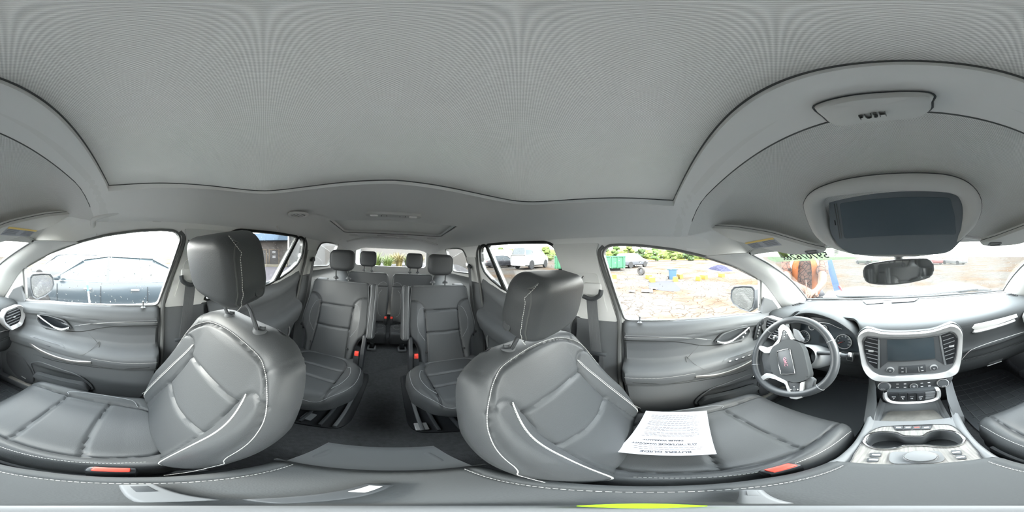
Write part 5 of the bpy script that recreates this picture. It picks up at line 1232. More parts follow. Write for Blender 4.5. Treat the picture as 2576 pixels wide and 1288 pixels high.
for sx_ in (-.066, .062):
    V, Fc = lathe([(.046, 0), (.044, .004), (.036, .002), (0, .002)], Frame((cc[0]+sx_+.002, cc[1], -.745), (1, 0, 0), (0, 1, 0)), 28); make('cup_mat', V, Fc, M['dark'], co)
V, Fc = box((cc[0], cc[1], -.744), (.22, .11, .004)); make('cup_floor', V, Fc, M['dark'], co)
wp = Panel((0, .2, -.660), (0, .4, -.660), (0, 0, 1))
wp.fr = Frame((0, 0, -.660), (1, 0, 0), (0, 1, 0)); wp.pl = (A(0, 0, 1), -.660)
V, Fc = wp.solid([c3(*p) for p in [(775, 600), (1325, 583), (1305, 630), (1285, 645), (1060, 655), (840, 665), (812, 650)]], 0, .003, .001, .002); hb = make('switch_strip', V, Fc, M['black'], co)
for x0, x1 in ((800, 925), (935, 1045), (1055, 1165), (1175, 1305)):
    V, Fc = wp.solid([c3(*p) for p in [(x0, 608), (x1, 603), (x1-8, 645), (x0+(25 if x0 == 800 else 0), 652)]], .002, .0055, .001, .001); b_ = make('console_switch', V, Fc, M['dark'], hb)
    c = wp.q([c3((x0+x1)/2, 626)])[0]; V, Fc = box((c[0], c[1], .0058), (.011, .004, .0006), wp.fr); make('switch_symbol', V, Fc, M['red'] if x0 == 1055 else M['white'], b_, smooth=0)
V, Fc = wp.solid([c3(*p) for p in [(770, 950), (1370, 935), (1440, 960), (1492, 1050), (1430, 1092), (780, 1112), (733, 1060), (740, 985)]], 0, .004, .0015, .006); kp = make('knob_plate', V, Fc, M['mid'], co)
c = wp.q([c3(1165, 1020)])[0]; f = wp.fr.at(c[0], c[1], .003); V, Fc = lathe([(.026, 0), (.026, .010), (.0235, .013)], f, 36); make('selector_ring', V, Fc, M['chrome'], kp)
V, Fc = lathe([(.0238, .008), (.023, .0135), (.02, .0145), (0, .0145)], f, 36); make('selector_knob', V, Fc, M['mid'], kp)
for side, cs_ in ((-1, [(560, 992), (525, 1058)]), (1, [(1640, 958), (1700, 1022)])):
    for j, p_ in enumerate(cs_):
        w_ = 92 if side < 0 else 85
        q_ = [(p_[0]-w_+(10 if side > 0 else 5), p_[1]-26), (p_[0]+w_-20, p_[1]-32), (p_[0]+w_-(28 if side < 0 else 0), p_[1]+26), (p_[0]-w_+(0 if side < 0 else 40), p_[1]+30)]
        V, Fc = wp.solid([c3(*p) for p in q_], 0, .004, .001, .003); b_ = make('seat_heat_switch', V, Fc, M['dark'], co)
        c = wp.q([c3(*p_)])[0]; V, Fc = box((c[0], c[1], .0043), (.012, .005, .0006), wp.fr); make('switch_symbol', V, Fc, M['white'], b_, smooth=0)
# cubby under the gear selector
cb = [(-.105, .415), (.085, .415), (.075, .56), (-.085, .56)]
G = [[(-.112, y, -.664), (-.104, y, -.70), (-.095, y, -.708), (.075, y, -.708), (.084, y, -.70), (.092, y, -.664)] for y in (.405, .42, .56)]
V, Fc = gridmesh(G); make('cubby_tray', V, Fc, M['mid'], co, smooth=30)
trayo = roundpoly([(-.098, .418), (.082, .418), (.062, .50), (-.078, .50)], .015, 4)
V, Fc = prism(trayo, -.706, -.700, WORLD, .002); make('tray_mat', V, Fc, nodemat('dusty_tray', (.17, .165, .15), .8, var=(50, .35)), co, label='dusty tray mat')
G = [[(x, .56, z) for x in (-.13, .0, .13)] for z in (-.71, -.60)]; V, Fc = shell(G, A(0, .01, 0)); make('cubby_back', V, Fc, M['dark'], co)
ub = Panel((0, .558, -.62), (0, .558, -.70), (0, -1, 0))
V, Fc = ub.solid([c3(*p) for p in [(845, 315), (965, 315), (965, 372), (850, 375)]], 0, .004, .001, .002); make('socket_cover', V, Fc, M['mid'], co)
V, Fc = ub.solid([c3(*p) for p in [(1040, 308), (1260, 300), (1262, 352), (1045, 358)]], 0, .003, .001, .002); up = make('usb_panel', V, Fc, M['black'], co)
for p_ in ((1105, 338), (1183, 330)):
    c = ub.q([c3(*p_)])[0]; V, Fc = ring([(c[0]+a, c[1]+b) for a, b in rrect(.018, .008, .002)], [(c[0]+a, c[1]+b) for a, b in rrect(.014, .005, .001)], .002, .005, ub.fr); make('usb_port', V, Fc, M['silver'], up)
for s_ in (-1, 1):
    G = [[(s_*.148+0*u, .60, -.54-.12*v), ] for v in (0, 1) for u in (0,)]
    a0, a1 = (L_, R_)[s_ > 0][0], None
    # cheeks that carry the console up to the stack
    Vv = np.array([(s_*.155, .64, -.50), (s_*.150, .60, -.60), (s_*.135, .50, -.655), (s_*.125, .41, -.666), (s_*.100, .41, -.666), (s_*.105, .50, -.640), (s_*.115, .56, -.585), (s_*.14, .62, -.50)])
    Vv[:, 0] += -.008 if s_ < 0 else .004
    V = np.vstack([Vv, Vv+A(0, 0, -.08)]); Fc = [tuple(range(8)), tuple(range(8, 16))[::-1]]+[(i, (i+1) % 8, 8+(i+1) % 8, 8+i) for i in range(8)]
    make('console_cheek', V, Fc, M['mid'], co, smooth=60)
# rear face towards the second row, padded lid
G = [[(x*(1-.0*k), y, z) for x in np.linspace(-.125, .10, 9)] for k, (y, z) in enumerate([(-.12, -.655), (-.165, -.665), (-.20, -.685), (-.30, -.765), (-.335, -.80), (-.345, -.90), (-.345, -1.05)])]
V, Fc = gridmesh(G); make('console_rear', V, Fc, M['mid'], co, smooth=50, label='sloping rear face of the console')
V, Fc = tube([(x, -.168, -.660+.0*abs(x)) for x in np.linspace(-.14, .115, 20)], .004, 6); make('rear_edge', V, Fc, M['dash'], co)
fa = Frame((-.013, -.165, -.632), (1, 0, 0), (0, 1, .0))
pa_ = Pad(fa, [(0, -.118, .118), (.06, -.123, .123), (.25, -.122, .122), (.36, -.108, .108)], lambda a, b: .004*np.cos(a*9)+0*b, -.045, redge=.022, rc=.018, nu=48, nv=60, seams=[([(-.094, -.01), (-.096, .1), (-.095, .25), (-.085, .37)], .003, .004), ([(.094, -.01), (.096, .1), (.095, .25), (.085, .37)], .003, .004)])
ar = thing('armrest_lid', 'grey padded armrest lid on the center console, tripod standing on it', 'armrest', (-.013, .0, -.677)); pa_.build('lid_pad', M['dash'], ar)
mb = MB()
for k in (-1, 1): stitches(mb, pa_.line([(k*.091, .01), (k*.093, .1), (k*.092, .25), (k*.083, .34)]), (0, 0, 1), w=.0014)
mb.build('lid_stitching', M['thread'], ar, smooth=0, kind='stuff', label='pale dashed stitching on both edges')
# buckles beside the console
for s_, y_ in ((1, .025), (-1, .13)):
    x_ = .135 if s_ > 0 else -.150
    t = thing('seat_belt_buckle', 'red buttoned belt buckle between the console and the '+('passenger' if s_ > 0 else 'driver')+' seat', 'buckle', (x_, y_, -.80), 'front belt buckles')
    V, Fc = box((x_, y_, -.70), (.022, .055, .13), bev=.007); make('buckle_body', V, Fc, M['black'], t)
    V, Fc = box((x_, y_, -.633), (.016, .040, .010), bev=.003); make('buckle_button', V, Fc, M['red'], t, label='red release button')
# front wall of the footwells, mats, pedals
V, Fc = box((0, 1.34, -.74), (1.6, .03, .72)); make('wall_front', V, Fc, M['dark'], None, kind='structure', smooth=0, label='dark firewall ahead of the footwells')
for s_ in (-1, 1):
    t = thing('floor_mat', ('plain dark floor mat in the driver footwell' if s_ < 0 else 'ribbed dark rubber floor mat in the passenger footwell'), 'floor mat', (s_*.42, .75, -1.05), 'front floor mats')
    q = roundpoly([(s_*.20, .44), (s_*.64, .44), (s_*.66, .95), (s_*.62, 1.02), (s_*.20, 1.02)], .03, 4); V, Fc = prism(orient(q), -1.05, -1.036, WORLD, .004); make('mat_body', V, Fc, M['mat'], t)
    if s_ > 0:
        mb = MB()
        for i in range(9): mb.add(*box((.425, .50+.055*i, -1.034), (.40, .003, .006)))
        for i in range(8): mb.add(*box((.24+.052*i, .72, -1.034), (.003, .46, .006)))
        mb.build('mat_rib', M['mid'], t, smooth=0, kind='stuff', label='fine grid of ribs')
t = thing('brake_pedal', 'dark pedal under the dashboard on the driver side', 'pedal', (-.31, 1.0, -.95))
V, Fc = box((-.31, .93, -.86), (.09, .02, .055), bev=.006); make('pedal_pad', V, Fc, M['dark'], t); V, Fc = tube([(-.31, .94, -.86), (-.31, 1.02, -.70), (-.31, 1.05, -.60)], .010, 8); make('pedal_arm', V, Fc, M['black'], t)
V, Fc = tube([(-.60, .60, -.56), (-.60, .62, -.60)], .01, 8)

# ---- steering wheel, turned a quarter
t = thing('steering_wheel', 'black leather steering wheel with silver spokes turned a quarter to the right', 'steering wheel', (-.385, .444, -.60))
C_ = A(-.385, .444, -.391); tau, yaw = radians(32.2), .07
nW = A(sin(yaw)*cos(tau), -cos(yaw)*cos(tau), sin(tau)); u_ = unit(np.cross((0, 0, 1), nW)); v_ = np.cross(nW, u_); fw = Frame(C_, u_, v_)
rr_ = []; path = []
for k in range(96):
    a = 2*pi*k/96; path.append(fw.p(.163*cos(a), .163*sin(a), 0)); rr_.append(.0155)
V, Fc = tube(path, rr_, 12, True, flat=1.0, up=nW); make('wheel_rim', V, Fc, nodemat('wheel_leather', (.05, .055, .06), .38, bump=('leather', 600, .2, .0006)), t)
for a in (radians(35), radians(150), radians(215), radians(325)):
    f = Frame(fw.p(.163*cos(a), .163*sin(a), 0), fw.ex*cos(a)+fw.ey*sin(a), nW); V, Fc = lathe([(.0160, -.0012), (.0163, 0), (.0160, .0012)], f, 20); make('rim_seam', V, Fc, M['dthread'], t)
wpn = Panel(tuple(C_), tuple(C_+v_), nW); wpn.fr = fw; wpn.pl = (nW, float(np.dot(nW, C_)))
def wsolid(L, c0, c1, bev=0, r=0): return wpn.solid([c4(*p) for p in L], c0, c1, bev, r)
V, Fc = wsolid([(600, 508), (690, 545), (735, 620), (765, 740), (800, 890), (790, 935), (720, 972), (650, 985), (560, 965), (440, 912), (390, 870), (372, 780), (364, 700), (372, 640), (400, 590), (500, 530)], -.02, .016, .008, .008); make('airbag_cover', V, Fc, M['dash'], t)
bo = [(452, 668), (475, 640), (580, 615), (600, 650), (645, 850), (630, 885), (505, 892), (490, 860)]
V, Fc = wsolid(bo, .014, .018, .001, .004); bd = make('badge_plate', V, Fc, M['dark'], t)
V, Fc = tube(smoothline([fw.p(*p, .0185) for p in wpn.q([c4(*p) for p in bo])], 2, True), .0013, 6, True); make('badge_rim', V, Fc, M['chrome'], bd)
a_, b_ = wpn.q([c4(528, 690), c4(560, 825)]); a_, b_ = fw.p(*a_, .0186), fw.p(*b_, .0186); ex = unit(b_-a_)
lf = Frame((a_+b_)/2, ex, np.cross(nW, ex)); letter('badge_lettering', 'GMC', .0175, lf, nodemat('red_chrome', (.62, .30, .36), .25, metal=.6), bd, depth=.001, bold=.0002, label='reddish chrome letters')
V, Fc = wsolid([(450, 395), (470, 360), (505, 338), (545, 375), (628, 505), (590, 512), (535, 410), (500, 405), (470, 520), (430, 590), (355, 662), (300, 660), (235, 618), (230, 585), (260, 580), (330, 600), (390, 580), (455, 500)], -.008, .010, .002, .003); make('silver_spoke', V, Fc, M['silver'], t, label='satin silver spoke trim')
V, Fc = wsolid([(252, 960), (262, 920), (320, 880), (430, 905), (550, 970), (575, 1040), (600, 1110), (640, 1122), (688, 1110), (695, 985), (738, 972), (730, 1080), (712, 1150), (660, 1170), (585, 1160), (530, 1000), (420, 950), (340, 930), (270, 970)], -.008, .010, .002, .003); make('silver_spoke', V, Fc, M['silver'], t, label='satin silver spoke trim')
for L, cen in (([(498, 412), (538, 412), (598, 508), (478, 545), (480, 470)], (515, 450)), ([(560, 982), (692, 986), (686, 1108), (640, 1116), (596, 1100)], (630, 1062))):
    V, Fc = wsolid(L, -.006, .008, .001, .002); pd_ = make('button_pod', V, Fc, M['dark'], t)
    c = wpn.q([c4(*cen)])[0]; f = fw.at(c[0], c[1], .008); V, Fc = lathe([(.0055, 0), (.0055, .002), (.004, .002), (.0038, .001), (0, .001)], f, 16); make('center_button', V, Fc, M['mid'], pd_)
    for k in range(4):
        a = pi/2*k+.4; V, Fc = box((.0115*cos(a), .0115*sin(a), .001), (.004, .004, .0015), f, .0005); make('arrow_mark', V, Fc, M['white'], pd_)
V, Fc = wsolid([(600, 380), (640, 400), (705, 500), (690, 530), (640, 510), (615, 500)], -.02, .002, .004, .004); make('spoke_shell', V, Fc, M['mid'], t)
V, Fc = wsolid([(735, 960), (790, 925), (835, 960), (800, 1090), (740, 1090)], -.02, .002, .004, .004); make('spoke_shell', V, Fc, M['mid'], t)
V, Fc = wsolid([(235, 600), (300, 665), (380, 700), (380, 860), (262, 905), (250, 800), (230, 700)], -.022, -.010, .003, .006); make('spoke_shell', V, Fc, M['dark'], t)
# column shroud and stalks
t = thing('steering_column', 'grey steering column shroud with silver tipped stalks behind the wheel', 'steering column', (-.385, .56, -.52))
fc = Frame(C_+A(.01, .02, 0), u_, v_)
G = []
for dd, w_, h_ in ((-.03, .050, .045), (-.05, .060, .055), (-.13, .066, .060), (-.22, .060, .055)):
    G.append([fc.p(w_*cos(a)*(1 if abs(cos(a)) < .9 else .97)+.012, h_*sin(a), dd) for a in np.linspace(0, 2*pi, 28, endpoint=False)])
V, Fc = gridmesh(G, True); make('column_shroud', V, Fc, M['mid'], t)
pr = [P(2096, 888, y=.52), P(2112, 893, y=.52), P(2128, 895, y=.525), P(2138, 892, y=.525)]
V, Fc = tube([A(-.34, .52, -.40)]+pr, [.009, .009, .010, .0085, .006], 10); k_ = make('wiper_stalk', V, Fc, M['dark'], t)
for p_, r_ in ((pr[1], .0115), (pr[3], .009)):
    V, Fc = lathe([(r_, -.004), (r_, .004)], Frame(p_, (0, 1, 0), (0, 0, 1)), 16); make('stalk_band', V, Fc, M['silver'], k_)
pl_ = [P(1965, 858, y=.50), P(1950, 850, y=.49), P(1938, 845, y=.48)]
V, Fc = tube([A(-.40, .53, -.39)]+pl_, [.010, .010, .012, .008], 10); k_ = make('signal_stalk', V, Fc, M['dark'], t)
V, Fc = lathe([(.0135, -.006), (.0135, .006)], Frame(pl_[1], (0, 1, 0), (0, 0, 1)), 16); make('stalk_band', V, Fc, M['silver'], k_)
pp = Panel((0, .648, -.40), (0, .652, -.46), (0, -1, 0))
V, Fc = pp.solid([(2130, 893), (2146, 894), (2147, 908), (2131, 905)], -.02, .006, .001, .003); sb_ = make('start_button', V, Fc, M['silver'], dashb, label='silver rimmed start button')
V, Fc = pp.solid([(2132, 896), (2144, 896.5), (2145, 905.5), (2133, 903.5)], .004, .0075, .001, .002); make('button_face', V, Fc, M['dark'], sb_)

# printed sheet on the driver cushion
t = thing('printed_sheet', 'white printed sheet lying on the driver seat cushion', 'paper', (-.41, .06, -.70))
cor = [P(1625, 1033, z=-.672), P(1778, 1033, z=-.668), P(1803, 1142, z=-.664), P(1545, 1136, z=-.668)]
def sheet(u, v, lift=0):
    p = (cor[0]*(1-u)+cor[1]*u)*(1-v)+(cor[3]*(1-u)+cor[2]*u)*v
    z = -.664+.010*sin(pi*u)*.4+.006*cos(3*v)+.010*(2*u-1)**2*.5+lift+.012*abs(2*v-1)**2*.4
    k = z/p[2]; return p*k
G = [[sheet(u, v) for v in np.linspace(0, 1, 14)] for u in np.linspace(0, 1, 14)]
V, Fc = shell(G, A(0, 0, -.0006)); make('paper_sheet', V, Fc, M['paper'], t, smooth=60)
def sheet_text(txt, v, size, uc=.5):
    o = sheet(uc, v, .0007); ex = unit(sheet(uc-.1, v)-sheet(uc+.1, v)); ey = unit(sheet(uc, v+.05)-sheet(uc, v-.05))
    ey = ey-np.dot(ey, ex)*ex
    f = Frame(o, ex, ey)
    if f.ez[2] < 0: f = Frame(o, ex, -ey)
    letter('print_line', txt, size, f, M['ink'], t, depth=.0003, bold=.0003)
sheet_text('BUYERS GUIDE', .93, .0125); sheet_text('AS IS - NO DEALER WARRANTY', .77, .0085, .45); sheet_text('DEALER WARRANTY', .69, .0085, .42)
mb = MB(); r_ = random.Random(8)
for i, v in enumerate(list(np.linspace(.10, .60, 21))+[.80, .84, .88]):
    if i in (5, 11, 16): continue
    u0, u1 = .12+r_.random()*.05, .80+r_.random()*.08; 
    for a_ in np.arange(u0, u1, .055):
        b_ = min(u1, a_+.045); p0, p1 = sheet(a_, v, .0006), sheet(b_, v, .0006); w_ = A(0, 0, 0)
        d_ = unit(p1-p0); n2 = np.cross((0, 0, 1), d_)*.00075
        mb.add([p0-n2, p1-n2, p1+n2, p0+n2], [(0, 1, 2, 3)])
mb.build('fine_print', M['ink'], t, smooth=0, kind='stuff', label='lines of small grey print', recalc=False)

# small tripod that carries the camera, standing on the armrest
N0 = P(0, 1288, z=-.624)
t = thing('camera_tripod', 'small grey tripod base with a lime ring standing on the armrest lid', 'tripod', tuple(N0))
fN = Frame(N0, (1, 0, 0), (0, 1, 0))
V, Fc = lathe([(.024, 0), (.024, .006), (.018, .010), (.010, .012), (0, .012)], fN, 28); make('tripod_hub', V, Fc, M['mid'], t)
G = [[P(px, 1273-k*(.6+5.5*sin(pi*(px-1445)/340)), z=-.612) for k in (1, -1)] for px in np.linspace(1450, 1780, 20)]
V2, F2 = shell(G, A(0, 0, .003)); make('lime_band', V2, F2, M['lime'], t, label='bright lime green band')
for (pa, pb, w_, m_, ms) in (((345, 1219), (470, 1262), .024, 'mid', 'dark'), ((955, 1218), (640, 1262), .020, 'dark', 'pale'), ((1890, 1232), (1930, 1268), .012, 'mid', 'mid')):
    a_, b_ = P(*pa, z=-.618), P(*pb, z=-.618); d_ = unit(a_-b_); ln = np.linalg.norm(a_-b_); f = Frame((a_+b_)/2, d_, np.cross((0, 0, 1), d_))
    V, Fc = box((0, 0, 0), (ln, w_, .009), f, .003, 3); lg = make('tripod_leg', V, Fc, M[m_], t, label='flat hinged leg')
    V, Fc = box((ln*.25, 0, .0048), (ln*.32, w_*.45, .0016), f, .0006); make('leg_slot', V, Fc, M[ms], lg)
# ================================================================== outside (level world, ground at z = 0)
def gp(px, py):
    d = D(px, py, False); t = -H/d[2]; return A(d[0]*t, d[1]*t, 0)
def lp(px, py, dist):
    a = (px-F)*K; e = (644-py)*K; return A(sin(a)*dist, cos(a)*dist, H+dist*tan(e))
def O(name, V, Fc, mat, parent=None, **k): k['car'] = False; return make(name, V, Fc, mat, parent, **k)
def T(name, label, cat, base, group=None, kind=None): return thing(name, label, cat, base, group, kind, car=False)
def groundmat():
    m = nodemat('cracked_pavement', (.1, .1, .1), .95, spec=0.0); nt = m.node_tree; b = nt.nodes['Principled BSDF']
    t = nt.nodes.new('ShaderNodeTexCoord')
    def noise(sc, det=6): n = nt.nodes.new('ShaderNodeTexNoise'); n.inputs['Scale'].default_value = sc; n.inputs['Detail'].default_value = det; nt.links.new(t.outputs['Object'], n.inputs['Vector']); return n
    def ramp(src, p0, c0, p1, c1): r = nt.nodes.new('ShaderNodeValToRGB'); r.color_ramp.elements[0].position = p0; r.color_ramp.elements[0].color = (*c0, 1); r.color_ramp.elements[1].position = p1; r.color_ramp.elements[1].color = (*c1, 1); nt.links.new(src, r.inputs[0]); return r
    n1 = noise(.35); r1 = ramp(n1.outputs['Fac'], .47, (.084, .079, .073), .66, (.082, .057, .038))
    n2 = noise(2.2); r2 = ramp(n2.outputs['Fac'], .3, (.75, .75, .76), .7, (1.08, 1.06, 1.03))
    v = nt.nodes.new('ShaderNodeTexVoronoi'); v.feature = 'DISTANCE_TO_EDGE'; v.inputs['Scale'].default_value = 2.6; nt.links.new(t.outputs['Object'], v.inputs['Vector'])
    n3 = noise(3.0, 8)
    vm = nt.nodes.new('ShaderNodeVectorMath'); vm.operation = 'SCALE'; vm.inputs[3].default_value = .35; nt.links.new(n3.outputs['Color'], vm.inputs[0])
    va = nt.nodes.new('ShaderNodeVectorMath'); va.operation = 'ADD'; nt.links.new(t.outputs['Object'], va.inputs[0]); nt.links.new(vm.outputs[0], va.inputs[1]); nt.links.new(va.outputs[0], v.inputs['Vector'])
    r3 = ramp(v.outputs['Distance'], .012, (.55, .48, .43), .035, (1, 1, 1))
    def mul(a, c): x = nt.nodes.new('ShaderNodeMix'); x.data_type = 'RGBA'; x.blend_type = 'MULTIPLY'; x.inputs[0].default_value = 1; nt.links.new(a, x.inputs[6]); nt.links.new(c, x.inputs[7]); return x.outputs[2]
    nt.links.new(mul(mul(r1.outputs[0], r2.outputs[0]), r3.outputs[0]), b.inputs['Base Color']); return m
V, Fc = gridmesh([[(x, y, 0) for x in np.linspace(-220, 220, 12)] for y in np.linspace(-220, 220, 12)])
O('ground', V, Fc, groundmat(), None, smooth=0, kind='structure', label='pale cracked lot with rusty stains')
NM = lambda n, c, r=.6, **k: nodemat(n, c, r, **k)
# ---- cars
def car(name, label, group, o, yaw, L, Wd, Hh, paint, kind='sedan', wheels=True, detail=True, glass=None):
    t = T(name, label, 'car', (o[0], o[1], 0), group)
    fr = Frame((o[0], o[1], 0), (cos(yaw), sin(yaw), 0), (-sin(yaw), cos(yaw), 0)); w = Wd/2; h = Hh/1.45
    if kind == 'sedan': st = [(-.5, .42, .62, .80), (-.485, .24, .80, .92), (-.40, .20, .92, .99), (-.25, .18, .93, 1), (0, .18, .92, 1), (.2, .18, .90, 1), (.34, .19, .80, .99), (.46, .22, .68, .93), (.5, .34, .55, .80)]; cab = [(-.40, .90, 0), (-.22, 1.40, 1), (-.02, 1.45, 1), (.10, 1.38, 1), (.26, .91, 0)]
    elif kind == 'van': st = [(-.5, .35, .95, .95), (-.48, .25, 1.0, 1), (0, .22, 1.0, 1), (.3, .22, .95, 1), (.44, .24, .85, .97), (.5, .35, .6, .85)]; cab = [(-.5, .98, .9), (-.47, 1.45, 1), (0, 1.45, 1), (.2, 1.42, 1), (.36, .92, 0)]
    else: st = [(-.5, .42, .75, .86), (-.48, .28, .95, .95), (-.3, .24, .98, 1), (0, .24, .96, 1), (.25, .24, .92, 1), (.45, .28, .78, .95), (.5, .4, .62, .82)]; cab = [(-.49, .95, .1), (-.42, 1.40, 1), (-.1, 1.45, 1), (.08, 1.42, 1), (.24, .94, 0)]
    G = []; sv = smoothline(st, 4)
    for q in sv:
        y, z0, z1, k = q[0]*L, q[1]*h, q[2]*h, q[3]*w
        half = [(0, z0), (k*.85, z0), (k*.97, z0+.10), (k, (z0+z1)*.5), (k*.985, z1-.10*h), (k*.93, z1-.02), (k*.6, z1+.02), (0, z1+.03)]
        G.append([fr.p(a, y, z) for a, z in half]+[fr.p(-a, y, z) for a, z in half[-2:0:-1]])
    V, Fc = gridmesh(G, True); n = len(G[0]); Fc += [tuple(range(n)), tuple(range(len(V)-n, len(V)))[::-1]]; O('body', V, Fc, paint, t, smooth=40)
    G = []; cs_ = [(q[0]*L, q[1]*h, q[2]) for q in cab]; zb = np.interp([q[0] for q in cab], [q[0] for q in st], [q[2] for q in st])*h
    for (y, z, k), z0 in zip(cs_, zb):
        wt = w*(.70 if k else .86); z = max(z, z0+.02)
        half = [(w*.93, z0-.04), (w*.92-(w*.22 if k else 0)*.6, z0+(z-z0)*.6), (wt, z-.05*h), (wt*.8, z-.005), (0, z)]
        G.append([fr.p(a, y, zz) for a, zz in half]+[fr.p(-a, y, zz) for a, zz in half[-2::-1]])
    V, Fc = gridmesh(G); O('cabin_glass', V, Fc, glass or CARGLASS, t, smooth=50)
    rp = [[c+A(0, 0, .012) for c in row[2:-2]] for row in G[1:-1]]; V, Fc = shell(rp, A(0, 0, .008)); O('roof', V, Fc, paint, t, smooth=50)
    for s in (0, -1):
        i1 = 1 if s == 0 else -2
        for j in range(len(G)-1):
            if kind != 'van' and 0 < j < len(G)-2: pass
            if j in (0, len(G)-2):
                V, Fc = tube([G[j][s], G[j][i1], G[j][2 if s == 0 else -3]] if False else [G[0 if j == 0 else -1][s], G[1 if j == 0 else -2][2 if s == 0 else -3]], .028, 6); O('pillar', V, Fc, paint, t)
        mid = len(G)//2; V, Fc = tube([G[mid][s], G[mid][i1], G[mid][2 if s == 0 else -3]], .03, 6, flat=.5); O('pillar', V, Fc, paint, t)
    if detail:
        for s in (-1, 1):
            V, Fc = tube([fr.p(s*w*.94, y*L, float(np.interp(y, [q[0] for q in st], [q[2] for q in st]))*h-.035) for y in np.linspace(-.38, .25, 12)], .012, 6); O('chrome_strip', V, Fc, M['chrome'], t)
            for y in (-.19, .005, .21): V, Fc = tube([fr.p(s*w*1.003, y*L, z) for z in (.30, .55, .80)], .006, 5); O('door_gap', V, Fc, M['black'], t)
            for y in (-.12, .08): V, Fc = box((s*(w+.012), y*L-.09, .74*h), (.03, .17, .03), fr, .01); O('door_handle', V, Fc, M['silver'], t)
            V, Fc = box((s*(w+.08), .20*L, .95*h), (.16, .12, .12), fr, .04); O('side_mirror', V, Fc, paint, t)
    for s in (-1, 1):
        for y in (-.30*L, .31*L):
            r_ = .325*h; f2 = Frame(fr.p(s*(w-.10), y, r_), fr.ey if s > 0 else -fr.ey, (0, 0, 1)) 
            V, Fc = lathe([(r_*.55, .11), (r_*.70, .115), (r_*.95, .11), (r_, .07), (r_, -.10), (r_*.5, -.10)], f2, 24); wh = O('wheel', V, Fc, TIRE, t)
            V, Fc = lathe([(r_*.70, .08), (r_*.66, .112), (r_*.15, .10), (0, .11)], f2, 24); O('rim', V, Fc, RIM, wh)
            if detail:
                for q in range(5): a = 2*pi*q/5; V, Fc = box((r_*.38*cos(a), r_*.38*sin(a), .118), (r_*.6 if abs(cos(a)) > .7 else r_*.2, r_*.2 if abs(cos(a)) > .7 else r_*.6, .012), f2, .004); 
        V, Fc = box((s*w*.72, .488*L, .62*h), (.34, .08, .14), fr, .03); O('headlight', V, Fc, RIM, t)
        V, Fc = box((s*w*.75, -.488*L, .72*h), (.30, .08, .14), fr, .03); O('taillight', V, Fc, NM('tail_red', (.15, .01, .01), .4), t)
    return t, fr
CARGLASS = nodemat('far_car_glass', (.03, .04, .045), .12, spec=.6); TIRE = nodemat('tyre_rubber', (.012, .012, .013), .8); RIM = nodemat('alloy_rim', (.10, .10, .105), .4, metal=.3)
P_ = lambda n, c: nodemat(n, c, .3, coat=.3, spec=.4)
car('sedan', 'dark blue-grey sedan parked beside the passenger window, bright strip along its side', None, (4.15, .68), 0, 4.85, 1.82, 1.44, P_('blue_grey_paint', (.030, .040, .048)))
g = lp(190, 660, 8.2); car('parked_car', 'pale silver car parked beyond the sedan, seen over its hood', 'parked cars', (g[0]+.3, g[1]+.4), -.25, 4.6, 1.85, 1.55, P_('silver_paint', (.11, .115, .12)), 'suv', detail=False)
g = gp(1584, 673); car('parked_car', 'dark SUV parked at the edge of the trees behind the green dumpster', 'parked cars', (g[0]-.5, g[1]+.3), radians(55), 4.6, 1.9, 1.75, P_('dark_suv_paint', (.05, .055, .065)), 'suv', detail=False)
g = gp(1320, 676); car('delivery_van', 'white van parked by the fence, seen through the rear driver-side window', 'parked cars', (g[0]-1.2, g[1]), radians(100), 5.4, 2.0, 2.25, P_('white_paint', (.20, .20, .20)), 'van', detail=False)
g = gp(1262, 672); car('parked_car', 'black car parked in front of the white trailer', 'parked cars', (g[0], g[1]), radians(75), 4.6, 1.85, 1.5, P_('black_paint', (.03, .03, .035)), 'sedan', detail=False)
g = gp(1292, 668); car('parked_car', 'dark red car parked between the black car and the white van', 'parked cars', (g[0]-2, g[1]+1.0), radians(70), 4.5, 1.8, 1.5, P_('red_paint', (.12, .03, .03)), 'sedan', detail=False)
for i, (px, c_, lb) in enumerate(((2300, (.05, .05, .06), 'dark car far across the lot, just right of the mirror stalk'), (2345, (.12, .03, .03), 'dull red car far across the lot beyond the windshield'), (2400, (.12, .12, .12), 'grey car far across the lot, rightmost of the far row'), (2180, (.05, .06, .05), 'dark car far across the lot, left of the mirror stalk'))):
    g = gp(px, 651); s_ = 28/np.linalg.norm(g); car('parked_car', lb, 'far row of cars', (g[0]*s_, g[1]*s_), .3*i, 4.6, 1.85, 1.5, P_('far_paint', c_), 'sedan', detail=False)
# white box trailer
g = lp(1236, 655, 27); t = T('box_trailer', 'long white box trailer behind the black car', 'trailer', (g[0], g[1], 0)); fr = Frame((g[0], g[1], 0), (cos(radians(120)), sin(radians(120)), 0), (-sin(radians(120)), cos(radians(120)), 0))
V, Fc = box((0, 0, 1.5), (6.5, 2.4, 1.9), fr, .05); O('box_body', V, Fc, nodemat('trailer_white', (.28, .28, .27), .6), t)
for x in (-1.0, 0): V, Fc = lathe([(.38, -.1), (.38, .1), (.2, .12), (0, .12)], Frame(fr.p(x, 1.1, .38), fr.ex, (0, 0, 1)), 20); O('wheel', V, Fc, TIRE, t)
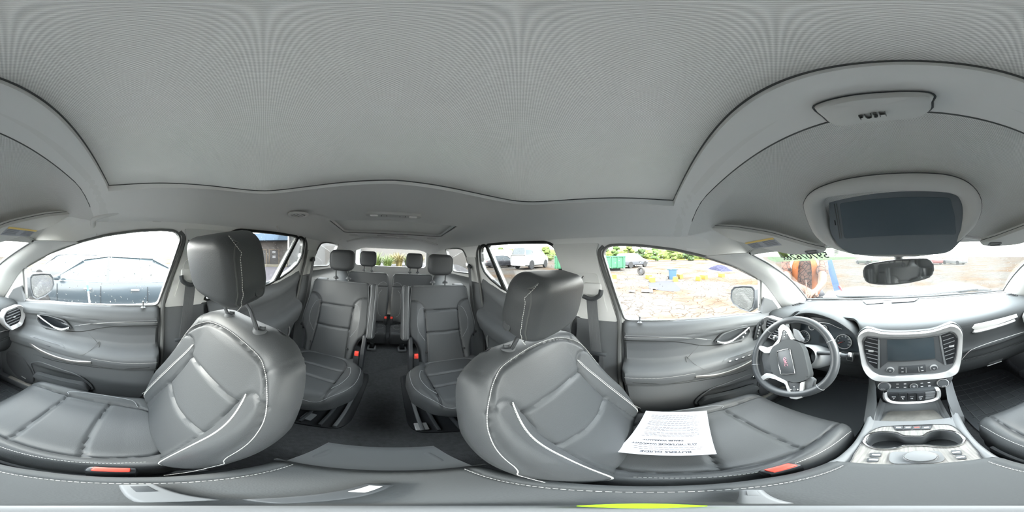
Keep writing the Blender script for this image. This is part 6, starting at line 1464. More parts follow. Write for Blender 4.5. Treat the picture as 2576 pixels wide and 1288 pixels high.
# green dumpster
a_, b_ = gp(1395, 683), gp(1573, 681); d_ = unit(b_-a_); Ld = np.linalg.norm(b_-a_); n_ = A(-d_[1], d_[0], 0)
n_ = n_*(1 if np.dot(n_, a_) > 0 else -1)
t = T('dumpster', 'long green roll-off dumpster at the edge of the lot', 'dumpster', tuple((a_+b_)/2)); fr = Frame(a_, d_, n_); up = 1 if fr.ez[2] > 0 else -1
V, Fc = holed([(0, .0), (Ld, .0), (Ld, 2.2), (0, 2.2)], [[(.08, .08), (Ld-.08, .08), (Ld-.08, 2.12), (.08, 2.12)]], lambda x, y, c: fr.p(x, y, up*(.25+(c > 0)*1.15)), 1); green = nodemat('green_steel', (.015, .10, .045), .5, var=(3, .3)); O('bin_walls', V, Fc, green, t, smooth=0)
V, Fc = box((Ld/2, 1.1, up*.3), (Ld, 2.2, .1), fr); O('bin_floor', V, Fc, green, t)
V, Fc = box((Ld/2, 1.1, up*.13), (Ld*.9, 1.2, .26), fr); O('bin_skid', V, Fc, TIRE, t, smooth=0)
for k in range(12): V, Fc = box((.2+k*(Ld-.4)/11, -.04, up*.8), (.09, .10, 1.1), fr); O('bin_rib', V, Fc, green, t, smooth=0)
V, Fc = box((Ld/2, -.03, up*1.38), (Ld, .14, .10), fr); O('bin_rim', V, Fc, green, t, smooth=0)
# blue trash can
g = gp(1692, 702); t = T('trash_can', 'blue-grey wheeled trash can standing alone on the lot', 'trash can', tuple(g)); k_ = np.linalg.norm(g)*tan(radians(3.9)); fr = Frame(g, unit(A(-g[1], g[0], 0)), unit(g))
if fr.ez[2] < 0: fr = Frame(g, -fr.ex, fr.ey)
blue = nodemat('blue_bin', (.035, .075, .12), .5); bm_ = []
V, Fc = gridmesh([[fr.p(a*s_, b*s_, z) for a, b in rrect(.50, .50, .06)] for s_, z in ((.78, 0), (.80, .02), (.98, k_*.84), (1.04, k_*.85), (1.04, k_*.90))], True); O('can_body', V, Fc, blue, t)
V, Fc = prism(rrect(.60, .58, .08), k_*.90, k_*.97, fr, .03); O('lid', V, Fc, blue, t)
V, Fc = tube([fr.p(-.34, .1, k_*.86), fr.p(.34, .1, k_*.86)], .03, 8); O('handle', V, Fc, blue, t)
for s_ in (-1, 1): V, Fc = lathe([(.09, -.03), (.09, .03), (0, .035)], Frame(fr.p(s_*.24, .2, .09), fr.ey, (0, 0, 1)), 14); O('wheel', V, Fc, TIRE, t)
# loose tyre standing on its tread
g = gp(1613, 692); r_ = .31; ax = unit(A(-.35, .93, 0)); t = T('tire', 'worn tire standing upright on the lot left of the blue trash can', 'tire', tuple(g)); axv = unit(-unit(g)*.8+A(-g[1], g[0], 0)/np.linalg.norm(g)*.55); f2 = Frame(g+A(0, 0, r_), np.cross((0, 0, 1), axv), (0, 0, 1))
V, Fc = lathe([(r_*.56, -.06), (r_*.62, -.10), (r_*.92, -.11), (r_, -.08), (r_, .08), (r_*.92, .11), (r_*.62, .10), (r_*.56, .06), (r_*.54, 0), (r_*.56, -.06)], f2, 32); O('tread', V, Fc, nodemat('dusty_rubber', (.035, .032, .03), .85), t)
V, Fc = lathe([(r_*.55, -.05), (r_*.50, .02), (r_*.15, .03), (0, .03)], f2, 24); O('wheel_disc', V, Fc, RIM, t)
# yellow concrete blocks
ylw = nodemat('yellow_block', (.17, .105, .012), .8, var=(6, .25))
for i, (px, py, w_, yw, lb) in enumerate(((1545, 700, .50, .3, 'yellow concrete block at the left edge of the driver window, below the dumpster'), (1640, 709, .52, .2, 'yellow concrete block lying right of the worn tire'), (1632, 702, .40, .6, 'smaller yellow block just behind the one right of the tire'), (1710, 700, .42, .4, 'yellow concrete block beside the right foot of the blue trash can'), (1699, 708, .26, .1, 'low yellow block in front of the blue trash can'), (1770, 702, .50, .5, 'larger yellow concrete block between the trash can and the rightmost one'), (1757, 706, .30, .9, 'small yellow block just left of the third one from the right'), (1815, 697, .46, .15, 'rightmost yellow concrete block in the driver window'))):
    g = gp(px, py); fr = Frame(g, (cos(yw), sin(yw), 0), (-sin(yw), cos(yw), 0)); V, Fc = prism([(-w_/2, 0), (w_/2, 0), (w_/2-.04, .26), (-w_/2+.04, .26)], -.13, .13, Frame(g, fr.ex, (0, 0, 1)), .02); O('parking_block', V, Fc, ylw, None, label=lb, cat='block', group='yellow blocks')
# crushed sheets and a dark wet patch
for i, (px, py, w_, lb) in enumerate(((1628, 733, .55, 'flattened pale sheet on the ground, lower of the two right of centre'), (1645, 727, .35, 'crumpled white scrap on the ground above the flattened sheet'), (1590, 734, .30, 'small pale scrap on the ground, leftmost of the litter'))):
    g = gp(px, py); G = [[g+A((u-.5)*w_+.1*v, (v-.5)*w_*.8, .02+.03*rng.random()) for u in np.linspace(0, 1, 7)] for v in np.linspace(0, 1, 6)]; V, Fc = shell(G, A(0, 0, .01)); O('paper_scrap', V, Fc, nodemat('weathered_sheet', (.13, .13, .14), .8), None, smooth=30, label=lb, cat='litter', group='litter on the lot')
g = gp(1668, 718); V, Fc = prism([(g[0]+1.3*cos(a)*(1+.2*sin(3*a)), g[1]+.9*sin(a)*(1+.25*cos(2*a))) for a in np.linspace(0, 2*pi, 28, endpoint=False)], 0, .006, WORLD); O('ground_patch', V, Fc, nodemat('dark_patch', (.055, .055, .064), .95, spec=0), None, smooth=0, label='dark asphalt repair patch on the lot', kind='structure')
g = gp(1810, 679); t = T('tarp_heap', 'low dark speckled heap far out on the lot near the windshield pillar', 'heap', tuple(g)); G = [[g+A((u-.5)*3.4, (v-.5)*1.2, .45*sin(pi*u)**.5*sin(pi*v)**.5*(.6+.6*rng.random())) for u in np.linspace(0, 1, 22)] for v in np.linspace(0, 1, 10)]; V, Fc = gridmesh(G); O('tarp_sheet', V, Fc, nodemat('speckled_tarp', (.04, .04, .065), .95, var=(8, .8), spec=0), t, smooth=20)
# yellow kerb and fence line
for (x0, x1, y_, nm, c_, h_, lb, cat) in ((1585, 1790, 650.5, 'kerb', (.20, .14, .02), .35, 'thin yellow kerb running along the far side of the lot', 'kerb'),):
    a_, b_ = lp(x0, y_, 60), lp(x1, y_, 60); fr = Frame((a_+b_)/2*A(1, 1, 0), unit(b_-a_), A(0, 0, 1)); V, Fc = box((0, h_/2, 0), (np.linalg.norm((b_-a_)[:2]), h_, .3), fr); O(nm, V, Fc, nodemat('kerb_yellow', c_, .7), None, smooth=0, label=lb, cat=cat)
t = T('wire_fence', 'low grey rail fence behind the parked cars', 'fence', tuple(lp(1290, 655, 40)*A(1, 1, 0)))
a_, b_ = lp(1205, 655, 38)*A(1, 1, 0), lp(1430, 655, 38)*A(1, 1, 0); fr = Frame(a_, unit(b_-a_), (0, 0, 1)); Lf = np.linalg.norm(b_-a_); fm_ = nodemat('fence_grey', (.12, .11, .10), .7)
for z in (.5, 1.0, 1.5): V, Fc = box((Lf/2, z, 0), (Lf, .06, .06), fr); O('rail', V, Fc, fm_, t, smooth=0)
for k in range(13): V, Fc = box((Lf*k/12, .85, 0), (.12, 1.7, .12), fr); O('post', V, Fc, fm_, t, smooth=0)
# trees: individual crowns
def crown(c, r, h, seed, mb, n=26):
    r_ = random.Random(seed)
    for i in range(n):
        a, q, z = r_.random()*2*pi, r_.random()**.5, r_.random(); rr_ = r*(.26+.22*r_.random()); sc = sin(pi*min(1, .25+z*.7))
        bm = bmesh.new(); bmesh.ops.create_icosphere(bm, subdivisions=2, radius=rr_)
        for v in bm.verts: v.co *= 1+.35*(r_.random()-.5)
        V, Fc = bm_data(bm); mb.add(V*A(1, 1, .8)+A(c[0]+r*q*.8*sc*cos(a), c[1]+r*q*.8*sc*sin(a), c[2]+h*z), Fc)
leafs = [nodemat('leaf_green', (.045, .085, .016), .8, var=(3, .5)), nodemat('leaf_yellow_green', (.075, .105, .020), .8, var=(3, .5)), nodemat('leaf_dark', (.03, .055, .014), .8, var=(3, .5))]; bark = nodemat('bark', (.06, .05, .04), .9)
tl = [(1225, 50, 3.4), (1262, 46, 3.8), (1300, 52, 3.4), (1335, 48, 3.2), (1372, 46, 4.2), (1408, 50, 4.6), (1440, 46, 4.8), (1480, 42, 5.0), (1515, 40, 5.4), (1548, 42, 5.6), (1580, 40, 5.6), (1614, 42, 5.4), (1650, 44, 5.2), (1690, 46, 4.8), (1732, 50, 4.4), (1776, 54, 4.2), (1822, 60, 4.0), (1120, 70, 3.4), (1160, 66, 3.6), (1190, 60, 3.6)]
kinds = ['bushy green tree in the far tree line', 'yellow-green tree in the far tree line', 'dark green tree in the far tree line']
where = ['above the black car', 'above the white trailer', 'left of the white van', 'above the white van', 'just right of the van', 'left of the dumpster end', 'hidden side of the middle pillar', 'behind the dumpster', 'above the left end of the dumpster', 'above the dumpster', 'above the dark SUV', 'right of the dark SUV', 'above the worn tire', 'above the blue trash can', 'right of the trash can', 'far right of the trash can', 'beside the windshield pillar', 'in the driver-side quarter window, left', 'in the driver-side quarter window, right', 'beside the rear door edge']
for i, (px, d_, h_) in enumerate(tl):
    g = lp(px, 650, d_)*A(1, 1, 0); t = T('tree', kinds[i % 3]+', '+where[i], 'tree', tuple(g), 'trees in the far tree line')
    mb = MB(); crown(g+A(0, 0, .5), 1.5 if 4 < i < 14 else 2.0, h_-1.0, i, mb); mb.build('foliage', leafs[i % 3], t, car=False, smooth=0, kind='stuff', recalc=False)
    V, Fc = tube([g, g+A(.1, 0, h_*.6)], .16, 7); O('trunk', V, Fc, bark, t)
# continuous hedge behind the tree line
hm = MB(); r_ = random.Random(77)
for i in range(150):
    px = 1205+i*4.3; g = lp(px, 650, 72); bm = bmesh.new(); bmesh.ops.create_icosphere(bm, subdivisions=2, radius=1.0)
    for v in bm.verts: v.co *= 1+.4*(r_.random()-.5)
    V, Fc = bm_data(bm); hm.add(V*A(2.2, 2.2, 1.6+.8*r_.random())+A(g[0], g[1], 1.3+1.6*r_.random()), Fc)
hm.build('hedge', leafs[1], None, car=False, smooth=0, kind='stuff', recalc=False, label='continuous yellow-green hedge behind the far tree line', cat='hedge')
# ---- building behind the passenger side: dark stone front, doors, white brick wing
def wallframe(pa, pb, d1, d2): a_, b_ = lp(*pa, d1)*A(1, 1, 0), lp(*pb, d2)*A(1, 1, 0); return Frame(a_, unit(b_-a_), (0, 0, 1)), np.linalg.norm(b_-a_)
bt = T('building', 'low dark stone building with two doors and a blue awning behind the passenger side', 'building', tuple(lp(660, 650, 24)*A(1, 1, 0)))
fr, Lb = wallframe((560, 650), (724, 650), 26, 24)
V, Fc = box((Lb/2, 2.4, -.2), (Lb, 4.8, .4), fr); O('stone_front', V, Fc, nodemat('speckled_stone', (.055, .048, .045), .8, var=(1.5, .5), bump=('noise', 3, .8, .05)), bt, smooth=0)
V, Fc = box((Lb/2, 4.1, .9), (Lb, 1.0, 1.6), fr); O('awning', V, Fc, nodemat('blue_awning', (.05, .085, .13), .6), bt, smooth=0)
for x in (Lb*.62, Lb*.80):
    V, Fc = box((x, 1.15, .03), (1.3, 2.3, .1), fr, .02); dr = O('door', V, Fc, nodemat('dark_door', (.025, .022, .022), .6), bt, smooth=0)
    V, Fc = ring([(x+a*1.0, 1.15+b) for a, b in rrect(1.5, 2.5, .02)], [(x+a, 1.15+b) for a, b in rrect(1.3, 2.3, .02)], 0, .14, fr); O('door_frame', V, Fc, nodemat('tan_frame', (.10, .075, .05), .7), dr, smooth=0)
for z in (2.0, 1.3): V, Fc = box((Lb*.80, z, .10), (.45, .35, .02), fr); O('notice', V, Fc, nodemat('notice_white', (.25, .25, .26), .8), bt, smooth=0)
V, Fc = box((Lb/2, .12, 1.6), (Lb*.98, .24, 3.2), fr); O('walkway', V, Fc, nodemat('tan_concrete', (.13, .115, .085), .8), bt, smooth=0)
wt_ = T('brick_building', 'white painted brick wing running behind the car on the passenger side', 'building', tuple(lp(800, 650, 20)*A(1, 1, 0)))
fr, Lb = wallframe((727, 650), (905, 650), 23.5, 17)
def brickmat():
    m = nodemat('white_brick', (.3, .3, .3), .8); nt = m.node_tree; b = nt.nodes['Principled BSDF']; t = nt.nodes.new('ShaderNodeTexCoord'); sp = nt.nodes.new('ShaderNodeSeparateXYZ'); cb = nt.nodes.new('ShaderNodeCombineXYZ'); nt.links.new(t.outputs['Object'], sp.inputs[0]); nt.links.new(sp.outputs[0], cb.inputs[0]); nt.links.new(sp.outputs[2], cb.inputs[1])
    br = nt.nodes.new('ShaderNodeTexBrick'); br.inputs['Scale'].default_value = 3.0; br.inputs['Color1'].default_value = (.17, .17, .17, 1); br.inputs['Color2'].default_value = (.145, .145, .145, 1); br.inputs['Mortar'].default_value = (.085, .085, .085, 1); br.inputs['Mortar Size'].default_value = .03; nt.links.new(cb.outputs[0], br.inputs[0]); nt.links.new(br.outputs[0], b.inputs['Base Color']); return m
V, Fc = box((Lb/2, 2.4, -.2), (Lb, 4.8, .4), fr); O('brick_wall', V, Fc, brickmat(), wt_, smooth=0)
V, Fc = box((Lb/2, 4.85, 0), (Lb, .12, .7), fr); O('coping', V, Fc, nodemat('coping_grey', (.15, .15, .15), .7), wt_, smooth=0)
# dark gravel verge and planted bank behind the car
def bankz(x, y): r = hypot(x, y+2.2); return .95*max(0, min(1, (-y-4.5)/3.5))
G = [[(x, y, bankz(x, y)*(1-max(0, (abs(x+.3)-3.2)/1.8)) if abs(x+.3) < 5 else 0) for x in np.linspace(-5.2, 4.6, 40)] for y in np.linspace(-11, -4.3, 30)]
V, Fc = gridmesh(G); O('planting_bank', V, Fc, nodemat('dark_mulch', (.06, .056, .058), .95, var=(20, .6), bump=('noise', 60, 1, .03)), None, smooth=40, label='bank of dark mulch rising behind the car', cat='planting bed')
V, Fc = prism([(2.2, -3.2), (14, -4.5), (22, -9), (18, -22), (4, -16), (3.0, -8)][::-1], 0, .012, WORLD); O('gravel_verge', V, Fc, nodemat('purple_gravel', (.085, .078, .086), .95, var=(30, .7), spec=.05), None, smooth=0, kind='structure', label='dark gravel between the car and the building')
def grass(g, h, n, seed, mat, label):
    r_ = random.Random(seed); mb = MB(); t = T('ornamental_grass', label, 'plant', tuple(g), 'ornamental grasses behind the car')
    for i in range(n):
        a = r_.random()*2*pi; ln = h*(.6+.5*r_.random()); sp_ = .25+.6*r_.random(); w_ = .010+.008*r_.random(); q0 = g+A(.14*cos(a)*r_.random(), .14*sin(a)*r_.random(), -.03)
        pts = [q0+A(cos(a)*ln*sp_*k*k*.9, sin(a)*ln*sp_*k*k*.9, ln*(k-.42*k**3*sp_*1.6)) for k in (0, .3, .55, .8, 1)]; sd_ = A(-sin(a), cos(a), 0)
        V = []; 
        for k, p in enumerate(pts): V += [p-sd_*w_*(1-k/4.3), p+sd_*w_*(1-k/4.3)]
        mb.add(V, [(2*k, 2*k+1, 2*k+3, 2*k+2) for k in range(4)])
    mb.build('blades', mat, t, car=False, smooth=0, kind='stuff', recalc=False)
    V, Fc = lathe([(.12, 0), (.10, .06), (0, .08)], Frame(g+A(0, 0, -.02), (1, 0, 0), (0, 1, 0)), 10); O('root_clump', V, Fc, bark, t)
gg = [nodemat('grass_blade', (.085, .12, .025), .7, var=(6, .4)), nodemat('grass_straw', (.14, .11, .035), .7, var=(6, .4))]
for i, (px, d_, h_, lb) in enumerate(((918, 8.2, .85, 'arching green grass clump behind the passenger-side third row headrest'), (948, 7.6, 1.0, 'broad green grass clump left of centre in the rear window'), (975, 7.4, .95, 'green grass clump in the middle of the rear window'), (1004, 7.9, .9, 'straw-tipped grass clump right of the window centre'), (1026, 8.3, .8, 'grass clump with orange blades left of the driver-side headrest'), (1056, 8.6, .75, 'small grass clump behind the driver-side third row headrest'), (932, 9.6, .9, 'taller grass clump at the back of the bank, left'), (990, 9.8, .9, 'taller grass clump at the back of the bank, right'))):
    g = lp(px, 655, d_); g[2] = bankz(g[0], g[1]); grass(g, h_, 240, 30+i, gg[i % 2 if i > 2 else 0], lb)
V, Fc = box((-.5, -17.5, 1.3), (16, .3, 2.6)); O('far_wall', V, Fc, nodemat('far_wall_pale', (.10, .094, .088), .8), None, smooth=0, label='long pale wall far behind the planted bank', cat='wall')
g = gp(1135, 662)
V, Fc = prism([(g[0]-3, g[1]-9), (g[0]+1.5, g[1]-9), (g[0]+1.8, g[1]+9), (g[0]-3, g[1]+9)], 0, .015, WORLD); O('concrete_path', V, Fc, nodemat('path_white', (.19, .185, .175), .8), None, smooth=0, kind='structure', label='pale path curving across the lot behind the driver side')
# thin pole with blue tape leaning by the passenger door
a_, b_ = P(219, 708, x=1.25), P(229, 790, x=1.12)
t = thing('taped_pole', 'thin pale pole wrapped with blue tape outside the passenger window', 'pole', tuple(b_)); V, Fc = tube([a_, b_+(b_-a_)*3.2], .007, 8); make('pole_shaft', V, Fc, M['white'], t)
V, Fc = tube([a_+(b_-a_)*.12, a_+(b_-a_)*.32], .0085, 8); make('blue_tape', V, Fc, nodemat('blue_tape', (.02, .09, .45), .5), t); V, Fc = tube([a_, a_+(b_-a_)*.10], .0088, 8); make('yellow_tip', V, Fc, M['yellow'], t)

# ---- own hood, wipers, side mirrors (they belong to the leaning car)
G = []
for y in np.linspace(1.30, 2.25, 20):
    row = []
    for x in np.linspace(-.88, .88, 41):
        k = (y-1.30)/.95; z = -.345+.028*math.exp(-((abs(x)-.55)/.12)**2)-.11*k**2-.10*max(0, (abs(x)-.70)/.18)**2
        row.append((x, y, z))
    G.append(row)
V, Fc = shell(G, A(0, 0, -.02)); make('hood', V, Fc, nodemat('silver_hood_paint', (.14, .142, .145), .35, coat=.4), None, smooth=60, label='pale silver hood ahead of the windshield, rain specks on it', cat='hood')
for x0, x1 in ((-.55, .05), (.02, .60)):
    V, Fc = tube([(x0, 1.245, -.318), ((x0+x1)/2, 1.262, -.312), (x1, 1.25, -.316)], .008, 6); make('wiper', V, Fc, M['black'], None, label='black wiper blade at the windshield base, '+('driver' if x0 < 0 else 'passenger')+' side', cat='wiper', group='wipers')
for s in (-1, 1):
    t = thing('side_mirror', 'dark door mirror spotted with rain outside the '+('driver' if s < 0 else 'passenger')+' window', 'mirror', (s*.97, .70, -.40), 'door mirrors')
    pts = [(1840, 730), (1848, 721), (1870, 719), (1893, 720), (1900, 728), (1900, 755), (1895, 777), (1884, 785), (1862, 777), (1845, 765), (1838, 750)]
    pm = plane((-1.10, .66, -.3), (-.88, .72, -.3), (-1.0, .69, -.1)); q3 = [P(*q, pl=pm) for q in pts]; nM = pm[0]*(1 if pm[0][1] < 0 else -1); c = np.mean(q3, 0)
    fm2 = Frame(c, np.cross((0, 0, 1), nM), (0, 0, 1)); q = orient([tuple(fm2.loc(p)[:2]) for p in q3]); q = roundpoly(q, .008, 3); sgn = 1 if np.dot(fm2.ez, nM) > 0 else -1
    def mk(V): V = np.array(V); return V*A(1, 1, 1) if s < 0 else V*A(-1, 1, 1)
    rows = []
    for sc, dd in ((.90, .0), (1.0, .004), (1.04, -.01), (1.02, -.06), (.80, -.12), (.45, -.15), (0, -.155)): rows.append([fm2.p(a*sc, b*sc, sgn*dd) for a, b in q])
    V, Fc = gridmesh(rows, True); make('mirror_housing', mk(V), Fc, nodemat('mirror_shell', (.035, .04, .045), .5), t, smooth=50)
    V, Fc = prism([(a*.88, b*.86) for a, b in q], sgn*-.002, sgn*.002, fm2); make('mirror_glass', mk(V), Fc, nodemat('wet_mirror', (.30, .32, .32), .25, metal=.9, bump=('noise', 120, .6, .002)), t, smooth=0)
    V, Fc = tube([A(s*.90, .74, -.31), A(s*.80, .74, -.33)], .028, 8, flat=.6); make('mirror_arm', V, Fc, M['dark'], t)
# papers on the hood
t = thing('paper_stack', 'loose white papers and a dark clipboard lying on the hood before the person', 'papers', (-.52, 1.36, -.345))
for i, (x, y, w_, h_, a, m_) in enumerate(((-.60, 1.36, .22, .28, .3, 'paper'), (-.40, 1.42, .22, .28, -.2, 'paper'), (-.46, 1.33, .24, .10, .1, 'dark'), (-.22, 1.40, .22, .20, .15, 'paper'))):
    V, Fc = box((0, 0, 0), (w_, h_, .003+.002*(i == 2)), Frame((x, y, -.325+.004*i), (cos(a), sin(a), 0), (-sin(a), cos(a), 0))); make('sheet' if m_ == 'paper' else 'clipboard', V, Fc, nodemat('hood_paper', (.18, .18, .19), .8) if m_ == 'paper' else M['dark'], t, smooth=0)
# reversed number sheet stuck inside the top of the windshield
pw = [WB(x)*(1-t_)+WT(x)*t_+A(0, .02, .03)*sin(pi*t_)+A(0, -.012, -.012) for x, t_ in ((-.42, .90), (-.12, .90), (-.30, .74))]
ps = Panel(tuple(pw[0]), tuple(pw[2]), (0, -1, -.2), ex=tuple(pw[1]-pw[0]))
t = thing('number_sheet', 'translucent sheet with a large reversed stock number on the windshield', 'sticker', tuple(P(2015, 650, pl=ps.pl)))
glassy = glassmat('thin_green_sheet', (.80, .88, .78), .0); gn = glassy.node_tree; tl_ = gn.nodes.new('ShaderNodeBsdfTranslucent'); tl_.inputs[0].default_value = (.12, .15, .11, 1); mm = gn.nodes.new('ShaderNodeMixShader'); mm.inputs[0].default_value = .6
gn.links.new(gn.nodes['Transparent BSDF'].outputs[0], mm.inputs[1]); gn.links.new(tl_.outputs[0], mm.inputs[2]); gn.links.new(mm.outputs[0], gn.nodes['Material Output'].inputs[0])
V, Fc = ps.solid([(1928, 640), (1980, 622), (2110, 622), (2150, 640), (2152, 651), (2112, 653), (2000, 657), (1950, 659), (1932, 652)], -.0008, .0, 0); make('sheet_backing', V, Fc, glassy, t, smooth=0)
V, Fc = ps.solid([(1955, 632), (1975, 630), (1985, 646), (1965, 648)], 0, .0006); make('lime_patch', V, Fc, nodemat('lime_patch', (.24, .32, .05), .7), t, smooth=0)
o_ = P(2022, 645, pl=ps.pl); a_, b_ = P(1957, 645, pl=ps.pl), P(2088, 637, pl=ps.pl); ex = unit(b_-a_); lf = Frame(o_+ps.n*.001, ex, np.cross(ps.n, ex)); Lw = np.linalg.norm(b_-a_)
V, Fc = text_mb('59707626x', Lw/4.9, Frame((0, 0, 0), (1, 0, 0), (0, 1, 0)), depth=.0006, mirror=True, bold=.0006); V[:, 1] *= 1.75
make('stock_number', lf.p(V[:, 0], V[:, 1], V[:, 2]), Fc, nodemat('ink_green_grey', (.02, .03, .025), .8), t, smooth=0, recalc=False, label='large reversed digits')
mb = MB(); r_ = random.Random(2)
for k in range(26):
    p = P(2100+1.6*(k % 6), 629+3.2*(k//6), pl=ps.pl); q = ps.fr.loc(p); mb.add(*box((q[0], q[1], .0006), (.005, .0035, .0004), ps.fr))
mb.build('small_print', M['ink'], t, smooth=0, kind='stuff')

# ---- person leaning on the fender
def skin(name, verts, edges, rad, mat, parent, sub=2, root=0, label=None):
    base = BASE[parent.name]
    me = bpy.data.meshes.new(name); me.from_pydata([tuple(A(*v)-base) for v in verts], edges, []); ob = bpy.data.objects.new(name, me); S.collection.objects.link(ob)
    sk = ob.modifiers.new('skin', 'SKIN'); sk.use_smooth_shade = True
    for i, r in enumerate(rad):
        v = me.skin_vertices[0].data[i]; v.radius = (r, r) if not isinstance(r, tuple) else r; v.use_root = (i == root)
    ss = ob.modifiers.new('sub', 'SUBSURF'); ss.levels = sub; ss.render_levels = sub
    bpy.context.view_layer.update(); dg = bpy.context.evaluated_depsgraph_get(); m2 = bpy.data.meshes.new_from_object(ob.evaluated_get(dg)); bpy.data.objects.remove(ob)
    m2.name = name; o = bpy.data.objects.new(name, m2); S.collection.objects.link(o); m2.materials.clear(); m2.materials.append(mat)
    for p in m2.polygons: p.use_smooth = True
    o.parent = parent; BASE[o.name] = base; prop(o, label); return o
pf = unit(A(.566, -.824, 0)); plf = A(.824, .566, 0)
per = T('person', 'person in an orange safety vest over a patterned brown shirt, writing on the hood', 'person', (-1.12, 1.60, 0))
sk_ = nodemat('skin', (.15, .08, .055), .7)
pel = A(-1.12, 1.60, .93); ch = A(-1.03, 1.49, 1.24); nk = A(-.99, 1.43, 1.45); hdp = A(-.955, 1.385, 1.55); tp = A(-.945, 1.37, 1.66)
SL, SR = ch+plf*.185+A(0, 0, .17), ch-plf*.185+A(0, 0, .17)
EL, ER = A(-.735, 1.36, 1.165), A(-1.065, 1.22, 1.165); WL, WR = A(-.715, 1.215, 1.118), A(-.815, 1.19, 1.12)
HL, HR = A(-.72, 1.14, 1.105), A(-.745, 1.165, 1.105)
hipL, hipR = pel+plf*.10+A(0, 0, -.05), pel-plf*.10+A(0, 0, -.05); kL, kR = hipL+A(-.01, .03, -.40), hipR+A(-.02, .05, -.40); aL, aR = kL+A(-.03, .05, -.40), kR+A(-.02, .08, -.40)
vs = [pel, (pel+ch)/2, ch, nk-A(0, 0, .05), nk, hdp, tp, SL, EL, WL, HL, SR, ER, WR, HR, hipL, kL, aL, aL+pf*.16+A(0, 0, -.05), hipR, kR, aR, aR+pf*.16+A(0, 0, -.05)]
ed = [(0, 1), (1, 2), (2, 3), (3, 4), (4, 5), (5, 6), (2, 7), (7, 8), (8, 9), (9, 10), (2, 11), (11, 12), (12, 13), (13, 14), (0, 15), (15, 16), (16, 17), (17, 18), (0, 19), (19, 20), (20, 21), (21, 22)]
ra = [.15, .14, .155, .07, .055, .082, .075, .06, .042, .028, .030, .06, .042, .028, .030, .085, .058, .04, .035, .085, .058, .04, .035]
# fingers rooted in the palms
for hnd, wr, sd_ in ((10, WL, 1), (14, WR, -1)):
    h0 = A(*vs[hnd]); d_ = unit(h0-wr); side = unit(np.cross(d_, (0, 0, 1)))
    for k, (off, ln) in enumerate(((-.030, .070), (-.010, .078), (.010, .074), (.028, .060))):
        i = len(vs); vs += [h0+side*off*.8+d_*.012, h0+side*off+d_*ln*.6+A(0, 0, .004), h0+side*off+d_*ln*.95+A(0, 0, -.018)]; ed += [(hnd, i), (i, i+1), (i+1, i+2)]; ra += [.0105, .0088, .0075]
    i = len(vs); vs += [h0-d_*.02-side*.035*sd_, h0+d_*.018-side*.052*sd_+A(0, 0, -.008)]; ed += [(hnd, i), (i, i+1)]; ra += [.012, .009]
skin('body', vs, ed, ra, sk_, per, 2)
# head features
hc = A(-.945, 1.372, 1.615); hf = unit(pf*.85+A(0, 0, -.5)); hu = unit(np.cross(hf, plf)); hu = hu*(1 if hu[2] > 0 else -1); fh = Frame(hc, plf, hu)
def ball(c, r, mat, name, parent, sc=(1, 1, 1), fr=WORLD, sub=3):
    bm = bmesh.new(); bmesh.ops.create_icosphere(bm, subdivisions=sub, radius=r); V, Fc = bm_data(bm); V = V*A(*sc); return O(name, fr.p(V[:, 0]+c[0], V[:, 1]+c[1], V[:, 2]+c[2]), Fc, mat, parent, smooth=60)
fz = 1 if np.dot(fh.ez, hf) > 0 else -1
ball((0, 0, 0), .095, sk_, 'head', per, (.82, 1.18, .98), fh); ball((0, .025, -fz*.014), .101, nodemat('brown_hair', (.04, .025, .015), .8, bump=('noise', 120, .8, .004)), 'hair', per, (.84, 1.12, .95), fh)
ball((0, -.012, fz*.096), .016, sk_, 'nose', per, (.8, 1.5, .9), fh, 2)
for s_ in (-1, 1): ball((s_*.032, .012, fz*.080), .011, M['white'], 'eye', per, (1.2, .8, .7), fh, 2); ball((s_*.080, 0, 0), .026, sk_, 'ear', per, (.35, 1.1, .7), fh, 2)
ball((0, -.050, fz*.082), .016, nodemat('lips', (.25, .08, .07), .5), 'mouth', per, (1.5, .4, .6), fh, 2)
shirtm = nodemat('patterned_shirt', (.13, .06, .045), .85); nt = shirtm.node_tree; t_ = nt.nodes.new('ShaderNodeTexCoord'); vo = nt.nodes.new('ShaderNodeTexVoronoi'); vo.feature = 'DISTANCE_TO_EDGE'; vo.inputs['Scale'].default_value = 24; rp = nt.nodes.new('ShaderNodeValToRGB'); rp.color_ramp.elements[0].color = (.02, .012, .01, 1); rp.color_ramp.elements[0].position = .05; rp.color_ramp.elements[1].color = (.15, .07, .05, 1); rp.color_ramp.elements[1].position = .10
nt.links.new(t_.outputs['Object'], vo.inputs['Vector']); nt.links.new(vo.outputs['Distance'], rp.inputs[0]); nt.links.new(rp.outputs[0], nt.nodes['Principled BSDF'].inputs['Base Color'])
skin('shirt', [pel, (pel+ch)/2, ch, nk-A(0, 0, .06), SL, (SL+EL)/2, (SL*.25+EL*.75), SR, (SR+ER)/2, (SR*.25+ER*.75)], [(0, 1), (1, 2), (2, 3), (2, 4), (4, 5), (5, 6), (2, 7), (7, 8), (8, 9)], [.172, .165, .175, .075, .078, .070, .066, .078, .070, .066], shirtm, per, 2)
skin('trousers', [pel+A(0, 0, .03), hipL, kL, aL, hipR, kR, aR], [(0, 1), (1, 2), (2, 3), (0, 4), (4, 5), (5, 6)], [.165, .10, .078, .065, .10, .078, .065], nodemat('dark_trousers', (.03, .033, .045), .8), per, 2)
for a_ in (aL, aR): V, Fc = box((0, .06, -.045), (.10, .28, .09), Frame(a_, plf, pf) if np.cross(plf, pf)[2] > 0 else Frame(a_, -plf, pf), .03); O('shoe', V, Fc, TIRE, per)
orange = nodemat('safety_orange', (.26, .065, .004), .7); refl = nodemat('reflective_band', (.36, .34, .28), .6)
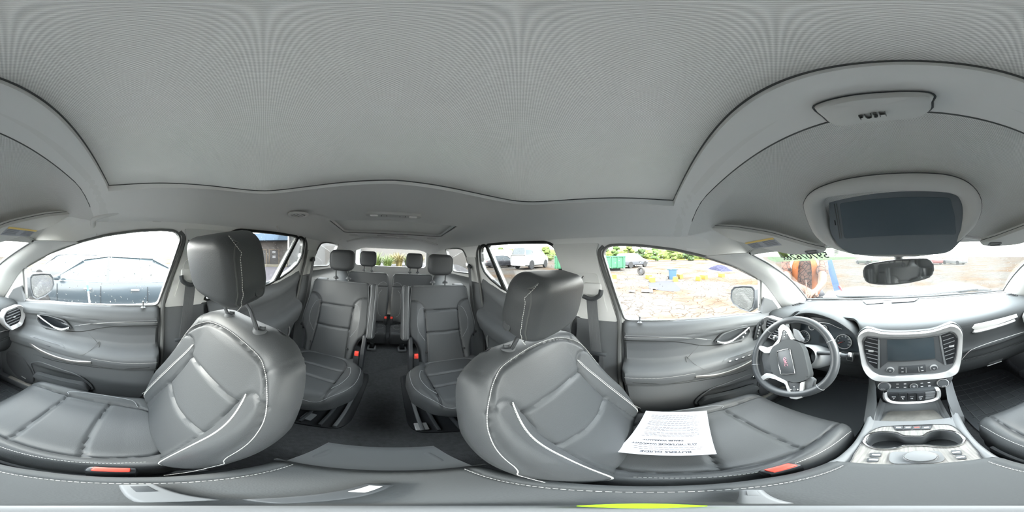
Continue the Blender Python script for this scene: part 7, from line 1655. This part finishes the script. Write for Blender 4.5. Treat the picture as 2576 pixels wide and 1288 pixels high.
for s_ in (-1, 1):
    G = []
    for k, v in enumerate(np.linspace(0, 1, 16)):
        row = []
        for u in np.linspace(0, 1, 9):
            ang = radians(28+62*u+ -10*v)*s_; zz = .95+v*.50; c_ = pel+(ch-pel)*min(1, (zz-.93)/.31) if zz < 1.24 else ch+(nk-ch)*((zz-1.24)/.21)
            rad = .185 if zz < 1.33 else .185-.08*((zz-1.33)/.12); dr = pf*cos(ang)+plf*sin(ang)
            row.append(A(c_[0], c_[1], zz)+dr*rad*(1.0 if abs(ang) < .9 else 1.02))
        G.append(row)
    V, Fc = shell(G, A(0, 0, .004)+pf*.004); O('vest_panel', V, Fc, orange, per, smooth=60, label='orange vest panel')
    G2 = [[row[j]+unit(row[j]-A(ch[0], ch[1], row[j][2]))*.006 for j in (3, 4, 5)] for row in G[2:]]; V, Fc = shell(G2, pf*.003); O('vest_stripe', V, Fc, refl, per, smooth=60, label='pale reflective stripe')
V, Fc = tube([A(-.765, 1.14, 1.075), A(-.80, 1.17, 1.21)], .005, 8); O('pen', V, Fc, nodemat('pen_brown', (.12, .06, .04), .5), None, label='pen held upright in the hand of the person in the orange vest', cat='pen')
# blue strap and red clip hanging beside the person
a_, b_ = lp(2085, 655, 1.95), lp(2106, 730, 1.75)
t = T('blue_strap', 'bright blue strap with a red end slung beside the person in the vest', 'strap', tuple(b_)); n_ = unit(np.cross(b_-a_, A(.5, -.8, 0))); G = [[a_*(1-k)+b_*k+n_*j for j in (-.035, .035)] for k in np.linspace(0, 1, 8)]; V, Fc = shell(G, A(.004, -.006, 0)); O('strap_band', V, Fc, nodemat('strap_blue', (.005, .04, .20), .6), t, smooth=40)
V, Fc = tube([b_+A(.02, 0, .05), b_+A(.07, 0, -.02)], .012, 8); O('red_clip', V, Fc, nodemat('clip_red', (.25, .02, .03), .5), t)
# ================================================================== the car leans on the uneven lot
ROLL = Matrix.Translation((0, 0, H)) @ Matrix.Rotation(-R, 4, 'Y')
for o in CAR: o.matrix_world = ROLL @ Matrix.LocRotScale(o.location, o.rotation_euler, o.scale)
